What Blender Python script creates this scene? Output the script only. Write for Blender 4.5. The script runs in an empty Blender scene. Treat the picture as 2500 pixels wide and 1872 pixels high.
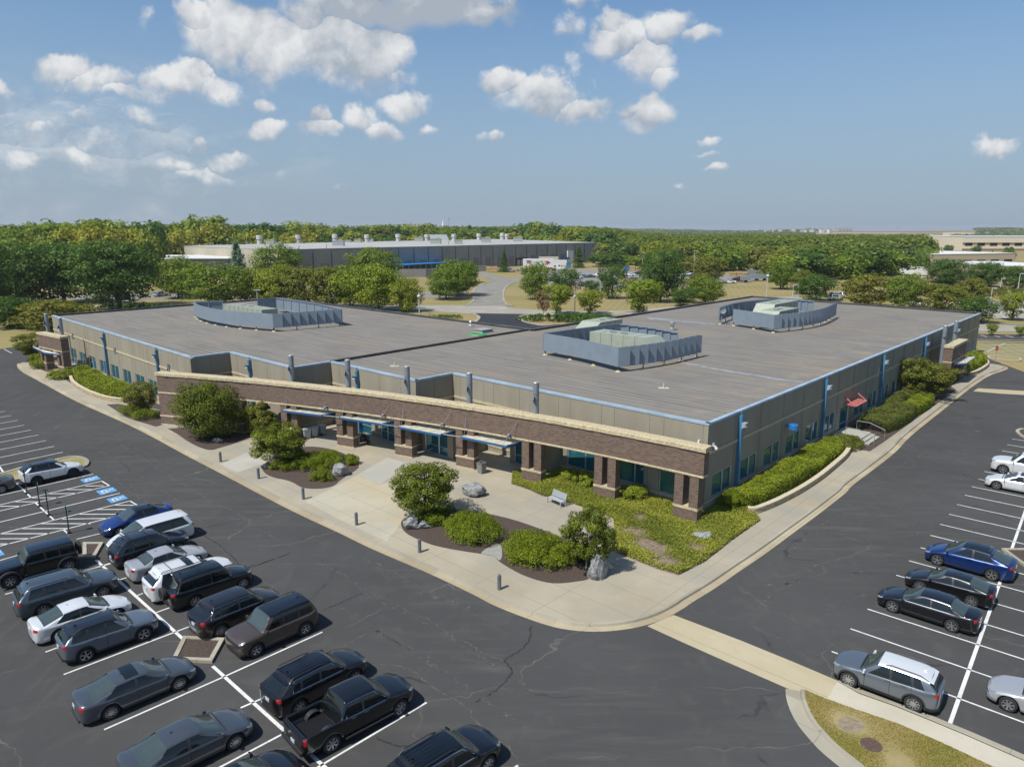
import bpy, bmesh, math, random
import numpy as np
from mathutils import Vector, Matrix

# ------------------------------------------------------------------ camera, light, exposure
scene = bpy.context.scene
COL = scene.collection
CAM_H = 20.5
FOC = 1734.0            # focal length in pixels of the 2500 px wide photograph
PITCH = math.atan((936 - 562) / FOC)
cam_data = bpy.data.cameras.new("camera")
cam_data.sensor_width = 36.0
cam_data.lens = 36.0 * FOC / 2500.0
cam_data.clip_start = 0.5
cam_data.clip_end = 20000
camera = bpy.data.objects.new("camera", cam_data)
COL.objects.link(camera)
camera.location = (0, 0, CAM_H)
camera.rotation_euler = (math.pi / 2 - PITCH, 0, 0)
scene.camera = camera

SUN_EL = math.radians(55)
SUN_AZ = math.radians(221)       # direction towards the sun, counter-clockwise from +X
sun_dir = Vector((math.cos(SUN_AZ) * math.cos(SUN_EL), math.sin(SUN_AZ) * math.cos(SUN_EL), math.sin(SUN_EL)))
sd = bpy.data.lights.new("sun", 'SUN')
sd.energy = 4.3
sd.angle = math.radians(0.5)
sd.color = (1.0, 0.965, 0.90)
sun = bpy.data.objects.new("sun", sd)
COL.objects.link(sun)
sun.rotation_euler = sun_dir.to_track_quat('Z', 'Y').to_euler()
scene.view_settings.view_transform = 'Standard'
scene.view_settings.look = 'None'
scene.view_settings.exposure = 0.28
scene.view_settings.gamma = 1.0
scene.cycles.use_adaptive_sampling = True
scene.cycles.max_bounces = 6
scene.cycles.diffuse_bounces = 2
scene.cycles.glossy_bounces = 2
scene.cycles.transmission_bounces = 2
scene.cycles.volume_bounces = 0
scene.cycles.transparent_max_bounces = 6
scene.cycles.caustics_reflective = False
scene.cycles.caustics_refractive = False

# ------------------------------------------------------------------ world: Nishita sky with cumulus clouds
world = bpy.data.worlds.new("World")
scene.world = world
world.use_nodes = True
try:
    world.cycles.sampling_method = 'MANUAL'
    world.cycles.sample_map_resolution = 512
except Exception:
    pass

class NT:
    """tiny node-tree helper"""
    def __init__(s, tree):
        s.t = tree; s.n = tree.nodes; s.l = tree.links
    def new(s, typ, **kw):
        n = s.n.new(typ)
        for k, v in kw.items():
            if k.startswith('i_'):
                n.inputs[k[2:].replace('_', ' ')].default_value = v
            else:
                setattr(n, k, v)
        return n
    def put(s, sock, v):
        if hasattr(v, 'is_output') or isinstance(v, bpy.types.NodeSocket):
            s.l.new(v, sock)
        else:
            sock.default_value = v
    def math(s, op, a, b=0.0, c=None, clamp=False):
        n = s.new('ShaderNodeMath', operation=op, use_clamp=clamp)
        s.put(n.inputs[0], a); s.put(n.inputs[1], b)
        if c is not None: s.put(n.inputs[2], c)
        return n.outputs[0]
    def vmath(s, op, a, b=(0, 0, 0), out=0):
        n = s.new('ShaderNodeVectorMath', operation=op)
        s.put(n.inputs[0], a); s.put(n.inputs[1], b)
        return n.outputs[out]
    def mr(s, v, a, b, c=0.0, d=1.0, smooth=False):
        n = s.new('ShaderNodeMapRange')
        if smooth: n.interpolation_type = 'SMOOTHSTEP'
        for k, x in enumerate((v, a, b, c, d)): s.put(n.inputs[k], x)
        return n.outputs[0]
    def noise(s, vec, scale, detail=4, rough=0.55, dist=0.0, out=0):
        n = s.new('ShaderNodeTexNoise')
        s.put(n.inputs['Vector'], vec)
        n.inputs['Scale'].default_value = scale
        n.inputs['Detail'].default_value = detail
        n.inputs['Roughness'].default_value = rough
        n.inputs['Distortion'].default_value = dist
        return n.outputs[out]
    def mix(s, f, a, b, blend='MIX'):
        n = s.new('ShaderNodeMix', data_type='RGBA', blend_type=blend)
        s.put(n.inputs[0], f); s.put(n.inputs[6], a); s.put(n.inputs[7], b)
        return n.outputs[2]
    def mapping(s, vec, scale=(1, 1, 1), loc=(0, 0, 0), rot=(0, 0, 0)):
        n = s.new('ShaderNodeMapping')
        s.put(n.inputs[0], vec)
        n.inputs['Scale'].default_value = scale
        n.inputs['Location'].default_value = loc
        n.inputs['Rotation'].default_value = rot
        return n.outputs[0]

def c4(c): return (c[0], c[1], c[2], 1.0)

def pix_dir(u, v):
    """world direction that the photograph shows at (u, v) of its 2500x1872 pixels"""
    x = (u - 1250) / FOC; y = (936 - v) / FOC
    return Vector((x, math.cos(PITCH) + y * math.sin(PITCH), -math.sin(PITCH) + y * math.cos(PITCH)))

w = NT(world.node_tree)
for n in list(w.n): w.n.remove(n)
sky = w.new('ShaderNodeTexSky')
sky.sky_type = 'NISHITA'
sky.sun_disc = False
sky.sun_elevation = SUN_EL
sky.sun_rotation = math.atan2(sun_dir.x, sun_dir.y)
sky.altitude = 300
sky.air_density = 1.0
sky.dust_density = 1.0
sky.ozone_density = 2.2
geo = w.new('ShaderNodeTexCoord')
dirv = geo.outputs['Generated']
sepd = w.new('ShaderNodeSeparateXYZ'); w.l.new(dirv, sepd.inputs[0])
elev = sepd.outputs[2]
# cloud coordinates: tan-plane of the sky in front (x / y, z / y) so clouds have a place in the sky
yy = w.math('MAXIMUM', w.math('ABSOLUTE', sepd.outputs[1]), 0.12)
px = w.math('DIVIDE', sepd.outputs[0], yy)
py = w.math('DIVIDE', sepd.outputs[2], yy)
comb = w.new('ShaderNodeCombineXYZ')
w.l.new(px, comb.inputs[0]); w.l.new(py, comb.inputs[1]); w.l.new(sepd.outputs[1], comb.inputs[2])
cp0 = w.mapping(comb.outputs[0], (1, 1, 0.15))
warp = w.noise(cp0, 9.0, 5, 0.6, 0.0, out=1)
wv = w.vmath('SCALE', w.vmath('SUBTRACT', warp, (0.5, 0.5, 0.5)))
wv.node.inputs['Scale'].default_value = 0.075
cp = w.vmath('ADD', w.vmath('MULTIPLY', cp0, (1, 1, 0)), wv)
cp = w.vmath('MULTIPLY', cp, (1, 1, 0))
# clouds: (u, v, half width, half height, strength) in photograph pixels
clouds = [
 (560, 95, 135, 95, 1.0), (680, 135, 150, 80, 1.0), (800, 110, 130, 95, 1.0), (900, 130, 120, 75, 1.0), (760, 45, 70, 60, .9), (480, 55, 65, 55, .9),
 (880, 20, 190, 55, .9), (1050, 18, 210, 40, .95), (1180, 30, 110, 30, .85), (960, 170, 60, 30, .6),
 (160, 175, 85, 42, .85), (245, 205, 95, 38, .85), (305, 235, 55, 25, .6), (440, 215, 90, 50, .95), (530, 235, 70, 36, .85), (480, 195, 45, 38, .8),
 (350, 55, 30, 28, .42), (15, 232, 40, 25, .6),
 (100, 318, 90, 34, .55), (200, 300, 70, 30, .5), (260, 350, 120, 45, .42), (60, 385, 90, 30, .5), (190, 395, 110, 35, .4), (320, 300, 70, 26, .45),
 (480, 360, 35, 20, .7), (560, 392, 75, 26, .62), (500, 435, 90, 28, .4), (620, 432, 60, 18, .4), (420, 410, 80, 24, .38),
 (652, 257, 26, 17, .7), (668, 318, 52, 26, .95), (775, 285, 32, 30, .9), (790, 318, 60, 28, .85), (870, 300, 55, 40, .95), (935, 325, 65, 32, .9), (1000, 255, 58, 38, .8),
 (1055, 323, 30, 20, .55), (1200, 342, 36, 16, .72), (828, 460, 45, 11, .45), (995, 472, 36, 9, .35),
 (1240, 205, 62, 38, 1.0), (1330, 230, 105, 52, 1.0), (1425, 262, 70, 30, .9), (1580, 275, 62, 42, 1.0), (1530, 262, 40, 26, .7),
 (1490, 60, 40, 36, .95), (1500, 95, 65, 50, 1.0), (1570, 150, 85, 62, .95), (1610, 200, 45, 35, .75), (1640, 70, 75, 48, .9), (1705, 100, 55, 26, .8), (1395, 80, 55, 36, .5), (1415, 12, 45, 24, .65),
 (1250, 15, 26, 32, .6), (1722, 340, 28, 14, .6), (1748, 416, 48, 13, .62), (1710, 372, 40, 9, .35), (1665, 464, 28, 9, .38),
 (2432, 352, 62, 28, .95), (1395, 165, 20, 30, .3),
]
dens = None; hv = None
for (cu, cv, rw, rh, st) in clouds:
    d = pix_dir(cu, cv)
    cx, cy = d.x / d.y, d.z / d.y
    k = 1.0 / (FOC * math.cos(PITCH))
    s_ = w.vmath('MULTIPLY', w.vmath('SUBTRACT', cp, (cx, cy, 0)), (1 / (rw * k * 1.22), 1 / (rh * k * 1.22), 0))
    f = w.math('MULTIPLY_ADD', w.vmath('LENGTH', s_, out=1), -st, st)
    if dens is None: dens = f; hv = s_
    else:
        g = w.math('GREATER_THAN', f, dens); n_ = w.new('ShaderNodeMix', data_type='VECTOR')
        w.put(n_.inputs[0], g); w.l.new(hv, n_.inputs[4]); w.l.new(s_, n_.inputs[5]); hv = n_.outputs[1]
        dens = w.math('MAXIMUM', dens, f)
fine = w.noise(cp0, 20.0, 7, 0.56, 0.15)
fine2 = w.noise(cp0, 7.0, 3, 0.5, 0.0)
dn = w.math('ADD', dens, w.math('MULTIPLY_ADD', fine, 1.25, -0.64))
sh = w.new('ShaderNodeSeparateXYZ'); w.l.new(hv, sh.inputs[0]); hy = sh.outputs[1]
# heads are crisp, bases dissolve
alpha = w.mr(dn, 0.10, w.mr(hy, -0.6, 0.5, 0.70, 0.42), 0, 1, True)
alpha = w.math('MULTIPLY', alpha, w.mr(dens, 0.0, 0.22, 0.55, 1.0))
alpha = w.math('MULTIPLY', alpha, w.math('GREATER_THAN', sepd.outputs[1], 0.05))
wisp = w.noise(w.mapping(cp0, (1, 2.6, 1)), 5.5, 8, 0.68, 0.5)
wz = pix_dir(230, 370)
wm = w.mr(w.vmath('LENGTH', w.vmath('MULTIPLY', w.vmath('SUBTRACT', comb.outputs[0], (wz.x / wz.y, wz.z / wz.y, 0)), (1 / 0.30, 1 / 0.11, 0)), out=1), 0.35, 1.3, 1, 0, True)
wm = w.math('MULTIPLY', wm, w.math('GREATER_THAN', sepd.outputs[1], 0.05))
alpha = w.math('MAXIMUM', alpha, w.math('MULTIPLY', w.mr(wisp, 0.40, 0.72, 0, 0.62, True), wm))
# scattered clouds in the rest of the sky (seen in reflections)
zz = w.math('MAXIMUM', w.math('ADD', elev, 0.1), 0.08)
cpb = w.new('ShaderNodeCombineXYZ')
w.l.new(w.math('DIVIDE', sepd.outputs[0], zz), cpb.inputs[0]); w.l.new(w.math('DIVIDE', sepd.outputs[1], zz), cpb.inputs[1])
bn = w.noise(cpb.outputs[0], 1.1, 5, 0.58, 0.2)
back = w.math('SUBTRACT', 1.0, w.mr(w.math('SUBTRACT', sepd.outputs[1], w.math('MULTIPLY', elev, 1.4)), -0.25, -0.05, 0, 1))
alphab = w.math('MULTIPLY', w.math('MULTIPLY', w.mr(bn, 0.56, 0.70, 0, 0.9, True), back), w.mr(elev, 0.02, 0.2))
alpha_all = w.math('MAXIMUM', alpha, alphab)
up = w.noise(w.vmath('ADD', cp0, (0.010, -0.022, 0)), 20.0, 7, 0.56, 0.15)
lit = w.math('SUBTRACT', fine, up)
bigd = pix_dir(1010, 15)
bl = w.vmath('LENGTH', w.vmath('MULTIPLY', w.vmath('SUBTRACT', cp, (bigd.x / bigd.y, bigd.z / bigd.y, 0)), (1 / 0.24, 1 / 0.048, 0)), out=1)
shadow_cloud = w.mr(bl, 0.35, 1.25, 0.75, 0.0, True)
cfac = w.math('ADD', w.mr(hy, -0.75, 0.35, 0.12, 0.78, True), w.math('MULTIPLY', lit, 2.3))
cfac = w.math('SUBTRACT', w.math('ADD', cfac, w.math('MULTIPLY_ADD', fine2, 0.3, -0.12)), shadow_cloud, clamp=True)
ccol = w.mix(cfac, (3.0, 3.4, 3.95, 1), (6.0, 6.1, 6.2, 1))
skytint = w.mix(1.0, sky.outputs[0], (0.70, 0.875, 0.96, 1), 'MULTIPLY')
hz_f = w.mr(elev, 0.0, 0.36, 0.85, 0.0, True)
skyhaze = w.mix(hz_f, skytint, (2.35, 2.95, 3.8, 1))
final = w.mix(alpha_all, skyhaze, ccol)
bg = w.new('ShaderNodeBackground')
w.l.new(final, bg.inputs[0])
bg.inputs[1].default_value = 0.108
wo = w.new('ShaderNodeOutputWorld')
w.l.new(bg.outputs[0], wo.inputs[0])

# ------------------------------------------------------------------ frames
def G(u, v, z=0.0):
    """the point at height z that the photograph shows at source pixel (u, v)"""
    d = pix_dir(u, v)
    t = (z - CAM_H) / d.z
    return Vector((d.x * t, d.y * t, z))
def D(x, y, z=0.0):
    return G(x * 1.13020, y * 1.13020, z)
def qpix(ox, oy, s):
    return lambda x, y, z=0.0: G(ox + x * s, oy + y * s, z)
ROOF = 6.95
CORN = G(1730.7, 1033, ROOF)
AX = math.radians(47.1)
E1 = Vector((math.cos(AX), math.sin(AX), 0))
E2 = Vector((-E1.y, E1.x, 0))
def W(s, t, z=0.0):
    """building frame: s runs along the right wall, t along the left (entrance) side, from the near corner"""
    p = CORN + E1 * s + E2 * t
    return Vector((p.x, p.y, z))

# ------------------------------------------------------------------ object helpers
def tag(o, label=None, cat=None, group=None, kind=None):
    if label: o["label"] = label
    if cat: o["category"] = cat
    if group: o["group"] = group
    if kind: o["kind"] = kind
    return o
def empty(name, loc=(0, 0, 0), rz=0.0, label=None, cat=None, group=None):
    o = bpy.data.objects.new(name, None)
    o.empty_display_size = 0.3
    COL.objects.link(o)
    o.location = loc; o.rotation_euler = (0, 0, rz)
    return tag(o, label, cat, group)

class MB:
    """collects faces, then links them as one mesh object"""
    def __init__(s):
        s.v = []; s.f = []; s.uv = []; s.mi = []
    def poly(s, pts, uv=None, mi=0):
        b = len(s.v); s.v += [tuple(p) for p in pts]
        s.f.append(tuple(range(b, b + len(pts)))); s.uv.append(uv); s.mi.append(mi)
    def hexa(s, p, mi=0):
        """8 points: bottom ring 0-3, top ring 4-7"""
        b = len(s.v); s.v += [tuple(q) for q in p]
        for f in ((3, 2, 1, 0), (4, 5, 6, 7), (0, 1, 5, 4), (1, 2, 6, 5), (2, 3, 7, 6), (3, 0, 4, 7)):
            s.f.append(tuple(b + i for i in f)); s.uv.append(None); s.mi.append(mi)
    def box(s, c, size, ux=Vector((1, 0, 0)), mi=0, top=1.0):
        """c = centre of the bottom face; ux = direction of its x side"""
        c = Vector(c); ux = Vector(ux).normalized(); uy = Vector((-ux.y, ux.x, 0)); sx, sy, sz = size
        r = []
        for z, k in ((0, 1.0), (sz, top)):
            for a, b in ((-1, -1), (1, -1), (1, 1), (-1, 1)):
                r.append(c + ux * (a * sx / 2 * k) + uy * (b * sy / 2 * k) + Vector((0, 0, z)))
        s.hexa(r, mi)
    def bar(s, a, b, wd, ht, mi=0):
        """box beam from a to b (centre line), width wd, height ht"""
        a = Vector(a); b = Vector(b); d = (b - a).normalized()
        up = Vector((0, 0, 1)) if abs(d.z) < 0.95 else Vector((0, 1, 0))
        sx = d.cross(up).normalized() * wd / 2; sz = sx.cross(d).normalized() * ht / 2
        s.hexa([a - sx - sz, b - sx - sz, b + sx - sz, a + sx - sz, a - sx + sz, b - sx + sz, b + sx + sz, a + sx + sz], mi)
    def tube(s, pts, r, n=8, mi=0, caps=True):
        pts = [Vector(p) for p in pts]; rr = r if isinstance(r, (list, tuple)) else [r] * len(pts)
        b0 = len(s.v)
        for i, p in enumerate(pts):
            d = (pts[min(i + 1, len(pts) - 1)] - pts[max(i - 1, 0)]).normalized()
            up = Vector((0, 0, 1)) if abs(d.z) < 0.9 else Vector((1, 0, 0))
            x = d.cross(up).normalized(); y = d.cross(x).normalized()
            for k in range(n):
                a = 2 * math.pi * k / n
                s.v.append(tuple(p + x * math.cos(a) * rr[i] + y * math.sin(a) * rr[i]))
        for i in range(len(pts) - 1):
            for k in range(n):
                a = b0 + i * n + k; c = b0 + i * n + (k + 1) % n
                s.f.append((a, c, c + n, a + n)); s.uv.append(None); s.mi.append(mi)
        if caps:
            s.f.append(tuple(b0 + k for k in range(n))); s.uv.append(None); s.mi.append(mi)
            s.f.append(tuple(b0 + (len(pts) - 1) * n + k for k in reversed(range(n)))); s.uv.append(None); s.mi.append(mi)
    def lathe(s, c, prof, n=16, axis='z', mi=0):
        """prof: list of (r, h)"""
        c = Vector(c); b0 = len(s.v)
        for r, h in prof:
            for k in range(n):
                a = 2 * math.pi * k / n
                if axis == 'z': s.v.append(tuple(c + Vector((r * math.cos(a), r * math.sin(a), h))))
                else: s.v.append(tuple(c + Vector((r * math.cos(a), h, r * math.sin(a)))))
        for i in range(len(prof) - 1):
            for k in range(n):
                a = b0 + i * n + k; c2 = b0 + i * n + (k + 1) % n
                s.f.append((a, c2, c2 + n, a + n)); s.uv.append(None); s.mi.append(mi)
    def prism(s, pts, z0, z1, mi=0, bottom=False):
        pts = [Vector(p) for p in pts]
        ar = sum(pts[i].x * pts[(i + 1) % len(pts)].y - pts[(i + 1) % len(pts)].x * pts[i].y for i in range(len(pts)))
        if ar < 0: pts = pts[::-1]
        n = len(pts); b = len(s.v)
        s.v += [(p.x, p.y, z0) for p in pts] + [(p.x, p.y, z1) for p in pts]
        s.f.append(tuple(b + n + i for i in range(n))); s.uv.append(None); s.mi.append(mi)
        if bottom: s.f.append(tuple(b + i for i in reversed(range(n)))); s.uv.append(None); s.mi.append(mi)
        for i in range(n):
            j = (i + 1) % n
            s.f.append((b + i, b + j, b + n + j, b + n + i)); s.uv.append(None); s.mi.append(mi)
    def build(s, name, mats, parent=None, smooth=False, tri=False):
        me = bpy.data.meshes.new(name)
        me.from_pydata(s.v, [], s.f)
        if not isinstance(mats, (list, tuple)): mats = [mats]
        for m in mats: me.materials.append(m)
        if len(mats) > 1: me.polygons.foreach_set('material_index', s.mi)
        if any(u is not None for u in s.uv):
            ul = me.uv_layers.new(name='UVMap')
            for p, u in zip(me.polygons, s.uv):
                if u is not None:
                    for li, q in zip(p.loop_indices, u): ul.data[li].uv = q
        if smooth: me.polygons.foreach_set('use_smooth', [True] * len(me.polygons))
        if tri or any(len(f) > 4 for f in s.f):
            bm = bmesh.new(); bm.from_mesh(me)
            bmesh.ops.triangulate(bm, faces=[f for f in bm.faces if len(f.verts) > 4])
            bm.to_mesh(me); bm.free()
        me.update()
        o = bpy.data.objects.new(name, me)
        COL.objects.link(o)
        if parent is not None:
            o.parent = parent
        return o

def rebase(o, loc):
    """move a world-space mesh object's origin to loc"""
    loc = Vector(loc)
    o.data.transform(Matrix.Translation(-loc)); o.location = loc
    return o
def under(root, o):
    """mesh given in world coordinates becomes a child of root (same place)"""
    o.parent = root
    o.matrix_parent_inverse = Matrix.Identity(4)
    mi = (Matrix.Translation(root.location) @ root.rotation_euler.to_matrix().to_4x4()).inverted()
    o.data.transform(mi)
    return o
def copy_tree(o, parent=None):
    c = o.copy(); COL.objects.link(c)
    if parent is not None:
        c.parent = parent; c.matrix_parent_inverse = o.matrix_parent_inverse.copy()
    for ch in list(o.children): copy_tree(ch, c)
    return c

# ------------------------------------------------------------------ materials
MATS = {}
def mat(name, color=(0.5, 0.5, 0.5), rough=0.6, metal=0.0, spec=0.5, coat=0.0, var=0.0, vscale=2.0, bump=0.0, bscale=20.0, alpha=None):
    if name in MATS: return MATS[name]
    m = bpy.data.materials.new(name); m.use_nodes = True
    t = NT(m.node_tree); p = t.n['Principled BSDF']
    p.inputs['Roughness'].default_value = rough
    p.inputs['Metallic'].default_value = metal
    p.inputs['Specular IOR Level'].default_value = spec
    p.inputs['Coat Weight'].default_value = coat
    p.inputs['Coat Roughness'].default_value = 0.04
    p.inputs['Base Color'].default_value = c4(color)
    if var > 0 or bump > 0:
        g = t.new('ShaderNodeNewGeometry').outputs['Position']
        if var > 0:
            nz = t.noise(g, vscale, 5, 0.6)
            f = t.mr(nz, 0.3, 0.7, 0, 1)
            lo = tuple(c * (1 - var) for c in color); hi = tuple(min(1, c * (1 + var)) for c in color)
            t.l.new(t.mix(f, c4(lo), c4(hi)), p.inputs['Base Color'])
        if bump > 0:
            b = t.new('ShaderNodeBump'); b.inputs['Strength'].default_value = bump
            t.l.new(t.noise(g, bscale, 4, 0.6), b.inputs['Height'])
            b.inputs['Distance'].default_value = 0.05
            t.l.new(b.outputs[0], p.inputs['Normal'])
    MATS[name] = m
    return m
def base_mat(name, rough=0.8):
    m = bpy.data.materials.new(name); m.use_nodes = True
    t = NT(m.node_tree); p = t.n['Principled BSDF']
    p.inputs['Roughness'].default_value = rough
    p.inputs['Specular IOR Level'].default_value = 0.3
    MATS[name] = m
    return m, t, p

def make_asphalt(name, base, light, crack=0.5, fine=1.0):
    m, t, p = base_mat(name, 0.9)
    p.inputs['Specular IOR Level'].default_value = 0.12
    g = t.new('ShaderNodeNewGeometry').outputs['Position']
    n1 = t.noise(g, 0.09, 4, 0.6)
    n2 = t.noise(g, 40.0, 2, 0.7)
    rm = t.mapping(g, (0.16, 1.4, 1), rot=(0, 0, math.radians(44)))
    n3 = t.noise(rm, 0.9, 6, 0.65, 0.4)
    rm2 = t.mapping(g, (1.3, 0.14, 1), rot=(0, 0, math.radians(42)))
    n4 = t.noise(rm2, 0.9, 6, 0.65, 0.6)
    col = t.mix(t.mr(n1, 0.35, 0.65), c4(base), c4([b * 1.28 for b in base]))
    sa = t.mr(t.noise(g, 0.05, 3, 0.5), 0.45, 0.56); sb = t.mr(t.noise(t.mapping(g, loc=(50, 9, 3)), 0.07, 3, 0.5), 0.5, 0.6)
    scf = t.math('MAXIMUM', t.math('MULTIPLY', t.mr(n3, 0.5, 0.78, 0, 0.5), sa), t.math('MULTIPLY', t.mr(n4, 0.52, 0.78, 0, 0.4), sb))
    blo = t.mr(t.noise(g, 0.6, 6, 0.7, 0.8), 0.52, 0.75, 0, 0.28)
    scf = t.math('MAXIMUM', scf, blo)
    col = t.mix(scf, col, c4(light))
    col = t.mix(t.mr(n2, 0.3, 0.7, 0, 0.35 * fine), col, c4([b * 1.7 for b in base]))
    # cracks: thin pale lines wandering through the paving, some filled dark
    wn = t.noise(g, 0.28, 3, 0.6, out=1)
    gv = t.vmath('ADD', g, t.vmath('MULTIPLY', t.vmath('SUBTRACT', wn, (.5, .5, .5)), (3.2, 3.2, 0)))
    gv = t.mapping(gv, (0.075, 0.13, 1), rot=(0, 0, math.radians(48)))
    vo = t.new('ShaderNodeTexVoronoi', feature='DISTANCE_TO_EDGE'); t.l.new(gv, vo.inputs['Vector']); vo.inputs['Scale'].default_value = 1.0
    vo.voronoi_dimensions = '2D'
    ck = t.mr(vo.outputs['Distance'], 0.0015, 0.0055, 1, 0)
    ck = t.math('MULTIPLY', ck, t.mr(t.noise(g, 0.25, 3, 0.6), 0.42, 0.6, 0, crack))
    col = t.mix(ck, col, c4([0.15, 0.14, 0.12]))
    vo2 = t.new('ShaderNodeTexVoronoi', feature='DISTANCE_TO_EDGE'); vo2.voronoi_dimensions = '2D'
    t.l.new(t.mapping(gv, (0.8, 0.75, 1), loc=(3.3, 1.7, 0)), vo2.inputs['Vector']); vo2.inputs['Scale'].default_value = 1.0
    ck2 = t.mr(vo2.outputs['Distance'], 0.003, 0.009, 1, 0)
    ck2 = t.math('MULTIPLY', ck2, t.mr(t.noise(g, 0.17, 3, 0.6, 1.0), 0.5, 0.62, 0, crack * 0.9))
    col = t.mix(ck2, col, c4([0.022, 0.022, 0.024]))
    t.l.new(col, p.inputs['Base Color'])
    b = t.new('ShaderNodeBump'); b.inputs['Strength'].default_value = 0.25; b.inputs['Distance'].default_value = 0.01
    t.l.new(n2, b.inputs['Height']); t.l.new(b.outputs[0], p.inputs['Normal'])
    return m
ASPHALT = make_asphalt('asphalt', (0.052, 0.0512, 0.0505), (0.15, 0.14, 0.12), 0.6)
ASPHALT_NEW = make_asphalt('asphalt_dark', (0.03, 0.031, 0.035), (0.07, 0.07, 0.07), 0.1)

def make_concrete(name, a, b, stain, jx=0.0, jy=0.0, rot=47.1, joint=(0.2, 0.18, 0.14), patch=0.5):
    m, t, p = base_mat(name, 0.85)
    g = t.new('ShaderNodeNewGeometry').outputs['Position']
    n1 = t.noise(g, 0.22, 5, 0.6); n2 = t.noise(g, 2.2, 6, 0.7); n3 = t.noise(g, 35, 2, 0.7)
    col = t.mix(t.mr(n1, 0.38, 0.62), c4(a), c4(b))
    col = t.mix(t.mr(n2, 0.55, 0.8, 0, patch), col, c4(stain))
    col = t.mix(t.mr(n3, 0.35, 0.7, 0, 0.22), col, c4([x * 0.72 for x in a]))
    if jx:
        rv = t.mapping(t.vmath('SUBTRACT', g, tuple(CORN)), (1, 1, 1), rot=(0, 0, math.radians(-rot)))
        sp = t.new('ShaderNodeSeparateXYZ'); t.l.new(rv, sp.inputs[0])
        jm = None
        for ax, st in ((0, jx), (1, jy)):
            if not st: continue
            cell = t.math('DIVIDE', sp.outputs[ax], st)
            fr = t.math('ABSOLUTE', t.math('SUBTRACT', t.math('FRACT', cell), 0.5))
            e = t.mr(fr, 0.5 - 0.028 / st, 0.5 - 0.008 / st, 0, 1)
            jm = e if jm is None else t.math('MAXIMUM', jm, e)
        # each slab a slightly different tone
        wn = t.new('ShaderNodeTexWhiteNoise', noise_dimensions='2D')
        cc = t.new('ShaderNodeCombineXYZ')
        t.l.new(t.math('ROUND', t.math('DIVIDE', sp.outputs[0], jx)), cc.inputs[0])
        if jy: t.l.new(t.math('ROUND', t.math('DIVIDE', sp.outputs[1], jy)), cc.inputs[1])
        t.l.new(cc.outputs[0], wn.inputs['Vector'])
        col = t.mix(t.mr(wn.outputs[0], 0.1, 0.9, 0, 0.6), col, c4(stain))
        col = t.mix(t.math('MULTIPLY', jm, 0.75), col, c4(joint))
    t.l.new(col, p.inputs['Base Color'])
    bb = t.new('ShaderNodeBump'); bb.inputs['Strength'].default_value = 0.15; bb.inputs['Distance'].default_value = 0.01
    t.l.new(n3, bb.inputs['Height']); t.l.new(bb.outputs[0], p.inputs['Normal'])
    return m
CONC = make_concrete('plaza_concrete', (0.335, 0.288, 0.205), (0.395, 0.345, 0.255), (0.27, 0.262, 0.225), 2.27, 4.54)
CONC_LIGHT = make_concrete('light_concrete', (0.36, 0.345, 0.295), (0.43, 0.41, 0.35), (0.40, 0.35, 0.26), 0, 0)
CURB = make_concrete('curb_concrete', (0.34, 0.31, 0.24), (0.40, 0.365, 0.285), (0.22, 0.20, 0.15), 3.0, 3.0)
GUTTER = make_concrete('gutter_concrete', (0.38, 0.32, 0.21), (0.45, 0.385, 0.265), (0.27, 0.21, 0.13), 3.0, 3.0, patch=0.7)
ROADC = make_concrete('road_concrete', (0.30, 0.28, 0.23), (0.37, 0.34, 0.285), (0.26, 0.24, 0.20), 4.5, 4.5, rot=0)
OLDASPH = make_concrete('weathered_road', (0.20, 0.19, 0.165), (0.26, 0.245, 0.21), (0.17, 0.16, 0.14), 0, 0)

def make_ground():
    m, t, p = base_mat('dry_grass', 0.95)
    g = t.new('ShaderNodeNewGeometry').outputs['Position']
    n1 = t.noise(g, 0.035, 5, 0.6); n2 = t.noise(g, 0.5, 6, 0.7); n3 = t.noise(g, 6.0, 3, 0.7)
    col = t.mix(t.mr(n1, 0.42, 0.6), (0.30, 0.225, 0.10, 1), (0.20, 0.185, 0.06, 1))
    col = t.mix(t.mr(n2, 0.35, 0.7, 0, 0.6), col, (0.25, 0.20, 0.085, 1))
    col = t.mix(t.mr(n3, 0.4, 0.7, 0, 0.4), col, (0.14, 0.13, 0.045, 1))
    wv = t.new('ShaderNodeTexWave'); t.l.new(t.mapping(g, (1, 1, 1), rot=(0, 0, 0.25)), wv.inputs['Vector'])
    wv.inputs['Scale'].default_value = 0.16; wv.inputs['Distortion'].default_value = 1.5
    col = t.mix(t.mr(wv.outputs[0], 0.3, 0.7, 0, 0.22), col, (0.34, 0.27, 0.13, 1))
    t.l.new(col, p.inputs['Base Color'])
    return m
GRASS = make_ground()
MULCH = mat('mulch', (0.075, 0.052, 0.040), 0.95, var=0.55, vscale=14, bump=1.0, bscale=30)
GRAVEL = mat('gravel', (0.30, 0.29, 0.26), 0.9, var=0.5, vscale=18, bump=1.0, bscale=22)
PAINT, _t, _p = base_mat('line_paint', .7)
_g = _t.new('ShaderNodeNewGeometry').outputs['Position']
_c = _t.mix(_t.mr(_t.noise(_g, 1.1, 5, .7), .35, .7), (.72, .72, .70, 1), (.52, .52, .50, 1))
_t.l.new(_t.mix(_t.mr(_t.noise(_g, 7, 6, .8), .56, .66, 0, .75), _c, (.16, .16, .155, 1)), _p.inputs['Base Color'])
PAINT_BLUE = mat('blue_paint', (0.10, 0.28, 0.52), 0.7, var=0.2, vscale=5)

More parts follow.
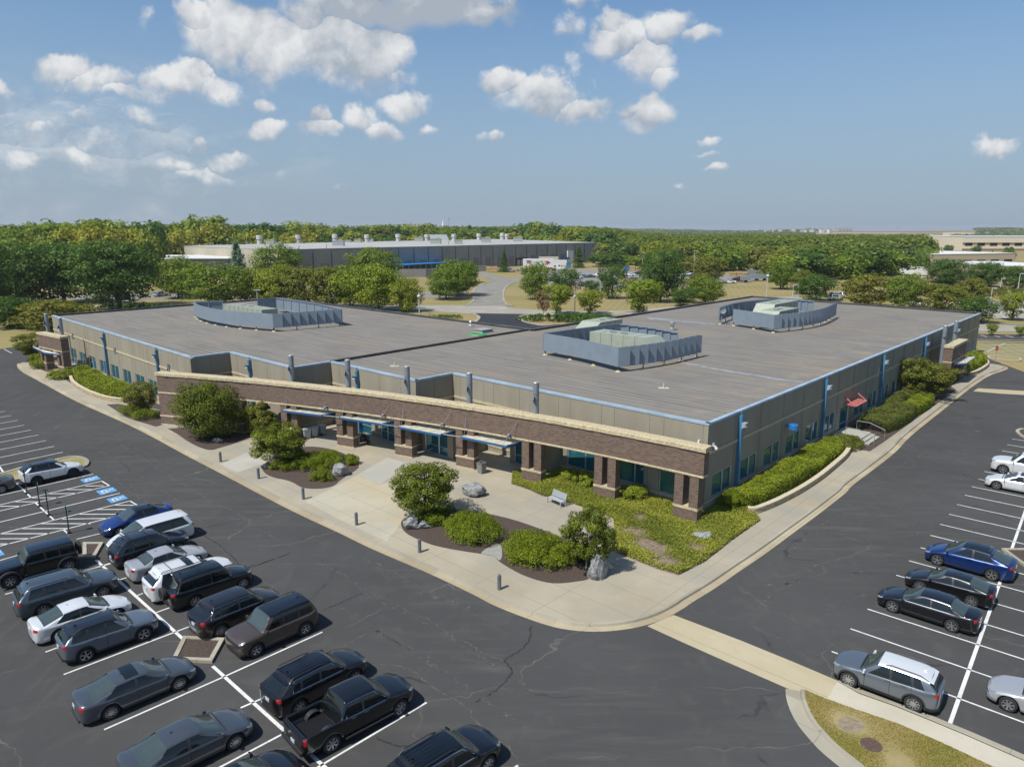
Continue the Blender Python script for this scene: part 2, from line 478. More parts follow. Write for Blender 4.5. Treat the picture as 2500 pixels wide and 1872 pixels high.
def leaf_mat(name, c1, c2, c3, tw=0.35, gloss=0.25):
    """leaf colour varies from clump to clump (face attribute) and from tree to tree"""
    c1, c2, c3 = [(c[0] * 1.92, c[1] * 1.95, c[2] * 1.5) for c in (c1, c2, c3)]
    m = bpy.data.materials.new(name); m.use_nodes = True
    t = NT(m.node_tree); t.n.remove(t.n['Principled BSDF'])
    at = t.new('ShaderNodeAttribute'); at.attribute_name = 'rnd'
    oi = t.new('ShaderNodeObjectInfo')
    col = t.mix(at.outputs['Fac'], c4(c1), c4(c2))
    col = t.mix(t.math('MULTIPLY', oi.outputs['Random'], 0.55), col, c4(c3))
    d = t.new('ShaderNodeBsdfDiffuse'); t.l.new(col, d.inputs[0])
    tr = t.new('ShaderNodeBsdfTranslucent')
    t.l.new(t.mix(0.5, col, (c2[0] * 1.3, c2[1] * 1.35, c2[2], 1)), tr.inputs[0])
    mx = t.new('ShaderNodeMixShader'); mx.inputs[0].default_value = tw
    t.l.new(d.outputs[0], mx.inputs[1]); t.l.new(tr.outputs[0], mx.inputs[2])
    gl = t.new('ShaderNodeBsdfGlossy'); gl.inputs['Roughness'].default_value = 0.5
    gl.inputs[0].default_value = (0.55, 0.62, 0.35, 1)
    m2 = t.new('ShaderNodeMixShader'); m2.inputs[0].default_value = 0.035 * gloss / 0.25
    t.l.new(mx.outputs[0], m2.inputs[1]); t.l.new(gl.outputs[0], m2.inputs[2])
    t.l.new(m2.outputs[0], t.n['Material Output'].inputs[0])
    MATS[name] = m
    return m
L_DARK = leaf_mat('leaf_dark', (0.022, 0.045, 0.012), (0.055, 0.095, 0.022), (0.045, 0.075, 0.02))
L_MID = leaf_mat('leaf_mid', (0.04, 0.066, 0.010), (0.09, 0.13, 0.018), (0.10, 0.12, 0.018))
L_BRIGHT = leaf_mat('leaf_bright', (0.055, 0.085, 0.010), (0.135, 0.165, 0.018), (0.14, 0.13, 0.02))
L_YELLOW = leaf_mat('leaf_yellow', (0.10, 0.115, 0.014), (0.21, 0.20, 0.028), (0.17, 0.14, 0.03))
L_OLIVE = leaf_mat('leaf_olive', (0.05, 0.06, 0.012), (0.115, 0.12, 0.026), (0.11, 0.095, 0.022))
L_BLUE = leaf_mat('leaf_spruce', (0.05, 0.085, 0.07), (0.12, 0.17, 0.15), (0.08, 0.12, 0.10))
L_BROWN = leaf_mat('leaf_brown', (0.10, 0.055, 0.03), (0.17, 0.10, 0.06), (0.12, 0.07, 0.05))
L_MAG = leaf_mat('leaf_magnolia', (0.020, 0.031, 0.005), (0.095, 0.108, 0.012), (0.05, 0.062, 0.010), gloss=0.25, tw=.18)
L_YEW = leaf_mat('leaf_yew', (0.022, 0.038, 0.004), (0.13, 0.155, 0.010), (0.08, 0.095, 0.008), tw=.2)
L_HEDGE = leaf_mat('leaf_hedge', (0.045, 0.066, 0.007), (0.165, 0.185, 0.02), (0.105, 0.12, 0.016), tw=.2)
L_COVER = leaf_mat('leaf_groundcover', (0.07, 0.09, 0.016), (0.20, 0.20, 0.036), (0.15, 0.145, 0.035))
BARK = mat('bark', (0.085, 0.065, 0.05), 0.9, var=0.35, vscale=6, bump=0.6, bscale=12)
BARK_PALE = mat('bark_pale', (0.22, 0.19, 0.16), 0.9, var=0.3, vscale=6)
# ------------------------------------------------------------------ vehicles
def paint_mat():
    m = bpy.data.materials.new('car_paint'); m.use_nodes = True
    t = NT(m.node_tree); p = t.n['Principled BSDF']
    oi = t.new('ShaderNodeObjectInfo')
    t.l.new(oi.outputs['Color'], p.inputs['Base Color'])
    p.inputs['Metallic'].default_value = 0.35
    p.inputs['Roughness'].default_value = 0.28
    p.inputs['Coat Weight'].default_value = 1.0
    p.inputs['Coat Roughness'].default_value = 0.03
    return m
PAINTC = paint_mat()
GLASS = mat('car_glass', (0.008, 0.011, 0.012), 0.03, spec=0.7, coat=0.0)
GLASS_L = mat('windshield_glass', (0.045, 0.062, 0.060), 0.04, spec=1.0)
TYRE = mat('tyre_rubber', (0.018, 0.018, 0.018), 0.8, var=0.2, vscale=9)
RIM = mat('rim_alloy', (0.45, 0.45, 0.46), 0.3, metal=0.8)
RIM_D = mat('rim_dark', (0.03, 0.03, 0.032), 0.35, metal=0.5)
BLACKP = mat('black_plastic', (0.022, 0.022, 0.024), 0.55)
CHROME = mat('chrome', (0.65, 0.65, 0.66), 0.15, metal=1.0)
REDL = mat('red_lamp', (0.35, 0.012, 0.012), 0.12, coat=1.0)
LAMP = mat('head_lamp', (0.28, 0.30, 0.31), 0.08, metal=0.3, coat=1.0)
AMBER = mat('amber_lamp', (0.6, 0.2, 0.03), 0.2, coat=1.0)
PLATE = mat('licence_plate', (0.45, 0.50, 0.58), 0.5, var=0.3, vscale=30)
SEAM = mat('door_gap', (0.006, 0.006, 0.006), 0.9)
WHITEP = mat('white_trim', (0.75, 0.75, 0.75), 0.35, coat=0.6)

def pchip_mat(n, xs):
    """evaluate-ready pchip for columns of data: returns f(data[n,...]) at xs (uniform knots)"""
    def f(y):
        y = np.asarray(y, float)
        d = y[1:] - y[:-1]
        m = np.zeros_like(y)
        a, b = d[:-1], d[1:]
        same = (a * b) > 0
        with np.errstate(divide='ignore', invalid='ignore'):
            hm = np.where(same, 2 * a * b / (a + b), 0)
        m[1:-1] = hm; m[0] = d[0]; m[-1] = d[-1]
        i = np.minimum(xs.astype(int), n - 2); t = (xs - i)
        sh = (len(xs),) + (1,) * (y.ndim - 1); t = t.reshape(sh)
        h00 = 2 * t ** 3 - 3 * t ** 2 + 1; h10 = t ** 3 - 2 * t ** 2 + t; h01 = -2 * t ** 3 + 3 * t ** 2; h11 = t ** 3 - t ** 2
        return h00 * y[i] + h10 * m[i] + h01 * y[i + 1] + h11 * m[i + 1]
    return f

def lerp(a, b, t): return a + (b - a) * t

def wheel(parent, x, y, r, side, wdt=0.24, spokes=7, dark=False, rimk=0.66):
    """tyre with a spoked rim; side = +1 outward is +Y"""
    e = bpy.data.objects.new('wheel', None); COL.objects.link(e); e.empty_display_size = 0.2
    e.parent = parent; e.location = (x, y, r)
    b = MB(); h = wdt / 2; rr = r * rimk
    prof = [(rr, -h), (r * .93, -h), (r, -h * .65), (r, h * .65), (r * .93, h), (rr * 1.03, h), (rr * .97, h * .7)]
    b.lathe((0, 0, 0), prof, 28, axis='y')
    b.build('tyre', TYRE, e, smooth=False)
    k = MB(); o = side * h
    k.lathe((0, 0, 0), [(rr * 1.0, o * .95), (rr * .92, o * .98), (rr * .9, o * .55)], 28, axis='y')
    k.lathe((0, 0, 0), [(rr * .20, o * .5), (rr * .2, o * .92), (0.001, o * .95)], 12, axis='y')
    for s in range(spokes):
        a = 2 * math.pi * s / spokes + .3
        w1, w2 = rr * .13, rr * .17 if spokes < 8 else rr * .10
        ca, sa = math.cos(a), math.sin(a)
        def P(rad, off, yy): return (rad * ca - off * sa, yy, rad * sa + off * ca)
        b0 = [P(rr * .12, -w1, o * .75), P(rr * .93, -w2, o * .75), P(rr * .93, w2, o * .75), P(rr * .12, w1, o * .75)]
        t0 = [P(rr * .12, -w1 * .8, o * .97), P(rr * .93, -w2 * .8, o * .93), P(rr * .93, w2 * .8, o * .93), P(rr * .12, w1 * .8, o * .97)]
        k.hexa(b0 + t0)
    k.build('rim', RIM_D if dark else RIM, e)
    d = MB(); d.lathe((0, 0, 0), [(rr * .93, o * .45), (0.001, o * .45)], 20, axis='y')
    d.build('hub_well', SEAM, e)
    return e

RING_Y = {'h': [.90, .965, 1.0, 1.0, .985, .93, .86, .74, .50, .25, 0], 'c': [.90, .965, 1.0, 1.0, .985, .94, .90, .85, .58, .29, 0]}
def car(sp):
    """sp: dictionary with the proportions of the vehicle. Returns the Empty that carries its parts."""
    L, Wd, H = sp['L'], sp['W'], sp['H']; hw = Wd / 2
    fo, wb, r = sp['fo'], sp['wb'], sp['r']
    xc = fo + wb / 2
    clr = sp.get('clr', 0.2)
    zn, zcw, zbf, zbr = sp['nose'], sp['cowl_z'], sp['belt_f'], sp['belt_r']
    cowl, rf, rr_, = sp['cowl'], sp['roof_f'], sp['roof_r']
    kind = sp['kind']
    yt = sp.get('yt', .74)
    boxy = sp.get('boxy', 0.0)
    nm = []; cols = []
    def add(name, xb, xbelt, xt, yb, z0, zb, zc, k, cant=0.10):
        xs = [xb] * 5 + [xbelt, lerp(xbelt, xt, .5), xt, xt, xt, xt]
        if k in RING_Y:
            ys = [q * yb for q in RING_Y[k]]
            zs = [z0, z0 + .10, lerp(z0, zb, .45), lerp(z0, zb, .72), zb - .06, zb] + [lerp(zb, zc, q) for q in ((.35, .62, .86, .97, 1) if k == 'h' else (.1, .3, .75, .95, 1))]
        elif k == 'cap':
            ys = [0] * 11
            zs = [z0, z0 + .10, lerp(z0, zb, .45), lerp(z0, zb, .72), zb - .06, zb] + [lerp(zb, zc, q) for q in (.35, .62, .86, .97, 1)]
        elif k == 'bed':
            ys = [q * yb for q in (.90, .965, 1, 1, .99, .97, .90, .875, .6, .3, 0)]
            zs = [z0, z0 + .10, lerp(z0, zb, .45), lerp(z0, zb, .72), zb - .05, zb, zb, zc, zc, zc, zc]
        else:
            yc = yt * (1 if yb > .9 else yb / .95)
            ys = [.90 * yb, .965 * yb, yb, yb, .985 * yb, .94 * yb, lerp(.94 * yb, yc, .45) + .012, yc, yc * .88, yc * .45, 0]
            zs = [z0, z0 + .10, lerp(z0, zb, .45), lerp(z0, zb, .72), zb - .06, zb, lerp(zb, zc - cant, .5), zc - cant, zc - cant * .35, zc - .012, zc]
        cols.append([(x, y * hw, z) for x, y, z in zip(xs, ys, zs)]); nm.append(name)
    zf = clr + .02
    fx = sp.get('plan', (0.0, .03, .14, .46))
    fy = sp.get('plany', (.0, .50, .79, .965))
    lean = sp.get('lean', .06)
    add('F0', fx[0], fx[0] + lean, fx[0] + lean + .06, 0, zf, zn - .10, zn, 'cap')
    add('F1', fx[1], fx[1] + lean, fx[1] + lean + .06, fy[1], zf, zn - .10, zn, 'h')
    add('F2', fx[2], fx[2] + lean, fx[2] + lean + .05, fy[2], zf, zn - .09, zn + .01, 'h')
    add('F3', fx[3], fx[3] + .02, fx[3] + .04, fy[3], zf, lerp(zn - .05, zbf, .3), lerp(zn, zcw, .35), 'h')
    xh = (fx[3] + cowl) / 2 + .1
    fyb = sp.get('hoody', 1.0)
    add('H', xh, xh, xh, fyb, clr, lerp(zn - .03, zbf, .78), lerp(zn, zcw, .78), 'h')
    add('CW', cowl, cowl, cowl, fyb, clr, zbf, zcw, 'c')
    ab = sp.get('ab', .14)
    add('A', cowl + .3, cowl + ab, rf, 1.0, clr, zbf + .01, H - .035, 'r')
    gl = []                        # glass bands (start, end)
    n_side = len(sp['side'])
    prev = 'A'
    for i, (b0, t0) in enumerate(sp['side']):
        # end of window i at belt b0 / roof t0, then a pillar
        zz = lerp(zbf, zbr, (b0 - cowl) / (L - cowl))
        rz = H if i < n_side - 1 or kind != 'sedan' else H - .03
        add('S%da' % i, b0, b0, t0, 1.0, clr, zz, rz - (.012 if i == n_side - 1 and kind != 'pickup' else 0), 'r')
        gl.append((prev, 'S%da' % i))
        if i < n_side - 1:
            add('S%db' % i, b0 + .11, b0 + .11, t0 + .11, 1.0, clr, zz, H, 'r')
            prev = 'S%db' % i
    dk, dz = sp['deck'], sp['deck_z']
    zdr = sp.get('roof_rz', H - .06)
    if kind == 'sedan':
        add('D', sp['side'][-1][0] + .28, sp['side'][-1][0] + .28, rr_, .995, clr, zbr, zdr, 'r')
        add('K', dk, dk, dk, .985, clr, zbr, dz, 'c')
        add('T', L - .30, L - .28, L - .26, .955, clr, zbr + .02, dz - .01, 'h')
    elif kind == 'suv':
        add('D', L - .42, sp['side'][-1][0] + .16, rr_, .99, clr, zbr, zdr, 'r')
        add('K', L - .26, dk, dk, .965, clr, zbr, dz, 'c')
    else:
        add('D', sp['side'][-1][0] + .12, sp['side'][-1][0] + .12, rr_, .995, clr + .02, zbr, zdr, 'r')
        add('K', dk, dk, dk, .995, clr + .02, zbr, zbr + .01, 'c')
        fl = sp['bed_z']
        add('B0', dk + .05, dk + .05, dk + .05, 1.0, clr + .05, zbr, fl, 'bed')
        add('B1', L - .22, L - .22, L - .22, 1.0, clr + .1, zbr, fl, 'bed')
        add('B2', L - .17, L - .17, L - .17, 1.0, clr + .1, zbr, zbr, 'h')
    tz = dz if kind != 'pickup' else zbr
    add('R3', L - .13, L - .12, L - .12, .88 if kind == 'sedan' else .93 if kind == 'suv' else .985, clr + .05, zbr - .02, tz - .02, 'h')
    add('R2', L - .035, L - .05, L - .06, .68 if kind == 'sedan' else .78 if kind == 'suv' else .93, clr + .06, zbr - .03, tz - .03, 'h')
    add('R1', L - .0, L - .03, L - .045, .35, clr + .06, zbr - .03, tz - .03, 'h')
    add('R0', L + .0, L - .03, L - .045, 0, clr + .06, zbr - .03, tz - .03, 'cap')
    C = np.array(cols)                      # [n][11][3]
    n = len(cols)
    idx = {k: i for i, k in enumerate(nm)}
    US = []
    for i in range(n - 1):
        dx = abs(C[i + 1, 2, 0] - C[i, 2, 0]); dx = max(dx, np.abs(C[i + 1, 8] - C[i, 8]).max() * .5)
        k = max(2, int(math.ceil(dx / sp.get('res', .075))))
        US += [i + j / k for j in range(k)]
    US.append(n - 1.0); US = np.array(US)
    VS = []
    for j in range(10):
        k = 3 if j in (1, 2, 3, 5, 6) else 2
        VS += [j + q / k for q in range(k)]
    VS.append(10.0); VS = np.array(VS)
    S = pchip_mat(n, US)(C)
    S = np.moveaxis(pchip_mat(11, VS)(np.moveaxis(S, 1, 0)), 0, 1)     # [nu][nv][3]
    # wheel arches: lift the lower edge of the side over each wheel
    Ra = r + sp.get('gap', .065)
    wheels_x = (fo, fo + wb)
    jb = int(np.argmin(abs(VS - 4.0)))
    for a in range(len(US)):
        x = S[a, 5, 0]
        for wx in wheels_x:
            dx = abs(x - wx)
            if dx < Ra and US[a] > 1.2 and US[a] < n - 2.2:
                za = r + math.sqrt(Ra * Ra - dx * dx)
                zt = S[a, jb, 2]; z0 = S[a, 0, 2]
                za = min(za, zt - .04)
                if za > z0:
                    for j in range(jb):
                        q = (S[a, j, 2] - z0) / (zt - z0)
                        S[a, j, 2] = lerp(za, zt, q)
                        S[a, j, 1] = max(S[a, j, 1], lerp(S[a, jb, 1], S[a, j, 1], .25))
                        S[a, j, 1] += .012 * (1 - q)
    def ev(u, v):
        uu = pchip_mat(n, np.array([u]))(C); return Vector(pchip_mat(11, np.array([v]))(np.moveaxis(uu, 1, 0))[0, 0])
    def loc(p, sgn=1): return (xc - p[0], sgn * p[1], p[2])
    root = empty(sp['name'])
    groups = {}
    def g(name): return groups.setdefault(name, ({}, []))
    top_roof = sp.get('two_tone')
    def classify(u, v, sgn, x=0):
        if sp.get('sunroof') and sp['sunroof'][0] < x < sp['sunroof'][1] and v > 8.05: return ('sunroof', 0)
        if idx['CW'] + .08 < u < idx['A'] - .03 and v > 7.0: return ('windshield', 0)
        if idx['D'] + .08 < u < idx['K'] - .06 and v > 7.0: return ('rear_window', 0)
        if 5.15 < v < 6.9:
            for w_, (a, b) in enumerate(gl):
                ia, ib = idx[a], idx[b]
                if ia + (.22 if a == 'A' else .0) < u < ib: return ('side_window', sgn * (w_ + 1))
        if 5.05 < v < 6.92 and not sp.get('body_pillars'):
            for w_ in range(n_side - 1):
                if idx['S%da' % w_] < u < idx['S%db' % w_]: return ('pillar_trim', sgn * (w_ + 1))
        if kind == 'suv' and idx['S%da' % (n_side - 1)] + .12 < u < idx['D'] - .1 and 5.15 < v < 6.85 and sp.get('wrap'): return ('side_window', sgn * 9)
        if 1.0 < u < idx['F3'] - .15 and 4.0 < v < 5.35 and u > 1.35: return ('headlight', sgn)
        if u < 1.9 and 2.9 < v < 4.4: return ('grille', 0)
        if u < 1.6 and v < 1.7: return ('grille', 0)
        ta, tb = (idx['R3'] - .5, idx['R2'] + .25)
        tv = (3.2, 5.2) if kind == 'sedan' else (3.4, 5.0) if kind == 'suv' else (2.6, 4.9)
        if sp.get('tall_tail'): tv = (3.2, 5.0)
        if ta < u < tb and tv[0] < v < tv[1]: return ('taillight', sgn)
        if sp.get('clad') and v < 1.35 and idx['F3'] - .9 < u: return ('cladding', 0)
        if top_roof and v > 7.0 and idx['A'] - .03 < u < idx['D'] + .1: return ('roof', 0)
        if top_roof == 'pillars' and v > 5.0 and idx['S0a'] < u < idx['D'] + .1: return ('roof', 0)
        return ('body', 0)
    nu, nv = len(US), len(VS)
    for sgn in (1, -1):
        for a in range(nu - 1):
            for j in range(nv - 1):
                um = (US[a] + US[a + 1]) / 2; vm = (VS[j] + VS[j + 1]) / 2
                key = classify(um, vm, sgn, (S[a, j, 0] + S[a + 1, j, 0]) / 2)
                vd, fl_ = g(key)
                ids = []
                for (aa, jj) in ((a, j), (a + 1, j), (a + 1, j + 1), (a, j + 1)):
                    p = S[aa, jj]; k = (round(p[0], 4), round(sgn * p[1], 4), round(p[2], 4))
                    if k not in vd: vd[k] = (len(vd), loc(p, sgn))
                    if vd[k][0] not in ids: ids.append(vd[k][0])
                if len(ids) < 3: continue
                if sgn < 0: ids = ids[::-1]
                fl_.append(tuple(ids))
    mm = {'body': PAINTC, 'windshield': GLASS_L, 'rear_window': GLASS_L if kind == 'sedan' else GLASS, 'side_window': GLASS, 'headlight': LAMP, 'grille': BLACKP, 'taillight': REDL,
          'cladding': BLACKP, 'roof': PAINTC, 'sunroof': GLASS, 'pillar_trim': BLACKP}
    for (nme, k), (vd, fl_) in groups.items():
        if not fl_: continue
        me = bpy.data.meshes.new(nme)
        me.from_pydata([v[1] for v in sorted(vd.values())], [], fl_)
        me.materials.append(mm[nme])
        me.polygons.foreach_set('use_smooth', [True] * len(me.polygons)); me.update()
        if nme in ('windshield', 'rear_window', 'side_window'):
            # glass sits a little inside the bodywork
            bm = bmesh.new(); bm.from_mesh(me); bm.normal_update()
            for v in bm.verts: v.co -= v.normal * .006
            bm.to_mesh(me); bm.free()
        o = bpy.data.objects.new(nme, me); COL.objects.link(o); o.parent = root
        o.color = c4(sp['color'])
        if nme == 'roof':
            o.color = c4(sp['roof_color']); 
    # floor, wheel wells
    b = MB()
    b.box((0, 0, clr + .0), (L - .5, Wd - 2 * .30, .34))
    b.box((xc - cowl - (L - cowl - .4) / 2, 0, clr + .05), (L - cowl - .5, Wd - .16, .04))
    if kind != 'pickup': b.box((xc - (rf + dk) / 2, 0, .35), (dk - rf - .1, Wd - .35, min(zbf, zbr) - .45))
    for wx in wheels_x:
        x0 = xc - wx
        for s in (-1, 1):
            last = None
            for k in range(13):
                a = math.pi * k / 12
                p = (x0 + math.cos(a) * (Ra + .004), r + math.sin(a) * (Ra + .004))
                if last:
                    b.poly([(last[0], s * (hw * .975), last[1]), (p[0], s * (hw * .975), p[1]), (p[0], s * (hw - .33), p[1]), (last[0], s * (hw - .33), last[1])])
                last = p
    b.build('chassis', SEAM, root)
    if sp.get('clad') or sp.get('flare'):
        for s in (-1, 1):
            b = MB()
            for wx in wheels_x:
                x0 = xc - wx; t_ = sp.get('flare', .055); last = None
                for k in range(17):
                    a = -.15 + (math.pi + .3) * k / 16
                    ca, sa = math.cos(a), math.sin(a)
                    yo = hw * .995 + .02 + sp.get('flare_out', 0)
                    q = [(x0 + ca * (Ra - .005), s * yo, r + sa * (Ra - .005)), (x0 + ca * (Ra + t_), s * (yo - .01), r + sa * (Ra + t_)),
                         (x0 + ca * (Ra + t_ + .005), s * (hw * .93), r + sa * (Ra + t_ + .005)), (x0 + ca * (Ra - .005), s * (hw * .9), r + sa * (Ra - .005))]
                    if last:
                        for e in range(3): b.poly([last[e], last[e + 1], q[e + 1], q[e]])
                        b.poly([last[3], last[0], q[0], q[3]])
                    last = q
            b.build('arch_trim', BLACKP, root)
    for k, wx in enumerate(wheels_x):
        for s in (1, -1):
            wheel(root, xc - wx, s * (hw - .125 - sp.get('inset', 0)), r, s, sp.get('tw', .23), sp.get('spokes', 7), sp.get('rim_dark', False), sp.get('rimk', .68))
    # door gaps, handles, mirrors
    for s in (1, -1):
        b = MB(); hb = MB()
        us = [idx['A'] - .25, idx['S0a'] + .5] + ([idx['S1a'] + .1] if n_side > 1 else [])
        for u in us:
            pts = [ev(u, v) for v in (1.2, 2, 3, 4, 4.95)]
            b.tube([(xc - p.x, s * (p.y + .001), p.z) for p in pts], .009, 4, caps=False)
        pts = [ev(u, 1.25) for u in np.linspace(us[0], us[-1], 7)]
        b.tube([(xc - p.x, s * (p.y + .001), p.z) for p in pts], .008, 4, caps=False)
        b.build('door_seam', SEAM, root)
        for u in ([idx['S0a'] + .05] + ([idx['S1a'] - .35] if n_side > 1 else [])):
            p = ev(u, 4.0)
            hb = MB(); hb.box((xc - p.x + .06, s * (p.y + .012), p.z - .01), (.19, .035, .03))
            h_ = hb.build('door_handle', CHROME if sp.get('chrome') else PAINTC, root); h_.color = c4(sp['color'])
        p = ev(idx['A'] + .12, 5.05)
        mb = MB(); mx = xc - p.x + .02; my = s * (p.y + .11)
        mb.hexa([(mx - .05, my - s * .10, p.z), (mx + .08, my - s * .10, p.z + .01), (mx + .06, my + s * .10, p.z + .02), (mx - .03, my + s * .10, p.z + .02),
                 (mx - .05, my - s * .10, p.z + .13), (mx + .05, my - s * .10, p.z + .14), (mx + .03, my + s * .10, p.z + .14), (mx - .03, my + s * .10, p.z + .14)][:8])
        m_ = mb.build('side_mirror', PAINTC, root); m_.color = c4(sp.get('mirror', sp['color']))
        # window surround
        if sp.get('chrome') or sp.get('trim'):
            b = MB(); u0, u1 = idx['A'] + .05, idx['S%da' % (n_side - 1)] + .1
            lo = [ev(u, 5.0) for u in np.linspace(u0 - .15, u1, 9)]
            hi = [ev(u, 6.95) for u in np.linspace(u0 + .1, u1, 9)]
            pts = lo + hi[::-1]
            b.tube([(xc - p.x, s * (p.y + .004), p.z) for p in pts + [pts[0]]], .014, 4, caps=False)
            b.build('window_trim', CHROME if sp.get('chrome') else BLACKP, root)
    # plate, wipers cowl, rails, spoiler
    b = MB(); pz = zbr - .28 if kind == 'sedan' else (zbr - .38 if kind == 'suv' else .62)
    if sp.get('plate_z'): pz = sp['plate_z']
    b.box((xc - L - .012, 0, pz), (.02, .31, .15)); b.build('licence_plate', PLATE, root)
    p0 = ev(idx['CW'], 8); p1 = ev(idx['CW'], 10)
    b = MB()
    cw = [(xc - cowl + .03, s * hw * .80, zbf + .02) for s in (1,)] + [(xc - cowl + .03, q * hw, lerp(zcw, zbf, abs(q) ** 2) + .006) for q in (.5, .2, 0, -.2, -.5)] + [(xc - cowl + .03, -hw * .80, zbf + .02)]
    b.tube(cw, .03, 5); b.build('wiper_cowl', BLACKP, root)
    if sp.get('rails'):
        for s in (1, -1):
            b = MB(); u0, u1 = idx['A'] + .5, idx['D'] - .15
            pts = [ev(u, 7.75) for u in np.linspace(u0, u1, 7)]
            b.tube([(xc - p.x, s * p.y, p.z + (.075 if 0 < i < 6 else .0)) for i, p in enumerate(pts)], .02, 5)
            b.build('roof_rail', sp.get('rail_mat', BLACKP), root)
    if sp.get('bars'):
        b = MB()
        for x in sp['bars']:
            b.tube([(xc - x, hw * .62, H + .05), (xc - x, -hw * .62, H + .05)], .022, 5)
        b.build('roof_bars', BLACKP, root)
    if sp.get('ribs'):
        b = MB()
        for q in (-.45, -.27, -.09, .09, .27, .45):
            b.tube([(xc - x, q * hw * 1.1, H - .004 + dz_) for x, dz_ in ((rf + .25, -.03), ((rf + rr_) / 2, .0), (rr_ - .1, -.02))], .016, 4)
        o = b.build('roof_ribs', PAINTC, root); o.color = c4(sp.get('roof_color', sp['color']))
    if kind == 'suv' and not sp.get('nospoiler'):
        b = MB(); p = ev(idx['D'], 10)
        b.hexa([(xc - p.x + .12, -hw * yt * .92, p.z - .03), (xc - p.x - .14, -hw * yt * .86, p.z - .10), (xc - p.x - .14, hw * yt * .86, p.z - .10), (xc - p.x + .12, hw * yt * .92, p.z - .03),
                (xc - p.x + .12, -hw * yt * .90, p.z + .004), (xc - p.x - .14, -hw * yt * .82, p.z - .055), (xc - p.x - .14, hw * yt * .82, p.z - .055), (xc - p.x + .12, hw * yt * .90, p.z + .004)])
        o = b.build('spoiler', PAINTC, root); o.color = c4(sp.get('roof_color', sp['color']) if top_roof else sp['color'])
    if sp.get('fin', True) and kind != 'pickup':
        b = MB(); b.hexa([(xc - rr_ + .25, -.03, H - .06), (xc - rr_ + .42, -.015, H - .05), (xc - rr_ + .42, .015, H - .05), (xc - rr_ + .25, .03, H - .06),
                          (xc - rr_ + .24, -.01, H + .05), (xc - rr_ + .30, -.008, H + .04), (xc - rr_ + .30, .008, H + .04), (xc - rr_ + .24, .01, H + .05)])
        o = b.build('antenna', PAINTC, root); o.color = c4(sp.get('roof_color', sp['color']) if top_roof else sp['color'])
    if kind == 'pickup':
        b = MB(); b.bar((xc - L + .0, 0, .55), (xc - L - .10, 0, .55), Wd * .9, .16); b.build('rear_bumper', BLACKP, root)
        for s in (1, -1):
            b = MB(); b.bar((xc - 1.3, s * (hw + .02), .36), (xc - dk + .1, s * (hw + .02), .36), .12, .05); b.build('side_step', BLACKP, root)
        b = MB()
        for q in range(-7, 8):
            b.bar((xc - dk - .10, q * .085, sp['bed_z'] + .012), (xc - L + .26, q * .085, sp['bed_z'] + .012), .035, .02)
        for s in (1, -1):
            b.lathe((xc - fo - wb, s * (hw - .29), sp['bed_z'] - .10), [(r * .95, -.12), (r * .95, .12), (0.01, .12)], 16, axis='y')
        b.build('bed_liner', BLACKP, root)
    else:
        if not sp.get('spare'):
            b = MB(); b.bar((xc - L + .10, 0, clr + .10), (xc - L - .012, 0, clr + .10), Wd * .62, .10); b.build('rear_valance', BLACKP, root)
    if sp.get('spare'):
        e = wheel(root, xc - L - .14, 0, r * .98, 1, .22, sp.get('spokes', 5), True)
        e.name = 'spare_wheel'; e.rotation_euler = (0, 0, math.pi / 2); e.location.z = sp['spare']
    root['sp_xc'] = xc
    del root['sp_xc']
    return root

def sedan(**k):
    d = dict(kind='sedan', name='sedan', L=4.88, W=1.85, H=1.44, fo=.95, wb=2.82, r=.345, nose=.73, cowl_z=1.0, belt_f=.92, belt_r=1.0, cowl=1.24, roof_f=2.14, roof_r=3.30,
             side=[(2.60, 2.56), (3.86, 3.42)], deck=4.36, deck_z=1.12, roof_rz=1.375, yt=.72, color=(.08, .085, .095))
    d.update(k); return d
def suv(**k):
    d = dict(kind='suv', name='suv', L=4.6, W=1.87, H=1.66, fo=.9, wb=2.70, r=.37, nose=.92, cowl_z=1.12, belt_f=1.04, belt_r=1.17, cowl=1.28, roof_f=1.95, roof_r=4.12,
             side=[(2.52, 2.48), (3.45, 3.40), (4.08, 3.76)], deck=4.50, deck_z=1.17, roof_rz=1.555, yt=.75, color=(.08, .085, .095), clr=.24, clad=True, rails=True)
    d.update(k); return d
def pickup(**k):
    d = dict(kind='pickup', name='pickup_truck', L=5.40, W=1.90, H=1.80, fo=.92, wb=3.26, r=.385, nose=1.0, cowl_z=1.20, belt_f=1.12, belt_r=1.18, cowl=1.35, roof_f=2.0, roof_r=3.42,
             side=[(2.62, 2.60), (3.45, 3.38)], deck=3.70, deck_z=1.18, roof_rz=1.76, yt=.75, bed_z=.78, color=(.008, .008, .009), clr=.32, chrome=True)
    d.update(k); return d

CARS = []
def place_car(o, rear=None, front=None, side=-1, head=None, center=None, label='', cat='car', group='cars parked in the front lots', wb=2.7, track=1.75):
    """rear / front: ground points under the visible wheels; side = +1 if those are the car's left wheels"""
    if rear is not None:
        d = (front - rear); d.z = 0; u = d.normalized()
        left = Vector((-u.y, u.x, 0))
        c = (rear + front) / 2 - left * side * track / 2
        o.location = (c.x, c.y, .004); o.rotation_euler = (0, 0, math.atan2(u.y, u.x))
    else:
        o.location = (center.x, center.y, .004); o.rotation_euler = (0, 0, head)
    tag(o, label, cat, group); CARS.append(o)
    return o
def recolor(o, col, roof=None):
    for ch in o.children_recursive:
        if ch.name.split('.')[0] in ('body', 'door_handle', 'side_mirror', 'spoiler', 'antenna', 'roof_ribs', 'roof'):
            ch.color = c4(roof if (roof and ch.name.split('.')[0] in ('roof', 'spoiler', 'antenna')) else col)
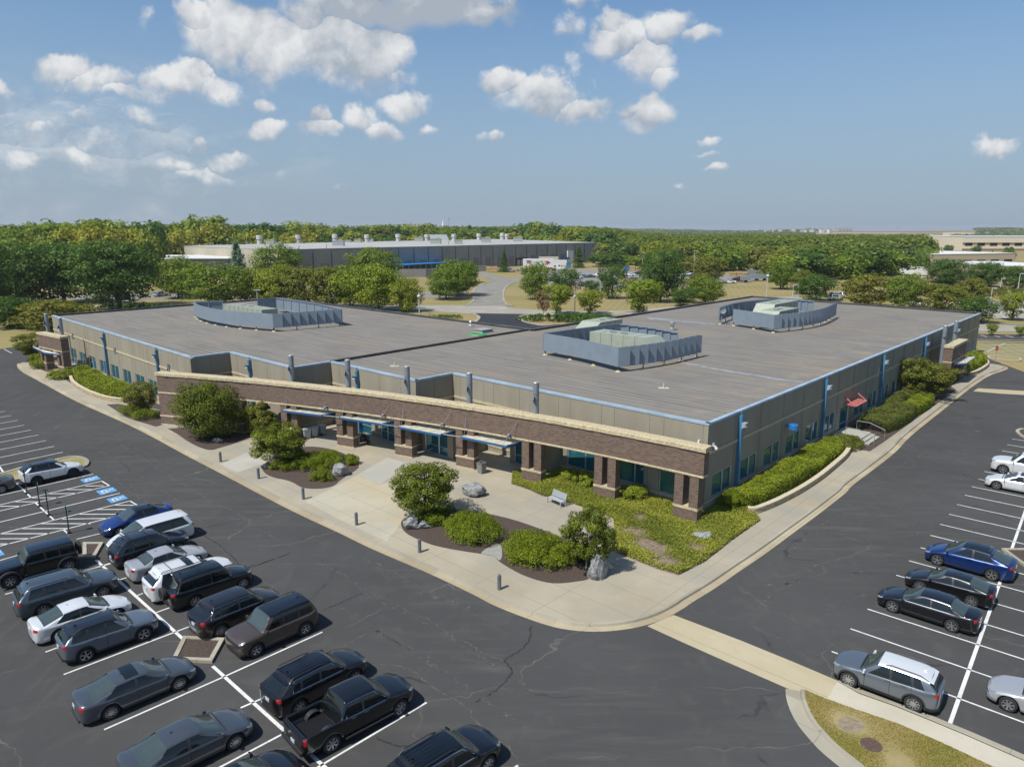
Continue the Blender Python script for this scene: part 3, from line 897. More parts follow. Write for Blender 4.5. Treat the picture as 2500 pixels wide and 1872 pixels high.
# ------------------------------------------------------------------ main building
def stucco_mat():
    m, t, p = base_mat('beige_panel', 0.85)
    g = t.new('ShaderNodeNewGeometry').outputs['Position']
    n1 = t.noise(t.mapping(g, (0.5, 0.5, 0.12)), 1.2, 5, 0.6); n2 = t.noise(g, 9, 4, 0.7)
    col = t.mix(t.mr(n1, 0.3, 0.7), (0.25, 0.222, 0.166, 1), (0.31, 0.28, 0.212, 1))
    col = t.mix(t.mr(n2, 0.4, 0.8, 0, 0.25), col, (0.16, 0.14, 0.11, 1))
    t.l.new(col, p.inputs['Base Color'])
    rv = t.mapping(g, (1, 1, 1), rot=(0, 0, -AX))
    w1 = t.new('ShaderNodeTexWave', bands_direction='X'); t.l.new(rv, w1.inputs[0]); w1.inputs['Scale'].default_value = 2.6
    w2 = t.new('ShaderNodeTexWave', bands_direction='Y'); t.l.new(rv, w2.inputs[0]); w2.inputs['Scale'].default_value = 2.6
    b = t.new('ShaderNodeBump'); b.inputs['Strength'].default_value = 0.35; b.inputs['Distance'].default_value = 0.02
    t.l.new(t.math('ADD', w1.outputs[1], w2.outputs[1]), b.inputs['Height']); t.l.new(b.outputs[0], p.inputs['Normal'])
    return m
STUCCO = stucco_mat()
STONE = mat('cream_stone', (0.46, 0.385, 0.245), 0.9, var=0.32, vscale=5, bump=0.9, bscale=9)
def brick_mat():
    m, t, p = base_mat('brown_brick', 0.85)
    uv = t.new('ShaderNodeUVMap').outputs[0]
    br = t.new('ShaderNodeTexBrick'); t.l.new(uv, br.inputs['Vector'])
    br.inputs['Scale'].default_value = 1.0; br.inputs['Brick Width'].default_value = 0.30; br.inputs['Row Height'].default_value = 0.105
    br.inputs['Mortar Size'].default_value = 0.010; br.inputs['Mortar Smooth'].default_value = 0.1; br.inputs['Bias'].default_value = 0.0
    br.inputs['Color1'].default_value = (0.075, 0.048, 0.038, 1); br.inputs['Color2'].default_value = (0.175, 0.108, 0.078, 1); br.inputs['Mortar'].default_value = (0.27, 0.225, 0.18, 1)
    g = t.new('ShaderNodeNewGeometry').outputs['Position']
    n = t.noise(g, 1.5, 5, 0.65)
    col = t.mix(t.mr(n, 0.35, 0.7, 0, 0.35), br.outputs[0], (0.16, 0.115, 0.092, 1))
    t.l.new(col, p.inputs['Base Color'])
    b = t.new('ShaderNodeBump'); b.inputs['Strength'].default_value = 0.5; b.inputs['Distance'].default_value = 0.01
    t.l.new(t.math('SUBTRACT', 1.0, br.outputs[1]), b.inputs['Height']); t.l.new(b.outputs[0], p.inputs['Normal'])
    return m
BRICK = brick_mat()
def roof_mat():
    m, t, p = base_mat('roof_membrane', 0.9)
    g = t.new('ShaderNodeNewGeometry').outputs['Position']
    rv = t.mapping(t.vmath('SUBTRACT', g, tuple(CORN)), (1, 1, 1), rot=(0, 0, -AX))
    sp = t.new('ShaderNodeSeparateXYZ'); t.l.new(rv, sp.inputs[0])
    wob = t.noise(rv, 0.35, 3, 0.6)
    xs = t.math('ADD', sp.outputs[0], t.math('MULTIPLY', wob, 0.35))
    fr = t.math('ABSOLUTE', t.math('SUBTRACT', t.math('FRACT', t.math('DIVIDE', xs, 0.92)), 0.5))
    seam = t.mr(fr, 0.33, 0.45, 0, 1)
    st = t.noise(t.mapping(rv, (2.2, 0.10, 1)), 1.0, 5, 0.7)
    st2 = t.noise(t.mapping(rv, (6.0, 0.35, 1)), 1.0, 3, 0.7)
    big = t.noise(rv, 0.055, 5, 0.62)
    col = t.mix(t.mr(st, 0.3, 0.7), (0.155, 0.142, 0.125, 1), (0.255, 0.235, 0.205, 1))
    col = t.mix(t.mr(st2, 0.4, 0.7, 0, 0.35), col, (0.135, 0.124, 0.11, 1))
    col = t.mix(t.mr(t.noise(rv, 0.16, 6, 0.7, 0.4), 0.50, 0.72, 0, 0.5), col, (0.12, 0.11, 0.098, 1))
    col = t.mix(t.mr(big, 0.50, 0.68, 0, 0.65), col, (0.25, 0.205, 0.145, 1))
    strm = t.math('MULTIPLY', seam, t.mr(t.noise(t.mapping(rv, (1, .05, 1)), 1.2, 3, .6), 0.35, 0.65, 0.1, 0.62))
    col = t.mix(strm, col, (0.075, 0.067, 0.060, 1))
    # sand-coloured silt where water stands along the front and right edges
    sn = t.noise(rv, 0.30, 5, 0.65)
    tt = sp.outputs[1]; ss = sp.outputs[0]
    e1 = t.math('MULTIPLY', t.mr(tt, 0.3, 8.0, 1, 0), t.mr(sn, 0.50, 0.72, 0, 1))
    e1 = t.math('MULTIPLY', e1, t.mr(tt, -0.2, 0.1))
    col = t.mix(t.math('MULTIPLY', e1, 0.75), col, (0.34, 0.265, 0.165, 1))
    dw = t.noise(t.mapping(rv, (0.2, 1.8, 1)), 1.0, 6, 0.7, 0.3)
    col = t.mix(t.mr(dw, 0.62, 0.8, 0, 0.35), col, (0.27, 0.25, 0.215, 1))
    t.l.new(col, p.inputs['Base Color'])
    b = t.new('ShaderNodeBump'); b.inputs['Strength'].default_value = 0.25; b.inputs['Distance'].default_value = 0.015
    t.l.new(t.math('ADD', seam, t.noise(g, 3, 3, .6)), b.inputs['Height']); t.l.new(b.outputs[0], p.inputs['Normal'])
    return m
ROOFM = roof_mat()
COPING = mat('blue_coping', (0.33, 0.42, 0.51), 0.5, metal=0.1, var=0.2, vscale=0.6)
BLUE = mat('blue_steel', (0.06, 0.185, 0.31), 0.4, coat=0.2, var=0.12, vscale=1.5)
BLUE_D = mat('blue_fascia', (0.018, 0.095, 0.24), 0.4, coat=0.3)
TAR = mat('tar_parapet', (0.055, 0.050, 0.048), 0.85, var=0.4, vscale=1.2)
ALU = mat('window_frame', (0.42, 0.45, 0.46), 0.35, metal=0.5)
POSTG = mat('grey_post', (0.20, 0.225, 0.25), 0.5, metal=0.1, var=0.1, vscale=1)
def glass_build():
    m, t, p = base_mat('tinted_glass', 0.05)
    p.inputs['Base Color'].default_value = (0.03, 0.15, 0.20, 1); p.inputs['Metallic'].default_value = 0.35
    p.inputs['Specular IOR Level'].default_value = 0.8
    g = t.new('ShaderNodeNewGeometry').outputs['Position']
    b = t.new('ShaderNodeBump'); b.inputs['Strength'].default_value = 0.12; b.inputs['Distance'].default_value = 0.05
    t.l.new(t.noise(g, 0.7, 2, .5), b.inputs['Height']); t.l.new(b.outputs[0], p.inputs['Normal'])
    return m
GLASSB = glass_build()
JOINT = mat('panel_joint', (0.07, 0.06, 0.048), 0.9)
DARKIN = mat('dark_interior', (0.015, 0.017, 0.018), 0.6)

def quadv(mb, a, b, z0, z1, off=0.0, mi=0):
    L = (Vector((b[0], b[1])) - Vector((a[0], a[1]))).length
    mb.poly([(a[0], a[1], z0), (b[0], b[1], z0), (b[0], b[1], z1), (a[0], a[1], z1)], [(off, z0), (off + L, z0), (off + L, z1), (off, z1)], mi)
    return off + L
def brick_box(mb, pts, z0, z1, cap=True):
    """pts counter-clockwise in plan"""
    o = 0
    for i in range(len(pts)): o = quadv(mb, pts[i], pts[(i + 1) % len(pts)], z0, z1, o)
    if cap: mb.poly([(p[0], p[1], z1) for p in pts], [(p[0], p[1]) for p in pts])

def wall_run(mb, a, b, z0, z1, ops, depth=0.14):
    """wall from plan point a to b; its outer face is on the right-hand side of a->b. ops: (d0, d1, z0, z1)"""
    a = Vector((a[0], a[1], 0)); b = Vector((b[0], b[1], 0)); u = (b - a).normalized(); L = (b - a).length
    inn = Vector((-u.y, u.x, 0)) * depth
    xs = sorted(set([0, L] + [o[0] for o in ops] + [o[1] for o in ops]))
    zs = sorted(set([z0, z1] + [o[2] for o in ops] + [o[3] for o in ops]))
    for i in range(len(xs) - 1):
        for j in range(len(zs) - 1):
            cx, cz = (xs[i] + xs[i + 1]) / 2, (zs[j] + zs[j + 1]) / 2
            if any(o[0] < cx < o[1] and o[2] < cz < o[3] for o in ops): continue
            p, q = a + u * xs[i], a + u * xs[i + 1]
            mb.poly([(p.x, p.y, zs[j]), (q.x, q.y, zs[j]), (q.x, q.y, zs[j + 1]), (p.x, p.y, zs[j + 1])])
    for o in ops:
        p, q = a + u * o[0], a + u * o[1]
        c = [Vector((p.x, p.y, o[2])), Vector((q.x, q.y, o[2])), Vector((q.x, q.y, o[3])), Vector((p.x, p.y, o[3]))]
        for k in range(4):
            e, f = c[k], c[(k + 1) % 4]
            mb.poly([f, e, e + inn, f + inn])
def window(parent, a, b, o, split=(0.62,), depth=0.14, name='window', door=False):
    a = Vector((a[0], a[1], 0)); b = Vector((b[0], b[1], 0)); u = (b - a).normalized()
    inn = Vector((-u.y, u.x, 0))
    def P(d, z, k=0.0): return a + u * d + inn * k + Vector((0, 0, z))
    d0, d1, z0, z1 = o; fw = 0.075
    f = MB()
    k = depth - .045
    f.bar(P(d0 + .001, z0 + fw / 2, k), P(d1 - .001, z0 + fw / 2, k), .11, fw)
    f.bar(P(d0 + .001, z1 - fw / 2, k), P(d1 - .001, z1 - fw / 2, k), .11, fw)
    vs = [d0 + fw / 2, d1 - fw / 2] + [lerp(d0, d1, s) for s in split]
    for d in vs: f.bar(P(d, z0 + fw, k), P(d, z1 - fw, k), .11 if True else .1, fw)
    if door: f.bar(P(d0 + fw, 1.0, k), P(d1 - fw, 1.0, k), .09, .06)
    fo_ = f.build(name, ALU, None); fo_ = under(parent, fo_)
    g = MB(); g.poly([P(d0, z0, depth), P(d1, z0, depth), P(d1, z1, depth), P(d0, z1, depth)])
    go = g.build('pane', GLASSB, None); go = under(parent, go); go.parent = fo_
    return fo_

bldg = empty('office_building', W(0, 0, 0), 0, 'long low beige office building with blue roof edge and brown brick entrance arcade', 'office building')
def bpart(mb, name, m, **k):
    return under(bldg, mb.build(name, m, None, **k))
pA, pRt, pMid, pLb2, pB = G(2395, 764, ROOF), G(1836, 723, ROOF), G(1300, 804, ROOF), G(682, 727, ROOF), G(126, 769, ROOF)
pC = W(0, 0)
S1, S2, S3 = -4.6, -9.1, -13.6
T1, T2, T3 = 27.2, 41.25, 54.8
pN3b, pN3, pN2b, pN2, pN1b, pN1 = W(0, T1), W(S1, T1), W(S1, T2), W(S2, T2), W(S2, T3), W(S3, T3)
outline = [pC, pA, pRt, pMid, pLb2, pB, pN1, pN1b, pN2, pN2b, pN3, pN3b]     # counter-clockwise
wall = MB()
z0w = -0.1
ZT = 6.82
wins = []
# right wall: C -> A
rw = [(1.05 + 0, 4.25), (5.6, 8.8), (10.15, 13.4), (14.7, 17.95), (19.2, 22.45), (23.75, 27.0), (32.8, 36.05), (37.25, 40.55), (41.75, 45.05), (46.3, 49.5), (50.8, 54.05), (55.4, 58.6), (59.85, 63.0), (64.4, 67.4), (73.4, 76.6), (77.9, 81.1), (83.2, 86.4), (87.4, 90.2), (91.2, 94.0)]
ops = [(a, b, .92, 2.78) for a, b in rw] + [(28.35, 31.0, .25, 2.8)] + [(39.85, 40.75, 4.3, 5.35), (48.7, 49.6, 4.3, 5.35), (58.0, 58.9, 4.3, 5.35)]
wall_run(wall, pC, pA, z0w, ZT, ops)
for o in ops: wins.append((pC, pA, o, (0.55,) if o[3] > 5 or o[2] > .5 and o[1] - o[0] > 1 else (), o[2] < .5))
# back walls
wall_run(wall, pA, pRt, z0w, ZT, []); wall_run(wall, pRt, pMid, z0w, ZT, []); wall_run(wall, pMid, pLb2, z0w, ZT, []); wall_run(wall, pLb2, pB, z0w, ZT, [])
# left wing: B -> N1 (distances measured from N1 in the survey)
LBN = (pN1 - pB).length
lw = [(11.5, 14.3), (15.8, 19.0), (20.7, 23.8), (25.5, 28.7), (30.3, 33.6), (35.4, 38.6), (40.3, 43.3), (7.0, 10.2)]
ops = [(LBN - b, LBN - a, .62, 2.5) for a, b in lw] + [(LBN - 48.2, LBN - 44.9, .1, 2.6)] + [(LBN - 46.0, LBN - 45.1, 3.95, 5.0), (LBN - 26.4, LBN - 25.5, 4.0, 5.05), (LBN - 7.5, LBN - 6.6, 4.2, 5.25)]
ops = [(a, b, z, y) for a, b, z, y in ops]
wall_run(wall, pB, pN1, z0w, ZT, ops)
for o in ops: wins.append((pB, pN1, o, (0.5,) if o[1] - o[0] > 1 else (), o[2] < .3))
# stepped entrance side
ops = [(T3 - T2 - 10.5, T3 - T2 - 9.0, .2, 2.6), (2.2, 5.2, .6, 2.5)]
wall_run(wall, pN1, pN1b, z0w, ZT, [])
wall_run(wall, pN1b, pN2, z0w, ZT, ops); wins += [(pN1b, pN2, ops[0], (), False), (pN1b, pN2, ops[1], (.5,), False)]
wall_run(wall, pN2, pN2b, z0w, ZT, [])
ops = [(1.5, 6.8, .1, 2.7), (8.3, 11.6, .1, 2.7)]
wall_run(wall, pN2b, pN3, z0w, ZT, ops); wins += [(pN2b, pN3, o, (.33, .66), True) for o in ops]
wall_run(wall, pN3, pN3b, z0w, ZT, [])
ops = [(T1 - 25.9, T1 - 22.7, .15, 2.7), (T1 - 17.0, T1 - 14.4, .8, 2.6), (T1 - 12.9, T1 - 9.8, .8, 2.6), (T1 - 7.6, T1 - 5.2, .8, 2.6), (T1 - 3.9, T1 - 1.1, .75, 2.65)]
wall_run(wall, pN3b, pC, z0w, ZT, ops); wins += [(pN3b, pC, o, (.62,), o[2] < .3) for o in ops]
for a, b, o, sp_, dr in wins:
    window(bldg, a, b, o, sp_, name='glass_door' if dr else 'window', door=dr)
# door vestibules under the arcade
for (s0, t0, t1, dd) in ((-1.25, 13.6, 18.4, 1.2), (-4.3, 22.6, 27.0, 0)):
    v = MB(); a, b = W(s0, t1), W(s0, t0)
    wall_run(v, a, b, 0, 3.2, [(.5, 3.7, .16, 2.7)])
    v.poly([(*W(s0, t0).xy, 0), (*W(-.002, t0).xy, 0), (*W(-.002, t0).xy, 3.2), (*W(s0, t0).xy, 3.2)])
    v.poly([(*W(-.002, t1).xy, 0), (*W(s0, t1).xy, 0), (*W(s0, t1).xy, 3.2), (*W(-.002, t1).xy, 3.2)])
    v.poly([(*W(s0, t0).xy, 3.2), (*W(-.002, t0).xy, 3.2), (*W(-.002, t1).xy, 3.2), (*W(s0, t1).xy, 3.2)])
    bpart(v, 'vestibule', STUCCO)
    window(bldg, a, b, (.5, 3.7, .16, 2.7), (.6,), name='glass_door', door=True)
# joints, string course and sill band
def along(a, b, d, k=0.0, z=0.0):
    u = Vector((b.x - a.x, b.y - a.y, 0)).normalized(); n = Vector((u.y, -u.x, 0))
    p = Vector((a.x, a.y, 0)) + u * d + n * k; p.z = z; return p
jt = wall
for (a, b, step, off) in ((pC, pA, 4.54, -.05), (pC, pA, 4.54, 1.0 + 3.3), (pB, pN1, 4.77, LBN % 4.77 + .4), (pB, pN1, 4.77, LBN % 4.77 + 4.0), (pN1b, pN2, 3.4, 1.6), (pN2b, pN3, 3.4, 1.6), (pN3b, pC, 4.5, 1.05), (pN3b, pC, 4.5, 4.3), (pN1, pN1b, 2.2, 2.2), (pN2, pN2b, 2.2, 2.2), (pN3, pN3b, 2.2, 2.2)):
    L = (b - a).length; d = off
    while d < L - .3:
        if d > .3:
            hit = [o for (aa, bb, o, _, _) in wins if aa is a and bb is b and o[0] - .05 < d < o[1] + .05]
            zz = [2.9, ZT - .02] if hit else [.0, ZT - .02]
            jt.bar(along(a, b, d, .0, zz[0]), along(a, b, d, .0, zz[1]), .022, .012, 1)
        d += step
bpart(wall, 'wall', [STUCCO, JOINT])
sc_ = MB()
for (a, b) in ((pC, pA), (pB, pN1), (pN1, pN1b), (pN1b, pN2), (pN2, pN2b), (pN2b, pN3), (pN3, pN3b), (pN3b, pC)):
    L = (b - a).length; e = .05
    ops_ = [o for (aa, bb, o, _, _) in wins if aa is a and bb is b and o[2] > 3]
    ds = [0] + sorted(sum([[o[0] - .02, o[1] + .02] for o in ops_], [])) + [L]
    for i in range(0, len(ds), 2):
        sc_.bar(along(a, b, ds[i], .0, 4.63), along(a, b, ds[i + 1], .0, 4.63), .14, .21)
    lo = [o for (aa, bb, o, _, _) in wins if aa is a and bb is b and o[2] < .5]
    ds = [0] + sorted(sum([[o[0] - .02, o[1] + .02] for o in lo], [])) + [L]
    zb = .83 if a is pC else .53 if a is pB else .66
    for i in range(0, len(ds), 2):
        if ds[i + 1] > ds[i]: sc_.bar(along(a, b, ds[i], .0, zb), along(a, b, ds[i + 1], .0, zb), .12, .12)
bpart(sc_, 'stone_band', STONE)
# roof, parapets, coping
rf_ = MB(); rf_.poly([(p.x, p.y, 6.72) for p in outline]); bpart(rf_, 'roof', ROOFM, tri=True)
cp_ = MB(); tp = MB(); pw = MB()
n = len(outline)
for i in range(n):
    a, b = outline[i], outline[(i + 1) % n]
    front = not (a in (pA, pRt, pMid, pLb2))
    if front:
        cp_.bar(along(a, b, -.02, -.13, 6.86), along(a, b, (b - a).length + .02, -.13, 6.86), .34, .17)
    else:
        pw.bar(along(a, b, 0, -.12, 6.80), along(a, b, (b - a).length, -.12, 6.80), .24, .30)
        tp.bar(along(a, b, -.05, -.12, 6.99), along(a, b, (b - a).length + .05, -.12, 6.99), .34, .08)
bpart(cp_, 'coping', COPING); bpart(pw, 'parapet', TAR); bpart(tp, 'parapet_cap', mat('parapet_metal', (0.13, 0.13, 0.13), 0.5, metal=0.3, var=.5, vscale=.4))
rd = MB(); rd.bar(W(-4.4, 41.5, 6.82), W(28.3, 42.6, 6.82), .34, .30); bpart(rd, 'roof_divider', TAR)
silver = mat('silver_patch', (0.24, 0.245, 0.26), 0.6, var=.4, vscale=1.4)
qb7 = qpix(1250, 680, .38427)
for strip in ([(1075, 530), (1150, 540), (1300, 570), (1500, 602), (1700, 635), (1850, 655), (1850, 663), (1690, 645), (1490, 612), (1300, 580), (1140, 550), (1070, 538)],
              [(850, 245), (940, 252), (1080, 268), (1290, 288), (1290, 294), (1080, 276), (930, 262), (880, 262)]):
    pt = MB(); pt.poly([qb7(x, y, 6.727) for x, y in strip]); bpart(pt, 'roof_patch', silver, tri=True)
# small pipes on the roof
for px_ in ((963, 695),):
    v = MB(); c = qb7(*px_, 6.725); v.box(c, (.9, .6, .02)); v.tube([c, c + Vector((0, 0, .42))], .06, 8); bpart(v, 'vent_pipe', mat('cream_paint', (0.5, 0.46, 0.34), .6))
v = MB(); c = W(-1.0, 35.0, 6.725); v.box(c, (.9, .6, .02)); v.tube([c, c + Vector((0, 0, .42))], .06, 8); bpart(v, 'vent_pipe', MATS['cream_paint'])
# steel pilasters with lamps
def pilaster(a, b, d, zt=6.62):
    m = MB(); p = along(a, b, d, .16); u = Vector((b.x - a.x, b.y - a.y, 0)).normalized()
    m.box((p.x, p.y, -.1), (.30, .30, zt + .1), u)
    m.box((*along(a, b, d, .16).xy, zt), (.07, .07, .32), u)
    pl = bpart(m, 'pilaster', BLUE)
    h = MB(); q = along(a, b, d, .42, 5.95); n = Vector((u.y, -u.x, 0))
    h.hexa([q - u * .16 - n * .12 + Vector((0, 0, -.35)), q + u * .16 - n * .12 + Vector((0, 0, -.35)), q + u * .16 + Vector((0, 0, -.3)), q - u * .16 + Vector((0, 0, -.3)),
            q - u * .18 - n * .12 + Vector((0, 0, .12)), q + u * .18 - n * .12 + Vector((0, 0, .12)), q + u * .2 + n * .26 + Vector((0, 0, .16)), q - u * .2 + n * .26 + Vector((0, 0, .16))])
    l = bpart(h, 'lamp_hood', BLUE if a is not pC else COPING); l.parent = pl
    h = MB(); c = q + n * .08 + Vector((0, 0, -.22)); h.lathe(c, [(.02, .0), (.17, .02), (.19, .10), (.0, .12)], 14); l = bpart(h, 'lamp_lens', mat('lamp_glass', (.6, .6, .6), .3)); l.parent = pl
for d in (4.95, 23.1, 41.2, 59.25, 77.0): pilaster(pC, pA, d)
for d in (10.1, 29.6): pilaster(pB, pN1, LBN - d)
pilaster(pN1b, pN2, T3 - 49.97); pilaster(pN2b, pN3, T2 - 36.32)
def wall_lamp(a, b, d, z=3.86):
    h = MB(); p = along(a, b, d, .0, z); u = Vector((b.x - a.x, b.y - a.y, 0)).normalized(); n = Vector((u.y, -u.x, 0))
    h.bar(p, p + n * .4, .14, .14); h.lathe(p + n * .68 + Vector((0, 0, -.22)), [(.0, 0), (.38, 0), (.38, .40), (.36, .44), (.0, .44)], 20)
    bpart(h, 'wall_lamp', mat('bright_blue', (.02, .16, .45), .4, coat=.3))
for d in (14.35, 52.0, 73.0): wall_lamp(pC, pA, d)
# cameras near the corner
for (p, dd) in ((W(-.02, .65, 5.35), -E1), (W(.75, -.02, 5.1), -E2)):
    h = MB(); h.bar(p, p + dd * .28, .1, .1); h.lathe(p + dd * .30 + Vector((0, 0, -.28)), [(.0, 0), (.09, .02), (.12, .1), (.12, .2), (.0, .24)], 10)
    h.box(p + dd * .05 + Vector((0, 0, 0)), (.22, .12, .22), E1); bpart(h, 'security_camera', WHITEP)
# red rotating-frame canopy over the side door
h = MB(); pk = MB(); RED = mat('coral_canopy', (0.50, 0.15, 0.14), .7, var=.2, vscale=3)
a0 = along(pC, pA, 29.2, 0, 3.15); a1 = along(pC, pA, 32.6, 0, 3.15)
u = (a1 - a0).normalized(); n_ = Vector((u.y, -u.x, 0))
for q in np.linspace(0, 1, 7):
    p = a0.lerp(a1, q); h.bar(p, p + n_ * 1.15 + Vector((0, 0, -.12)), .06, .08)
for q in (0.02, .35, .65, .98): pp = a0.lerp(a1, .0) + n_ * (1.15 * q) + Vector((0, 0, -.12 * q)); h.bar(pp, pp + (a1 - a0), .22, .05)
for q in (0, 1):
    p = a0.lerp(a1, q); h.bar(p + Vector((0, 0, .75)), p + n_ * 1.15 + Vector((0, 0, -.1)), .07, .10)
h.bar(a0 + Vector((0, 0, .75)), a1 + Vector((0, 0, .75)), .07, .10)
bpart(h, 'door_canopy', RED)

# ------------------------------------------------------------------ brick arcade in front of the entrance
def sarc(t): return -2.28 - .0593 * t - .00400 * t * t
def arc_pt(t, k=0.0, z=0.0):
    """point on the front face of the arcade; k = metres towards the building"""
    ds = -.0593 - .008 * t
    n = Vector((1, -ds)).normalized()
    return W(sarc(t) + n.x * k, t + n.y * k, z)
arc = empty('brick_arcade', W(sarc(27), 27, 0), 0, 'long curved brown brick arcade wall with stone coping standing before the entrances', 'arcade')
def apart(mb, name, m, par=None, **k):
    o = under(arc, mb.build(name, m, None, **k))
    if par: o.parent = par
    return o
TH = .78
ts = list(np.linspace(-.95, 54.5, 38))
bm_ = MB(); of = 0
for i in range(len(ts) - 1):
    a, b = arc_pt(ts[i]), arc_pt(ts[i + 1]); c, d = arc_pt(ts[i], TH), arc_pt(ts[i + 1], TH)
    L = (b - a).length
    bm_.poly([(b.x, b.y, 3.72), (a.x, a.y, 3.72), (a.x, a.y, 5.46), (b.x, b.y, 5.46)], [(of + L, 0), (of, 0), (of, 1.74), (of + L, 1.74)])
    bm_.poly([(c.x, c.y, 3.72), (d.x, d.y, 3.72), (d.x, d.y, 5.46), (c.x, c.y, 5.46)], [(of, 0), (of + L, 0), (of + L, 1.74), (of, 1.74)])
    of += L
quadv(bm_, arc_pt(-.95), arc_pt(-.95, TH), 3.72, 5.46); quadv(bm_, arc_pt(54.5, TH), arc_pt(54.5), 3.72, 5.46)
apart(bm_, 'brick_beam', BRICK)
def ribbon(z0, z1, k0, k1, t0, t1, n=38, jit=0.0):
    m = MB(); tt = np.linspace(t0, t1, n); R_ = random.Random(4); rings = []
    for t in tt:
        j = R_.uniform(-jit, jit)
        rings.append([arc_pt(t, k0 + j, z0 + abs(j) * .5), arc_pt(t, k1, z0), arc_pt(t, k1, z1), arc_pt(t, k0 + .05, z1), arc_pt(t, k0 + j * .8, z1 - .05)])
    for i in range(n - 1):
        for q in range(5): m.poly([rings[i][q], rings[i + 1][q], rings[i + 1][(q + 1) % 5], rings[i][(q + 1) % 5]])
    m.poly(rings[0]); m.poly(rings[-1][::-1]); return m
apart(ribbon(5.462, 5.80, -.10, TH + .1, -1.08, 54.65, 150, .03), 'stone_coping', STONE)
apart(ribbon(3.58, 3.74, -.035, TH + .035, -.98, 54.52, 110, .012), 'stone_band', STONE)
def pier(t0, t1, solid=False):
    b = MB()
    def R(ta, tb, ka, kb): return [arc_pt(tb, ka), arc_pt(ta, ka), arc_pt(ta, kb), arc_pt(tb, kb)]
    brick_box(b, R(t0, t1, .0, TH), -.05, 1.04)
    if solid: brick_box(b, R(t0, t1, 0, TH), 1.04, 3.6)
    else:
        brick_box(b, R(t0 + .0, t0 + .68, .01, TH - .01), 1.2, 3.6, False); brick_box(b, R(t1 - .68, t1, .01, TH - .01), 1.2, 3.6, False)
    p = apart(b, 'brick_pier', BRICK)
    c = MB()
    c.prism(R(t0 - .04, t1 + .04, -.04, TH + .04), 1.04, 1.22, bottom=True)
    apart(c, 'stone_cap', STONE, p)
    c = MB(); c.prism(R(t0 - .045, t1 + .045, -.045, TH + .045), -.02, .24); apart(c, 'plinth', STONE, p)
for c in (.28, 6.92, 13.6, 20.18, 26.7, 33.15, 39.45, 45.75): pier(c - .92, c + .92)
pier(51.9, 54.5, True)
for t in (15.6, 22.3, 28.6, 35.0):
    h = MB(); p = arc_pt(t, 0, 3.9); n_ = (arc_pt(t, -1, 3.9) - p)
    h.bar(p, p + n_ * .16, .1, .1); h.bar(p + n_ * .16 + Vector((0, 0, .02)), p + n_ * .42 + Vector((0, 0, -.08)), .2, .2); apart(h, 'spotlight', POSTG)

# steel canopies hung from the arcade
CANT = mat('canopy_top', (0.50, 0.47, 0.36), .55, var=.12, vscale=1.5)
CAB = mat('steel_cable', (.32, .34, .36), .4, metal=.6)
def canopy(fl, fr, wr, wl, z, label, tops, strut=None):
    """corner points: front left, front right, wall right, wall left"""
    c = (fl + fr + wr + wl) / 4
    root = empty('entrance_canopy', (c.x, c.y, 0), 0, label, 'canopy', 'blue edged canopies over the entrances')
    z = Vector((0, 0, z)); F = [fl + z, fr + z, wr + z, wl + z]
    m = MB()
    for i in range(3): m.bar(F[i - 1 if i else 3] - Vector((0, 0, .09)), F[i] - Vector((0, 0, .09)), .08, .18)
    fas = under(root, m.build('fascia', BLUE_D, None))
    m = MB(); s = .06
    cc = sum(F, Vector()) / 4
    I = [cc + (f - cc) * .975 + Vector((0, 0, .02)) for f in F]
    m.hexa([p - Vector((0, 0, .04)) for p in I] + I)
    under(root, m.build('deck', CANT, None))
    m = MB()
    for q in (.0, .25, .5, .75, 1.0):
        a, b = I[0].lerp(I[1], q), I[3].lerp(I[2], q); up = Vector((0, 0, .03)); m.bar(a + up, b + up, .05, .05)
    under(root, m.build('rib', WHITEP, None))
    for (pf, top) in tops:
        m = MB(); m.tube([pf + z + Vector((0, 0, .1)), top], .018, 5); under(root, m.build('cable', CAB, None))
    return root
POSTS = []
def steel_post(p, zt, label, zb=-.05, r=.26):
    root = empty('steel_post', (p.x, p.y, 0), 0, label, 'post', 'round grey steel posts rising above the arcade')
    m = MB(); m.tube([(p.x, p.y, zb), (p.x, p.y, zt - .02)], r, 18, caps=False)
    # slanted cut top
    under(root, m.build('shaft', POSTG, None, smooth=True))
    m = MB(); m.lathe((p.x, p.y, zt - .02), [(r, 0), (r * .92, .03), (0.001, .03)], 18)
    under(root, m.build('post_cap', mat('post_cap_metal', (.42, .45, .46), .4, metal=.4), None))
    m = MB(); m.lathe((p.x, p.y, zt - .95), [(r, 0), (r + .03, .0), (r + .03, .05), (r, .05)], 18)
    m.bar(Vector((p.x, p.y, zt - 1.1)) - E1 * r, Vector((p.x, p.y, zt - 1.5)) - E1 * (r + .12), .05, .5)
    under(root, m.build('cable_bracket', POSTG, None))
    POSTS.append(root)
post_t = [40.1, 33.9, 27.1, 20.7, 13.9]; post_s = [-9.85, -7.45, -5.7, -3.95, -2.95]
pl_ = ['round grey steel post farthest left, behind the brick coping near the big magnolia', 'round grey steel post second from left behind the coping', 'middle one of the five round grey steel posts behind the curved coping',
       'round grey steel post fourth from left behind the coping', 'round grey steel post farthest right behind the curved coping']
for s, t, l in zip(post_s, post_t, pl_): steel_post(W(s, t), 8.4, l)
cq4, cq5 = qpix(350, 850, .31646), qpix(900, 950, .31646)
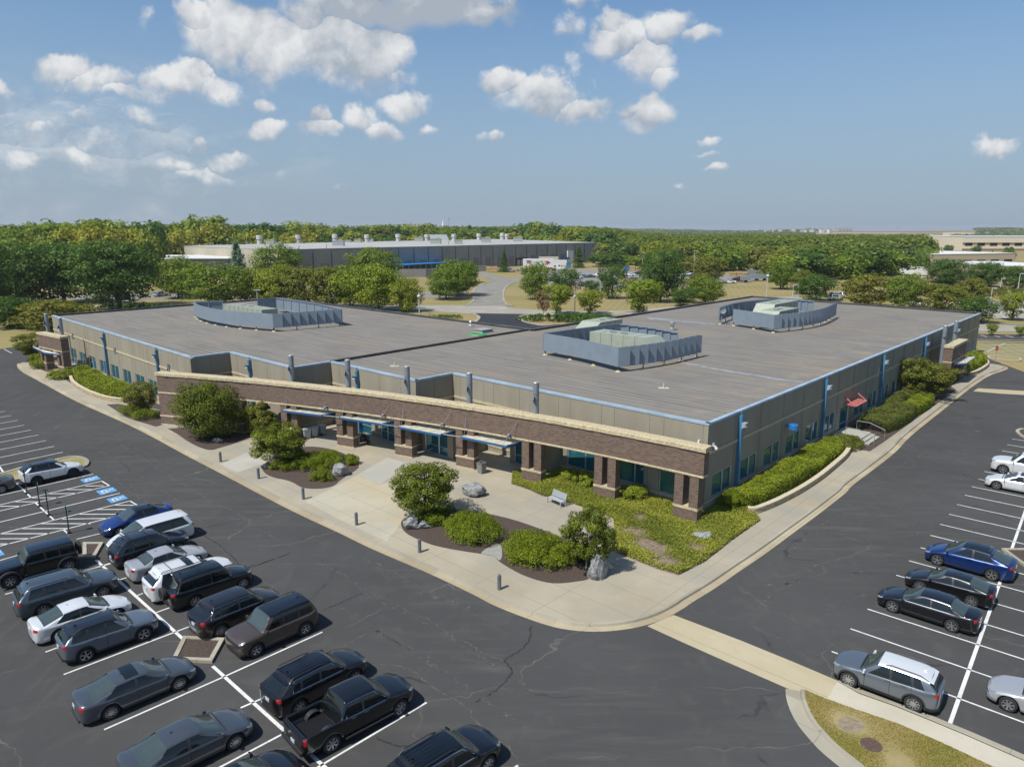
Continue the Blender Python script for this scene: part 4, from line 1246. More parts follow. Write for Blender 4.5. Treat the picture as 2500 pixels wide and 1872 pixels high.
cans = [([cq5(712, 365, 3.15), cq5(1065, 437, 3.15)], 14.8, 20.0, 'rightmost of the four blue edged canopies, above the litter bin', (3, 4)),
        ([cq5(230, 288, 3.15), cq5(555, 350, 3.15)], 21.3, 26.6, 'blue edged canopy above the glass doors, second from the right', (2, 3)),
        ([cq4(1512, 532, 3.15), cq4(1840, 582, 3.15)], 27.7, 33.0, 'blue edged canopy above the parked motorcycle', (1, 2)),
        ([cq4(1073, 478, 3.15), cq4(1375, 515, 3.15)], 34.3, 39.6, 'leftmost blue edged canopy, above the wheeled bins', (0, 1))]
for (fr_, t0, t1, lab, pi_) in cans:
    wr, wl = arc_pt(t0, 1.5), arc_pt(t1 - .9, 1.5)
    fl, fr = [Vector((p.x, p.y, 0)) for p in fr_]
    wr.z = wl.z = 0
    a, b = [W(post_s[i], post_t[i], 7.5) for i in pi_]
    canopy(fl, fr, wr, wl, 3.15, lab, [(fl * .93 + fr * .07, a), (fr * .93 + fl * .07, b)])
# horizontal stay rods between the canopies
for (a, b) in ((cq5(575, 347, 3.2), cq5(712, 368, 3.2)), (cq5(95, 268, 3.2), cq5(230, 290, 3.2)), (cq4(1385, 518, 3.2), cq4(1512, 532, 3.2))):
    m = MB(); m.tube([a, b], .035, 6); o = m.build('stay_rod', CAB); rebase(o, a)
    tag(o, 'thin grey rod joining two neighbouring blue edged canopies', 'rod', 'rods between the canopies')

# ------------------------------------------------------------------ small brick entrance portals at both far ends
def portal(a, b, nin, label, canf, canl, flip=False):
    """a, b: front face ends in plan; nin: unit vector towards the building"""
    a = Vector((a.x, a.y, 0)); b = Vector((b.x, b.y, 0)); u = (b - a).normalized(); L = (b - a).length
    root = empty('brick_portal', (a + b) / 2, 0, label, 'portal', 'brick portals at the side entrances')
    th = 1.0
    def R(d0, d1, k0, k1):
        q = [a + u * d0 + nin * k0, a + u * d1 + nin * k0, a + u * d1 + nin * k1, a + u * d0 + nin * k1]
        ar = sum(q[i].x * q[(i + 1) % 4].y - q[(i + 1) % 4].x * q[i].y for i in range(4))
        return q if ar > 0 else q[::-1]
    m = MB(); brick_box(m, R(0, L, 0, th), 3.5, 5.3); under(root, m.build('brick_beam', BRICK, None))
    m = MB(); m.prism(R(-.1, L + .1, -.1, th + .1), 5.3, 5.62, bottom=True); under(root, m.build('stone_coping', STONE, None))
    m = MB(); m.prism(R(-.03, L + .03, -.03, th + .03), 3.34, 3.5, bottom=True); under(root, m.build('stone_band', STONE, None))
    for d0, d1 in ((0, 2.0), (L - 2.0, L)):
        m = MB(); brick_box(m, R(d0, d1, 0, th), -.05, 1.05); brick_box(m, R(d0, d0 + .65, .01, th - .01), 1.2, 3.34, False); brick_box(m, R(d1 - .65, d1, .01, th - .01), 1.2, 3.34, False)
        p = under(root, m.build('brick_pier', BRICK, None))
        m = MB(); m.prism(R(d0 - .04, d1 + .04, -.04, th + .04), 1.05, 1.2, bottom=True); o = under(root, m.build('stone_cap', STONE, None)); o.parent = p
    return root
lpA, lpB = W(-16.9, 100.5), W(-16.0, 92.6)
portal(lpA, lpB, (E1).normalized(), 'brick portal with a blue edged canopy at the far left entrance', None, None)
rpA, rpB = W(61.3, -2.9), W(69.6, -2.9)
portal(rpA, rpB, E2.copy(), 'brick portal with a blue edged canopy at the far right entrance', None, None)
for (s, t, l) in ((-15.0, 102.2, 'round grey steel post farther from the corner at the left brick portal'), (-15.2, 94.6, 'round grey steel post nearer the corner at the left brick portal'),
                  (62.3, -1.5, 'round grey steel post nearer the corner at the right brick portal'), (68.8, -1.45, 'round grey steel post farther from the corner at the right brick portal')):
    steel_post(W(s, t), 8.1, l)
k0 = qpix(0, 700, .31646); k5 = qpix(1900, 700, .27125)
a, b = k0(255, 465, 3.0), k0(345, 508, 3.0)
canopy(a * 1, b * 1, Vector((*W(-16.1, 93.2).xy, 3.0)), Vector((*W(-16.6, 100.0).xy, 3.0)), 0.0, 'blue edged canopy of the far left brick portal', [(a, W(-15.0, 102.2, 7.2)), (b, W(-15.2, 94.6, 7.2))])
a, b = k5(1690, 690, 3.0), k5(1773, 632, 3.0)
canopy(b * 1, a * 1, Vector((*W(62.6, -2.6).xy, 3.0)), Vector((*W(69.0, -2.6).xy, 3.0)), 0.0, 'blue edged canopy of the far right brick portal', [(a, W(62.3, -1.5, 7.2)), (b, W(68.8, -1.45, 7.2))])

# ------------------------------------------------------------------ rooftop screens and air handling units
SCR = mat('screen_panel', (0.20, 0.245, 0.29), .55, metal=.15, var=.08, vscale=.8)
SCR_IN = mat('screen_frame', (0.24, 0.30, 0.36), .5, metal=.2)
PAD = mat('pitch_pad', (0.42, 0.37, 0.22), .8)
ZR = 6.725
def screen(name_label, runs, zb=7.25, zt=9.2):
    """runs: list of polylines in (s, t) with (step, fin) : louvred panels overlap like scales when fin > 0"""
    c = W(*runs[0][0][0])
    root = empty('equipment_screen', (c.x, c.y, ZR), 0, name_label, 'roof screen', 'metal screens around the rooftop units')
    for pts, npan, fin in runs:
        P = [W(*p) for p in pts]
        # resample
        seg = [(P[i + 1] - P[i]).length for i in range(len(P) - 1)]; tot = sum(seg)
        def at(d):
            for i, l in enumerate(seg):
                if d <= l or i == len(seg) - 1: return P[i].lerp(P[i + 1], min(1, d / l)), (P[i + 1] - P[i]).normalized()
                d -= l
        m = MB(); fr = MB(); leg = MB(); pad = MB()
        for k in range(npan):
            a, ua = at(tot * k / npan); b, ub = at(tot * (k + 1) / npan)
            u = (b - a).normalized(); nn = Vector((u.y, -u.x, 0))          # outward = right side
            b2 = b + nn * fin
            o = nn * .03
            q = [a, b2, b2 - o, a - o]
            m.hexa([Vector((p.x, p.y, zb)) for p in q] + [Vector((p.x, p.y, zt)) for p in q])
            if fin:
                e_ = u * .03; q = [b2, b, b - e_, b2 - e_]; m.hexa([Vector((p.x, p.y, zb)) for p in q] + [Vector((p.x, p.y, zt)) for p in q])
            if k % 2 == 0:
                fr.bar(Vector((a.x, a.y, zb)) - nn * .10, Vector((a.x, a.y, zt)) - nn * .10, .08, .08)
        for z in (zt - .06, zb + .08):
            for k in range(npan):
                a, ua = at(tot * k / npan); b, ub = at(tot * (k + 1) / npan); nn = Vector((ua.y, -ua.x, 0))
                fr.bar(Vector((a.x, a.y, z)) - nn * .12, Vector((b.x, b.y, z)) - nn * .12, .09, .09)
        nl = max(2, int(tot / 3.2) + 1)
        for k in range(nl):
            a, ua = at(tot * (k + .04) / (nl - 1 + .08)); nn = Vector((ua.y, -ua.x, 0)); a = a - nn * .1
            leg.tube([(a.x, a.y, ZR), (a.x, a.y, zb + .1)], .055, 6)
            pad.lathe((a.x, a.y, ZR + .001), [(.28, 0), (.2, .06), (.07, .16), (.0, .16)], 8)
        under(root, m.build('screen_panels', SCR, None)); under(root, fr.build('screen_frame', SCR_IN, None)); under(root, leg.build('screen_leg', BLACKP, None)); under(root, pad.build('leg_base', PAD, None))
    return root
# outward is to the right of the direction of travel (s,t is a right-handed frame)
screen('curved grey blue metal screen on the far left roof wing', [
    ([(3.4, 67.6), (13.4, 66.2)], 8, .38), ([(13.6, 66.0), (15.3, 74.2), (15.9, 81.5), (16.2, 89.6)], 18, .0), ([(16.2, 89.8), (12.9, 89.9)], 3, 0), ([(7.6, 91.5), (3.6, 93.0)], 4, 0),
    ([(3.5, 93.0), (2.0, 88.6), (1.4, 85.5), (1.0, 82.3), (.95, 79.3), (1.2, 76.2), (1.8, 73.2), (2.6, 70.4), (3.4, 67.6)], 26, .0)])
screen('square grey blue metal screen near the middle of the roof', [
    ([(14.6, 28.0), (14.3, 25.2), (13.9, 22.6), (13.0, 19.4), (12.1, 16.2)], 10, .0), ([(12.1, 16.2), (15.2, 15.35), (17.6, 14.95), (20.0, 14.7), (25.4, 14.65)], 11, .36),
    ([(25.6, 17.4), (27.2, 21.8), (27.6, 26.6)], 7, .12), ([(27.6, 26.8), (20.0, 27.8), (14.7, 28.1)], 11, .12)])
screen('long curved grey blue metal screen on the far right of the roof', [
    ([(52.6, 23.9), (51.2, 20.0), (49.5, 16.4)], 6, .0), ([(49.5, 16.4), (52, 15.7), (54.6, 15.0), (57.4, 14.65), (60.8, 14.55), (63.8, 14.8), (67.2, 15.3), (70.5, 15.9), (72.6, 16.4)], 19, .36),
    ([(73.0, 19.8), (74.2, 25.4)], 5, .1), ([(74.2, 25.6), (68, 27.4), (64, 27.8), (60, 27.7), (55.5, 26.9), (53.0, 26.2)], 18, .16)])
HV = mat('pale_green_metal', (0.33, 0.36, 0.29), .5, metal=.1, var=.08, vscale=1.5)
HV_D = mat('unit_seam', (0.13, 0.145, 0.12), .6)
def hvac(s0, s1, t0, t1, h, label, hood=None, ang=0.0, name='rooftop_unit'):
    """box from (s0,t0) to (s1,t1); hood = 's0','s1','t0','t1' sloping intake at that end"""
    c = W((s0 + s1) / 2, (t0 + t1) / 2); root = empty(name, (c.x, c.y, ZR), 0, label, 'air handling unit', 'rooftop air handling units')
    m = MB(); m.box((c.x, c.y, ZR + .35), (s1 - s0, t1 - t0, h), E1)
    under(root, m.build('casing', HV, None))
    m = MB(); m.box((c.x, c.y, ZR), (s1 - s0 - .3, t1 - t0 - .3, .36), E1); under(root, m.build('kerb', TAR, None))
    m = MB(); long_s = (s1 - s0) > (t1 - t0); L = max(s1 - s0, t1 - t0); k = int(L / 1.3)
    for i in range(1, k):
        q = i / k
        if long_s: p = [W(lerp(s0, s1, q), t0 - .012, 0), W(lerp(s0, s1, q), t1 + .012, 0)]
        else: p = [W(s0 - .012, lerp(t0, t1, q), 0), W(s1 + .012, lerp(t0, t1, q), 0)]
        for e in p: m.tube([Vector((e.x, e.y, ZR + .38)), Vector((e.x, e.y, ZR + .33 + h))], .02, 4)
        m.tube([Vector((p[0].x, p[0].y, ZR + .355 + h)), Vector((p[1].x, p[1].y, ZR + .355 + h))], .02, 4)
    under(root, m.build('panel_seam', HV_D, None))
    if hood:
        m = MB(); d = 1.5; z0, z1 = ZR + .9, ZR + .35 + h - .02
        if hood == 't0': q = [W(s0, t0), W(s1, t0)]; o = -E2 * d
        elif hood == 't1': q = [W(s1, t1), W(s0, t1)]; o = E2 * d
        elif hood == 's0': q = [W(s0, t1), W(s0, t0)]; o = -E1 * d
        else: q = [W(s1, t0), W(s1, t1)]; o = E1 * d
        a, b = [Vector((e.x, e.y, 0)) for e in q]
        m.poly([a + o + Vector((0, 0, z0 + .2)), b + o + Vector((0, 0, z0 + .2)), b + Vector((0, 0, z1)), a + Vector((0, 0, z1))])
        for e in (a, b): m.poly([e + Vector((0, 0, z0)), e + o + Vector((0, 0, z0)), e + o + Vector((0, 0, z0 + .2)), e + Vector((0, 0, z1))])
        m.poly([a + o + Vector((0, 0, z0)), b + o + Vector((0, 0, z0)), b + o + Vector((0, 0, z0 + .2)), a + o + Vector((0, 0, z0 + .2))])
        under(root, m.build('intake_hood', HV, None))
    for i in range(3):
        m = MB(); q = (i + .5) / (5 if L > 5 else 3)
        p = W(lerp(s0, s1, q) if long_s else (s0 + s1) / 2, (t0 + t1) / 2 if long_s else lerp(t1, t0, q), ZR + .35 + h)
        m.lathe(p, [(.42, 0), (.42, .05), (.34, .05), (.30, .02), (.0, .02)], 14); under(root, m.build('fan_cowl', HV_D if i else HV, None))
    return root
hvac(6.0, 8.6, 75.5, 87.0, 1.9, 'pale green air handling unit inside the curved screen on the left wing', 't1')
hvac(19.4, 22.2, 17.6, 25.2, 2.1, 'pale green air handling unit inside the square screen', 't0')
hvac(29.5, 34.5, 31.0, 34.0, 1.7, 'pale unit standing outside the square screen near the back parapet', 's0')
hvac(54.2, 61.0, 17.6, 20.4, 2.1, 'nearer of two pale green units inside the far right screen', 's0')
hvac(61.5, 70.5, 21.4, 24.4, 2.3, 'farther of two pale green units inside the far right screen', 's0')
# mushroom vent, dish, hatch and hose
p = qb7(1015, 327, ZR); m = MB(); m.lathe(p, [(.45, 0), (.45, .25), (.3, .3), (.3, .75), (.42, .78), (.42, 1.15), (.30, 1.25), (.28, 1.0), (0.0, 1.0)], 18)
tag(rebase(m.build('exhaust_fan', mat('galvanised', (.45, .46, .46), .35, metal=.6), smooth=False), p), 'round galvanised exhaust fan behind the square roof screen', 'exhaust fan')
r3 = qpix(1000, 520, .27125)
p = r3(550, 1020, ZR); m = MB(); m.lathe(p, [(.5, 0), (.5, .1), (.2, .3), (.25, .7), (.12, .85), (0, .9)], 12)
tag(rebase(m.build('roof_vent', MATS['galvanised']), p), 'small silver vent near the inner corner of the left roof wing', 'roof vent')
p = r3(665, 1070, ZR); m = MB(); m.box(p, (2.0, 1.6, .35), E1); m.box(p + Vector((0, 0, .352)), (2.2, 1.8, .08), E1)
tag(rebase(m.build('roof_hatch', mat('hatch_grey', (.3, .3, .3), .6)), p), 'grey roof hatch beside a coiled green hose', 'roof hatch')
p = r3(612, 1093, ZR + .04); m = MB(); R_ = random.Random(3)
pts = [p + Vector((math.cos(i * .55) * (1.0 + .35 * math.sin(i * .31)) + R_.uniform(-.1, .1), math.sin(i * .55) * .8 + R_.uniform(-.1, .1), .02 * (i % 3))) for i in range(48)]
m.tube(pts, .05, 5); tag(rebase(m.build('garden_hose', mat('green_hose', (.02, .42, .12), .5)), p), 'bright green hose coiled on the roof membrane', 'hose')
p = qb7(1330, 290, ZR)
root = empty('satellite_dish', p, 0, 'pale round dish on a mast at the left end of the far right screen', 'dish')
m = MB(); m.tube([(0, 0, 0), (0, 0, 2.2)], .08, 8); m.build('mast', POSTG, root)
m = MB(); m.lathe((0, -.2, 2.1), [(.0, .0), (.3, -.05), (.5, -.15), (.51, -.13), (.3, -.02), (.0, .03)], 20, axis='y'); m.build('dish_bowl', mat('dish_grey', (.22, .25, .27), .4), root)
# ------------------------------------------------------------------ ground, paving and markings
def sheet(name, pts, z, m, kind='structure', **k):
    b = MB(); b.poly([(p.x, p.y, z) for p in pts]); o = b.build(name, m, None, tri=True)
    # face up
    me = o.data
    if me.polygons and me.polygons[0].normal.z < 0: me.flip_normals()
    if kind: o["kind"] = kind
    return o
def slab(name, pts, z0, z1, m, kind='structure'):
    b = MB(); b.prism(pts, z0, z1); o = b.build(name, m, None, tri=True)
    if kind: o["kind"] = kind
    return o
def smooth_line(pts, n=6):
    """Catmull-Rom through 2-D/3-D points"""
    P = [Vector(p) for p in pts]; r = []
    for i in range(len(P) - 1):
        a, b, c, d = P[max(i - 1, 0)], P[i], P[i + 1], P[min(i + 2, len(P) - 1)]
        for k in range(n):
            t = k / n
            r.append(0.5 * ((2 * b) + (c - a) * t + (2 * a - 5 * b + 4 * c - d) * t * t + (3 * b - a - 3 * c + d) * t ** 3))
    r.append(P[-1]); return r
def offset(pts, d):
    """shift an open polyline sideways (positive = left)"""
    r = []
    for i, p in enumerate(pts):
        u = (pts[min(i + 1, len(pts) - 1)] - pts[max(i - 1, 0)]); u.z = 0; u.normalize()
        r.append(p + Vector((-u.y, u.x, 0)) * d)
    return r
def strip(mb, pts, d0, d1, z0, z1=None, mi=0):
    a = offset(pts, d0); b = offset(pts, d1)
    if z1 is None: z1 = z0
    for i in range(len(pts) - 1):
        mb.poly([(a[i].x, a[i].y, z0), (b[i].x, b[i].y, z1), (b[i + 1].x, b[i + 1].y, z1), (a[i + 1].x, a[i + 1].y, z0)], mi=mi)

q0 = qpix(0, 700, .31646); qa = qpix(0, 1050, .31646); q4 = qpix(350, 850, .31646); q5 = qpix(900, 950, .31646)
r1 = qpix(1400, 950, .31646); qd = qpix(1800, 1050, .31646); qe = qpix(1800, 1400, .31646); qc = qpix(600, 1350, .31646); r5 = qpix(1900, 700, .27125)

# terrain: one sheet reaching the horizon, flat near the camera, hills far away
def sstep(a, b, x):
    t = min(1, max(0, (x - a) / (b - a))); return t * t * (3 - 2 * t)
def wbk(u): return float(np.interp(u, [380, 415, 800, 1215, 1300, 1458], [390, 395, 485, 670, 615, 505]))
def terrain(x, y):
    r = math.hypot(x, y); az = math.degrees(math.atan2(x, y)); h = 0.0
    start = float(np.interp(1250 + FOC * math.tan(math.radians(max(-60, min(60, az)))), [300, 400, 800, 1215, 1300, 1458], [265, 385, 480, 665, 610, 500]))
    h += 10.5 * sstep(start, start + 150, r) * (1 - sstep(4, 13, az))
    h += sstep(1800, 4200, r) * (11 + 5.5 * math.sin(az * .21 + 1.3) + 3.0 * math.sin(az * .63) + 1.2 * math.sin(az * 2.1 + r * .001))
    h += 2.2 * sstep(255, 330, r) * sstep(22, 26, az) * (1 - sstep(31, 35, az)) * (1 - sstep(340, 400, r))
    return h
tv = []; tf = []
rad = [0, 30, 60, 100, 150, 200] + list(np.linspace(240, 700, 36)) + [780, 900, 1100, 1400, 1800, 2200, 2700, 3300, 4000, 5000, 6500, 9000]
na = 200
for r in rad:
    for k in range(na):
        a = 2 * math.pi * k / na; x, y = r * math.sin(a), r * math.cos(a)
        tv.append((x, y, terrain(x, y) - .03))
for i in range(len(rad) - 1):
    for k in range(na):
        a = i * na + k; b = i * na + (k + 1) % na
        tf.append((a, a + na, b + na, b))
me = bpy.data.meshes.new('ground'); me.from_pydata(tv, [], tf); me.materials.append(GRASS)
me.polygons.foreach_set('use_smooth', [True] * len(me.polygons)); me.update()
ground = bpy.data.objects.new('ground', me); COL.objects.link(ground); ground["kind"] = "structure"

# asphalt of the two front lots
far_l = [q0(0, 484), q0(90, 462), q0(200, 455), q0(300, 470)]
asp = [Vector((-75, 8, 0)), Vector((-30, -8, 0)), Vector((60, -8, 0)), Vector((125, 40, 0)), Vector((175, 105, 0)), r5(2212, 765), r5(1900, 650), W(95, 1), W(60, 8), W(8, 8), W(-4, 40), W(-8, 100), W(-15, 108), q0(330, 470), q0(200, 458), q0(90, 466), q0(0, 480), q0(-500, 520)]
sheet('asphalt_lot', asp, 0.0, ASPHALT)

# kerb line round the entrance plaza (outer edge of the gutter)
kl = [q0(140, 592), q0(130, 606), q0(150, 640), q0(205, 678), q0(300, 728), q0(440, 806), q0(600, 890), q0(800, 980), q0(1000, 1070), q0(1200, 1172), q0(1350, 1255), q0(1500, 1335),
      q4(600, 968), q4(1000, 1180), q4(1240, 1300), q4(1500, 1420), q4(1750, 1542), q5(300, 1350), q5(520, 1446), q5(800, 1580), qc(1900, 396), qc(2100, 478),
      D(1185, 1351), D(1235, 1361), D(1290, 1364), D(1345, 1360), D(1395, 1350), D(1440, 1334), D(1478, 1313), r1(910, 1648), r1(1100, 1530), r1(1300, 1392), r1(1500, 1254), r1(1700, 1106), r1(1900, 958), r1(2100, 800),
      qd(900, 418), qd(1200, 188), r5(1200, 1338), r5(1500, 1096), r5(1750, 898), r5(1900, 802), r5(2000, 765), r5(2060, 742), r5(2068, 728), r5(2030, 712), r5(1960, 700), r5(1890, 692)]
kl = smooth_line(kl, 4)
g_ = MB(); strip(g_, kl, 0.0, .46, .012, .006)
o = g_.build('gutter', GUTTER); o["kind"] = 'structure'
c_ = MB(); strip(c_, kl, .46, .50, .006, .135); strip(c_, kl, .50, .66, .135, .137)
o = c_.build('kerb', CURB); o["kind"] = 'structure'
inner = offset(kl, .66)
plaza = [Vector((p.x, p.y, 0)) for p in inner] + [W(92, .5), W(50, 2.0), W(2, 2), W(1, 27), W(-3, 42), W(-8, 55), W(-12, 103), W(-15.5, 106)]
b = MB(); b.poly([(p.x, p.y, .13) for p in plaza]); o = b.build('plaza_pavement', CONC, tri=True); o["kind"] = 'structure'
if o.data.polygons[0].normal.z < 0: o.data.flip_normals()
# paler replaced slabs
for pts in ([q4(590, 905), q4(800, 815), q4(960, 890), q4(730, 967)], [q4(1650, 985), q4(1890, 850), q4(2060, 910), q4(1825, 1058)]):
    sheet('pale_slab', pts, .134, CONC_LIGHT)
sheet('crossing_slab', [q4(1250, 1195), q4(1650, 988), q4(1822, 1060), q4(2130, 1000), q5(255, 1040), q5(140, 1185), q5(0, 1125), q4(1500, 1325)], .1325, make_concrete('grey_concrete', (0.36, 0.335, 0.27), (0.44, 0.41, 0.33), (0.43, 0.36, 0.22), 2.27, 4.54, patch=.8))

# concrete apron crossing the drive, bottom right
ap = [D(1398, 1352), D(1455, 1328), D(1500, 1345), D(1600, 1383), D(1720, 1432), D(1812, 1471), D(1790, 1520), D(1695, 1484), D(1560, 1425), D(1470, 1385)]
sheet('concrete_strip', ap, .012, make_concrete('pan_concrete', (0.42, 0.36, 0.235), (0.48, 0.42, 0.29), (0.35, 0.29, 0.18), 2.2, 0, rot=47, patch=.6))
# sidewalk and lawn, bottom right
sw = [qe(770, 850), qe(940, 945), qe(1210, 1040), qe(1480, 1150), qe(1780, 1275), qe(2212, 1465), qe(2600, 1640), qe(2400, 1720), qe(1950, 1500), qe(1600, 1335), qe(1250, 1180), qe(900, 1060), qe(690, 985)]
slab('sidewalk', sw, -.02, .13, make_concrete('walk_concrete', (0.44, 0.40, 0.31), (0.50, 0.455, 0.36), (0.36, 0.33, 0.27), 0, 2.9, rot=47))
b = MB(); edge = [qe(770, 850), qe(940, 940), qe(1210, 1035), qe(1480, 1145), qe(1780, 1270), qe(2212, 1460), qe(2600, 1640)]
strip(b, edge, 0, .16, .134); strip(b, edge, .16, .17, .134, .0); strip(b, edge, .17, .55, .012)
o = b.build('kerb', CURB); o["kind"] = 'structure'
curve = smooth_line([qe(372, 885), qe(378, 960), qe(410, 1060), qe(470, 1170), qe(560, 1280), qe(650, 1375), qe(800, 1500), qe(1000, 1660), qe(1300, 1850)], 5)
b = MB(); strip(b, curve, 0, .62, .014); strip(b, curve, .62, .65, .014, .14); strip(b, curve, .65, .80, .14)
o = b.build('kerb', CURB); o["kind"] = 'structure'
ci = offset(curve, .8)
lawn_pts = [Vector((p.x, p.y, 0)) for p in ci] + [qe(1950, 1700), qe(2400, 1720), qe(1950, 1500), qe(1600, 1335), qe(1250, 1180), qe(900, 1060), qe(690, 985)]
def lawn_mat():
    m, t, p = base_mat('patchy_lawn', .95)
    g = t.new('ShaderNodeNewGeometry').outputs['Position']
    col = t.mix(t.mr(t.noise(g, .55, 5, .65), .42, .58), (.36, .275, .14, 1), (.25, .22, .085, 1))
    col = t.mix(t.mr(t.noise(g, 25, 3, .7), .35, .7, 0, .6), col, (.19, .165, .065, 1))
    t.l.new(col, p.inputs['Base Color']); return m
LAWN = lawn_mat()
slab('lawn', lawn_pts, -.02, .125, LAWN)
sheet('bare_earth', smooth_line([qe(770, 1150), qe(830, 1120), qe(930, 1150), qe(985, 1180), qe(950, 1230), qe(870, 1240), qe(790, 1200), qe(770, 1150)], 4), .132, mat('earth', (.24, .19, .13), .95, var=.3, vscale=5))
mc = qe(1030, 1340); m = MB(); m.lathe((mc.x, mc.y, .13), [(.42, 0), (.42, .02), (.36, .03), (.0, .03)], 20)
for k in range(-3, 4): m.bar((mc.x - .3, mc.y + k * .085, .165), (mc.x + .3, mc.y + k * .085, .165), .04, .015)
tag(rebase(m.build('manhole_cover', mat('rusty_iron', (.10, .065, .05), .8, var=.3, vscale=8)), (mc.x, mc.y, .13)), 'round rusty brown manhole cover set in the patchy grass', 'manhole cover')

# raised planting islands with kerb in the lots
def island(pts, fill, name='planting_island', h=.16, w=.22, label=None, z=.0):
    P = [Vector((p.x, p.y, 0)) for p in pts]
    ar = sum(P[i].x * P[(i + 1) % len(P)].y - P[(i + 1) % len(P)].x * P[i].y for i in range(len(P)))
    if ar < 0: P = P[::-1]
    n = len(P); I = []
    for i in range(n):
        a, b, c = P[i - 1], P[i], P[(i + 1) % n]
        u1 = (b - a).normalized(); u2 = (c - b).normalized(); n1 = Vector((-u1.y, u1.x, 0)); n2 = Vector((-u2.y, u2.x, 0))
        k = (n1 + n2); k = k / max(.35, k.length_squared) * 2 * w; I.append(b + k)
    m = MB()
    for i in range(n):
        j = (i + 1) % n
        m.poly([(*P[i].xy, z), (*P[j].xy, z), (*P[j].xy, z + h), (*P[i].xy, z + h)]); m.poly([(*P[i].xy, z + h), (*P[j].xy, z + h), (*I[j].xy, z + h), (*I[i].xy, z + h)])
        m.poly([(*I[i].xy, z + h), (*I[j].xy, z + h), (*I[j].xy, z), (*I[i].xy, z)])
    o = m.build('kerb', CURB); o["kind"] = 'structure'
    sheet(name, I, z + h - .05, fill)
qb = qpix(100, 1350, .31646)
island([qb(1100, 655), qb(1432, 650), qb(1320, 855), qb(1185, 860), qb(1020, 790)][:1] + [qb(1420, 672), qb(1322, 850), qb(1010, 838)], GRAVEL if False else MULCH)
island([qa(640, 878), qa(800, 878), qa(735, 990), qa(640, 990)], MULCH)
island([qd(2035, 925), qd(2320, 925), qd(2330, 1110), qd(2205, 1050)], MULCH)
isl = smooth_line([qa(-300, 420), qa(-100, 365), qa(60, 325), qa(200, 285), qa(400, 240), qa(520, 213), qa(620, 210), qa(680, 235), qa(688, 262), qa(650, 290), qa(500, 300), qa(300, 345), qa(140, 390), qa(0, 420), qa(-280, 480)], 4)
island(isl, LAWN, w=.35)
isl = smooth_line([r5(2135, 1300), r5(2180, 1285), r5(2300, 1290), r5(2420, 1310), r5(2430, 1380), r5(2300, 1390), r5(2180, 1350), r5(2135, 1310)], 4)
island(isl, MULCH, w=.3)

# painted lines
PL = MB()
def line(a, b, w=.10, z=.006):
    a = Vector((a.x, a.y, 0)); b = Vector((b.x, b.y, 0)); u = (b - a).normalized(); n = Vector((-u.y, u.x, 0)) * w / 2
    PL.poly([(*(a - n).xy, z), (*(b - n).xy, z), (*(b + n).xy, z), (*(a + n).xy, z)])
# right lot
tipR = [(1908, 318), (1860, 377), (1810, 435), (1756, 500), (1694, 572), (1633, 647), (1565, 725), (1491, 810), (1415, 905), (1325, 1006), (1226, 1117), (1110, 1250), (1005, 1378), (873, 1530), (728, 1705)]
divA, divB = qe(1635, 1170), G(2500, 1255)
dv = (divB - divA).normalized()
tips = [qd(x, y) for x, y in tipR]
lnA = tips[12]; lnB = qe(1915, 565); sdir = (lnB - lnA).normalized()
def isect(p, d, q, e):
    den = d.x * e.y - d.y * e.x; t = ((q.x - p.x) * e.y - (q.y - p.y) * e.x) / den; return p + d * t
endsR = [(1790, 1115), None]
for i, p in enumerate(tips):
    # stalls fan very slightly, as measured from the photograph
    q = isect(p, sdir, divA, dv)
    line(p, p + sdir * ((q - p).length + 5.4), .10)
line(divA, divA + dv * 46, .16)
u = (tips[0] - tips[6]).normalized()
for k in range(1, 9): p = tips[0] + u * 2.7 * k; line(p, p + sdir * 11, .10)
# left lot, near rows
dA, dB = qb(1325, 870), qb(2180, 1640)
d2A, d2B = qa(740, 1000), qb(1100, 665)
ddir = (dB - dA).normalized()
line(dA, dB + ddir * 6, .16); line(d2A, d2B, .16)
for a, b in (((175, 935), (1165, 558)), ((487, 1360), (1405, 955)), ((1405, 955), (2170, 608)), ((1540, 1192), (1740, 1105)), ((35, 762), (135, 725)), ((890, 457), (1040, 402)), ((740, 327), (810, 300)), ((590, 210), (700, 175)), ((280, 152), (540, 80)), ((1370, 1655), (1880, 1385))):
    line(qb(*a), qb(*b), .10)
p, q = qb(1370, 1655), qb(1880, 1385); line(p, p + (p - q).normalized() * 2.0, .10)
line(qc(1395, 1150), qc(555, 1650), .10); p, q = qc(555, 1650), qc(1395, 1150); line(p, p + (p - q).normalized() * 5, .10)
for a, b in (((40, 1265), (125, 1240)), ((595, 1100), (850, 1025)), ((0, 1003), (150, 960)), ((590, 840), (770, 797)), ((245, 1542), (290, 1530))): line(qa(*a), qa(*b), .10)
for x, y in ((2100, 1635),):
    p = qc(x, y); line(p, p - (qc(1395, 1150) - qc(555, 1650)).normalized() * 5.0, .10)
# left lot, far row of angled stall ends
tipL = [(40, 960), (85, 993), (135, 1030), (187, 1067), (240, 1104), (298, 1142), (357, 1185), (417, 1230), (485, 1275)]
dl = (q0(485, 1275) - qa(0, 273)).normalized()
for x, y in tipL: p = q0(x, y); line(p, p - dl * 5.6, .10)
p = q0(40, 960); up_ = (p - q0(485, 1275)).normalized() if False else (q0(40, 960) - q0(240, 1104)).normalized()
for k in range(1, 9): c = p + up_ * 2.7 * k; line(c, c - dl * 5.6, .10)
line(q0(485, 1275) - dl * 5.6, q0(485, 1275) - dl * 5.6 + up_ * 42, .16)
line(qa(-4, 280), qa(28, 328), .14)
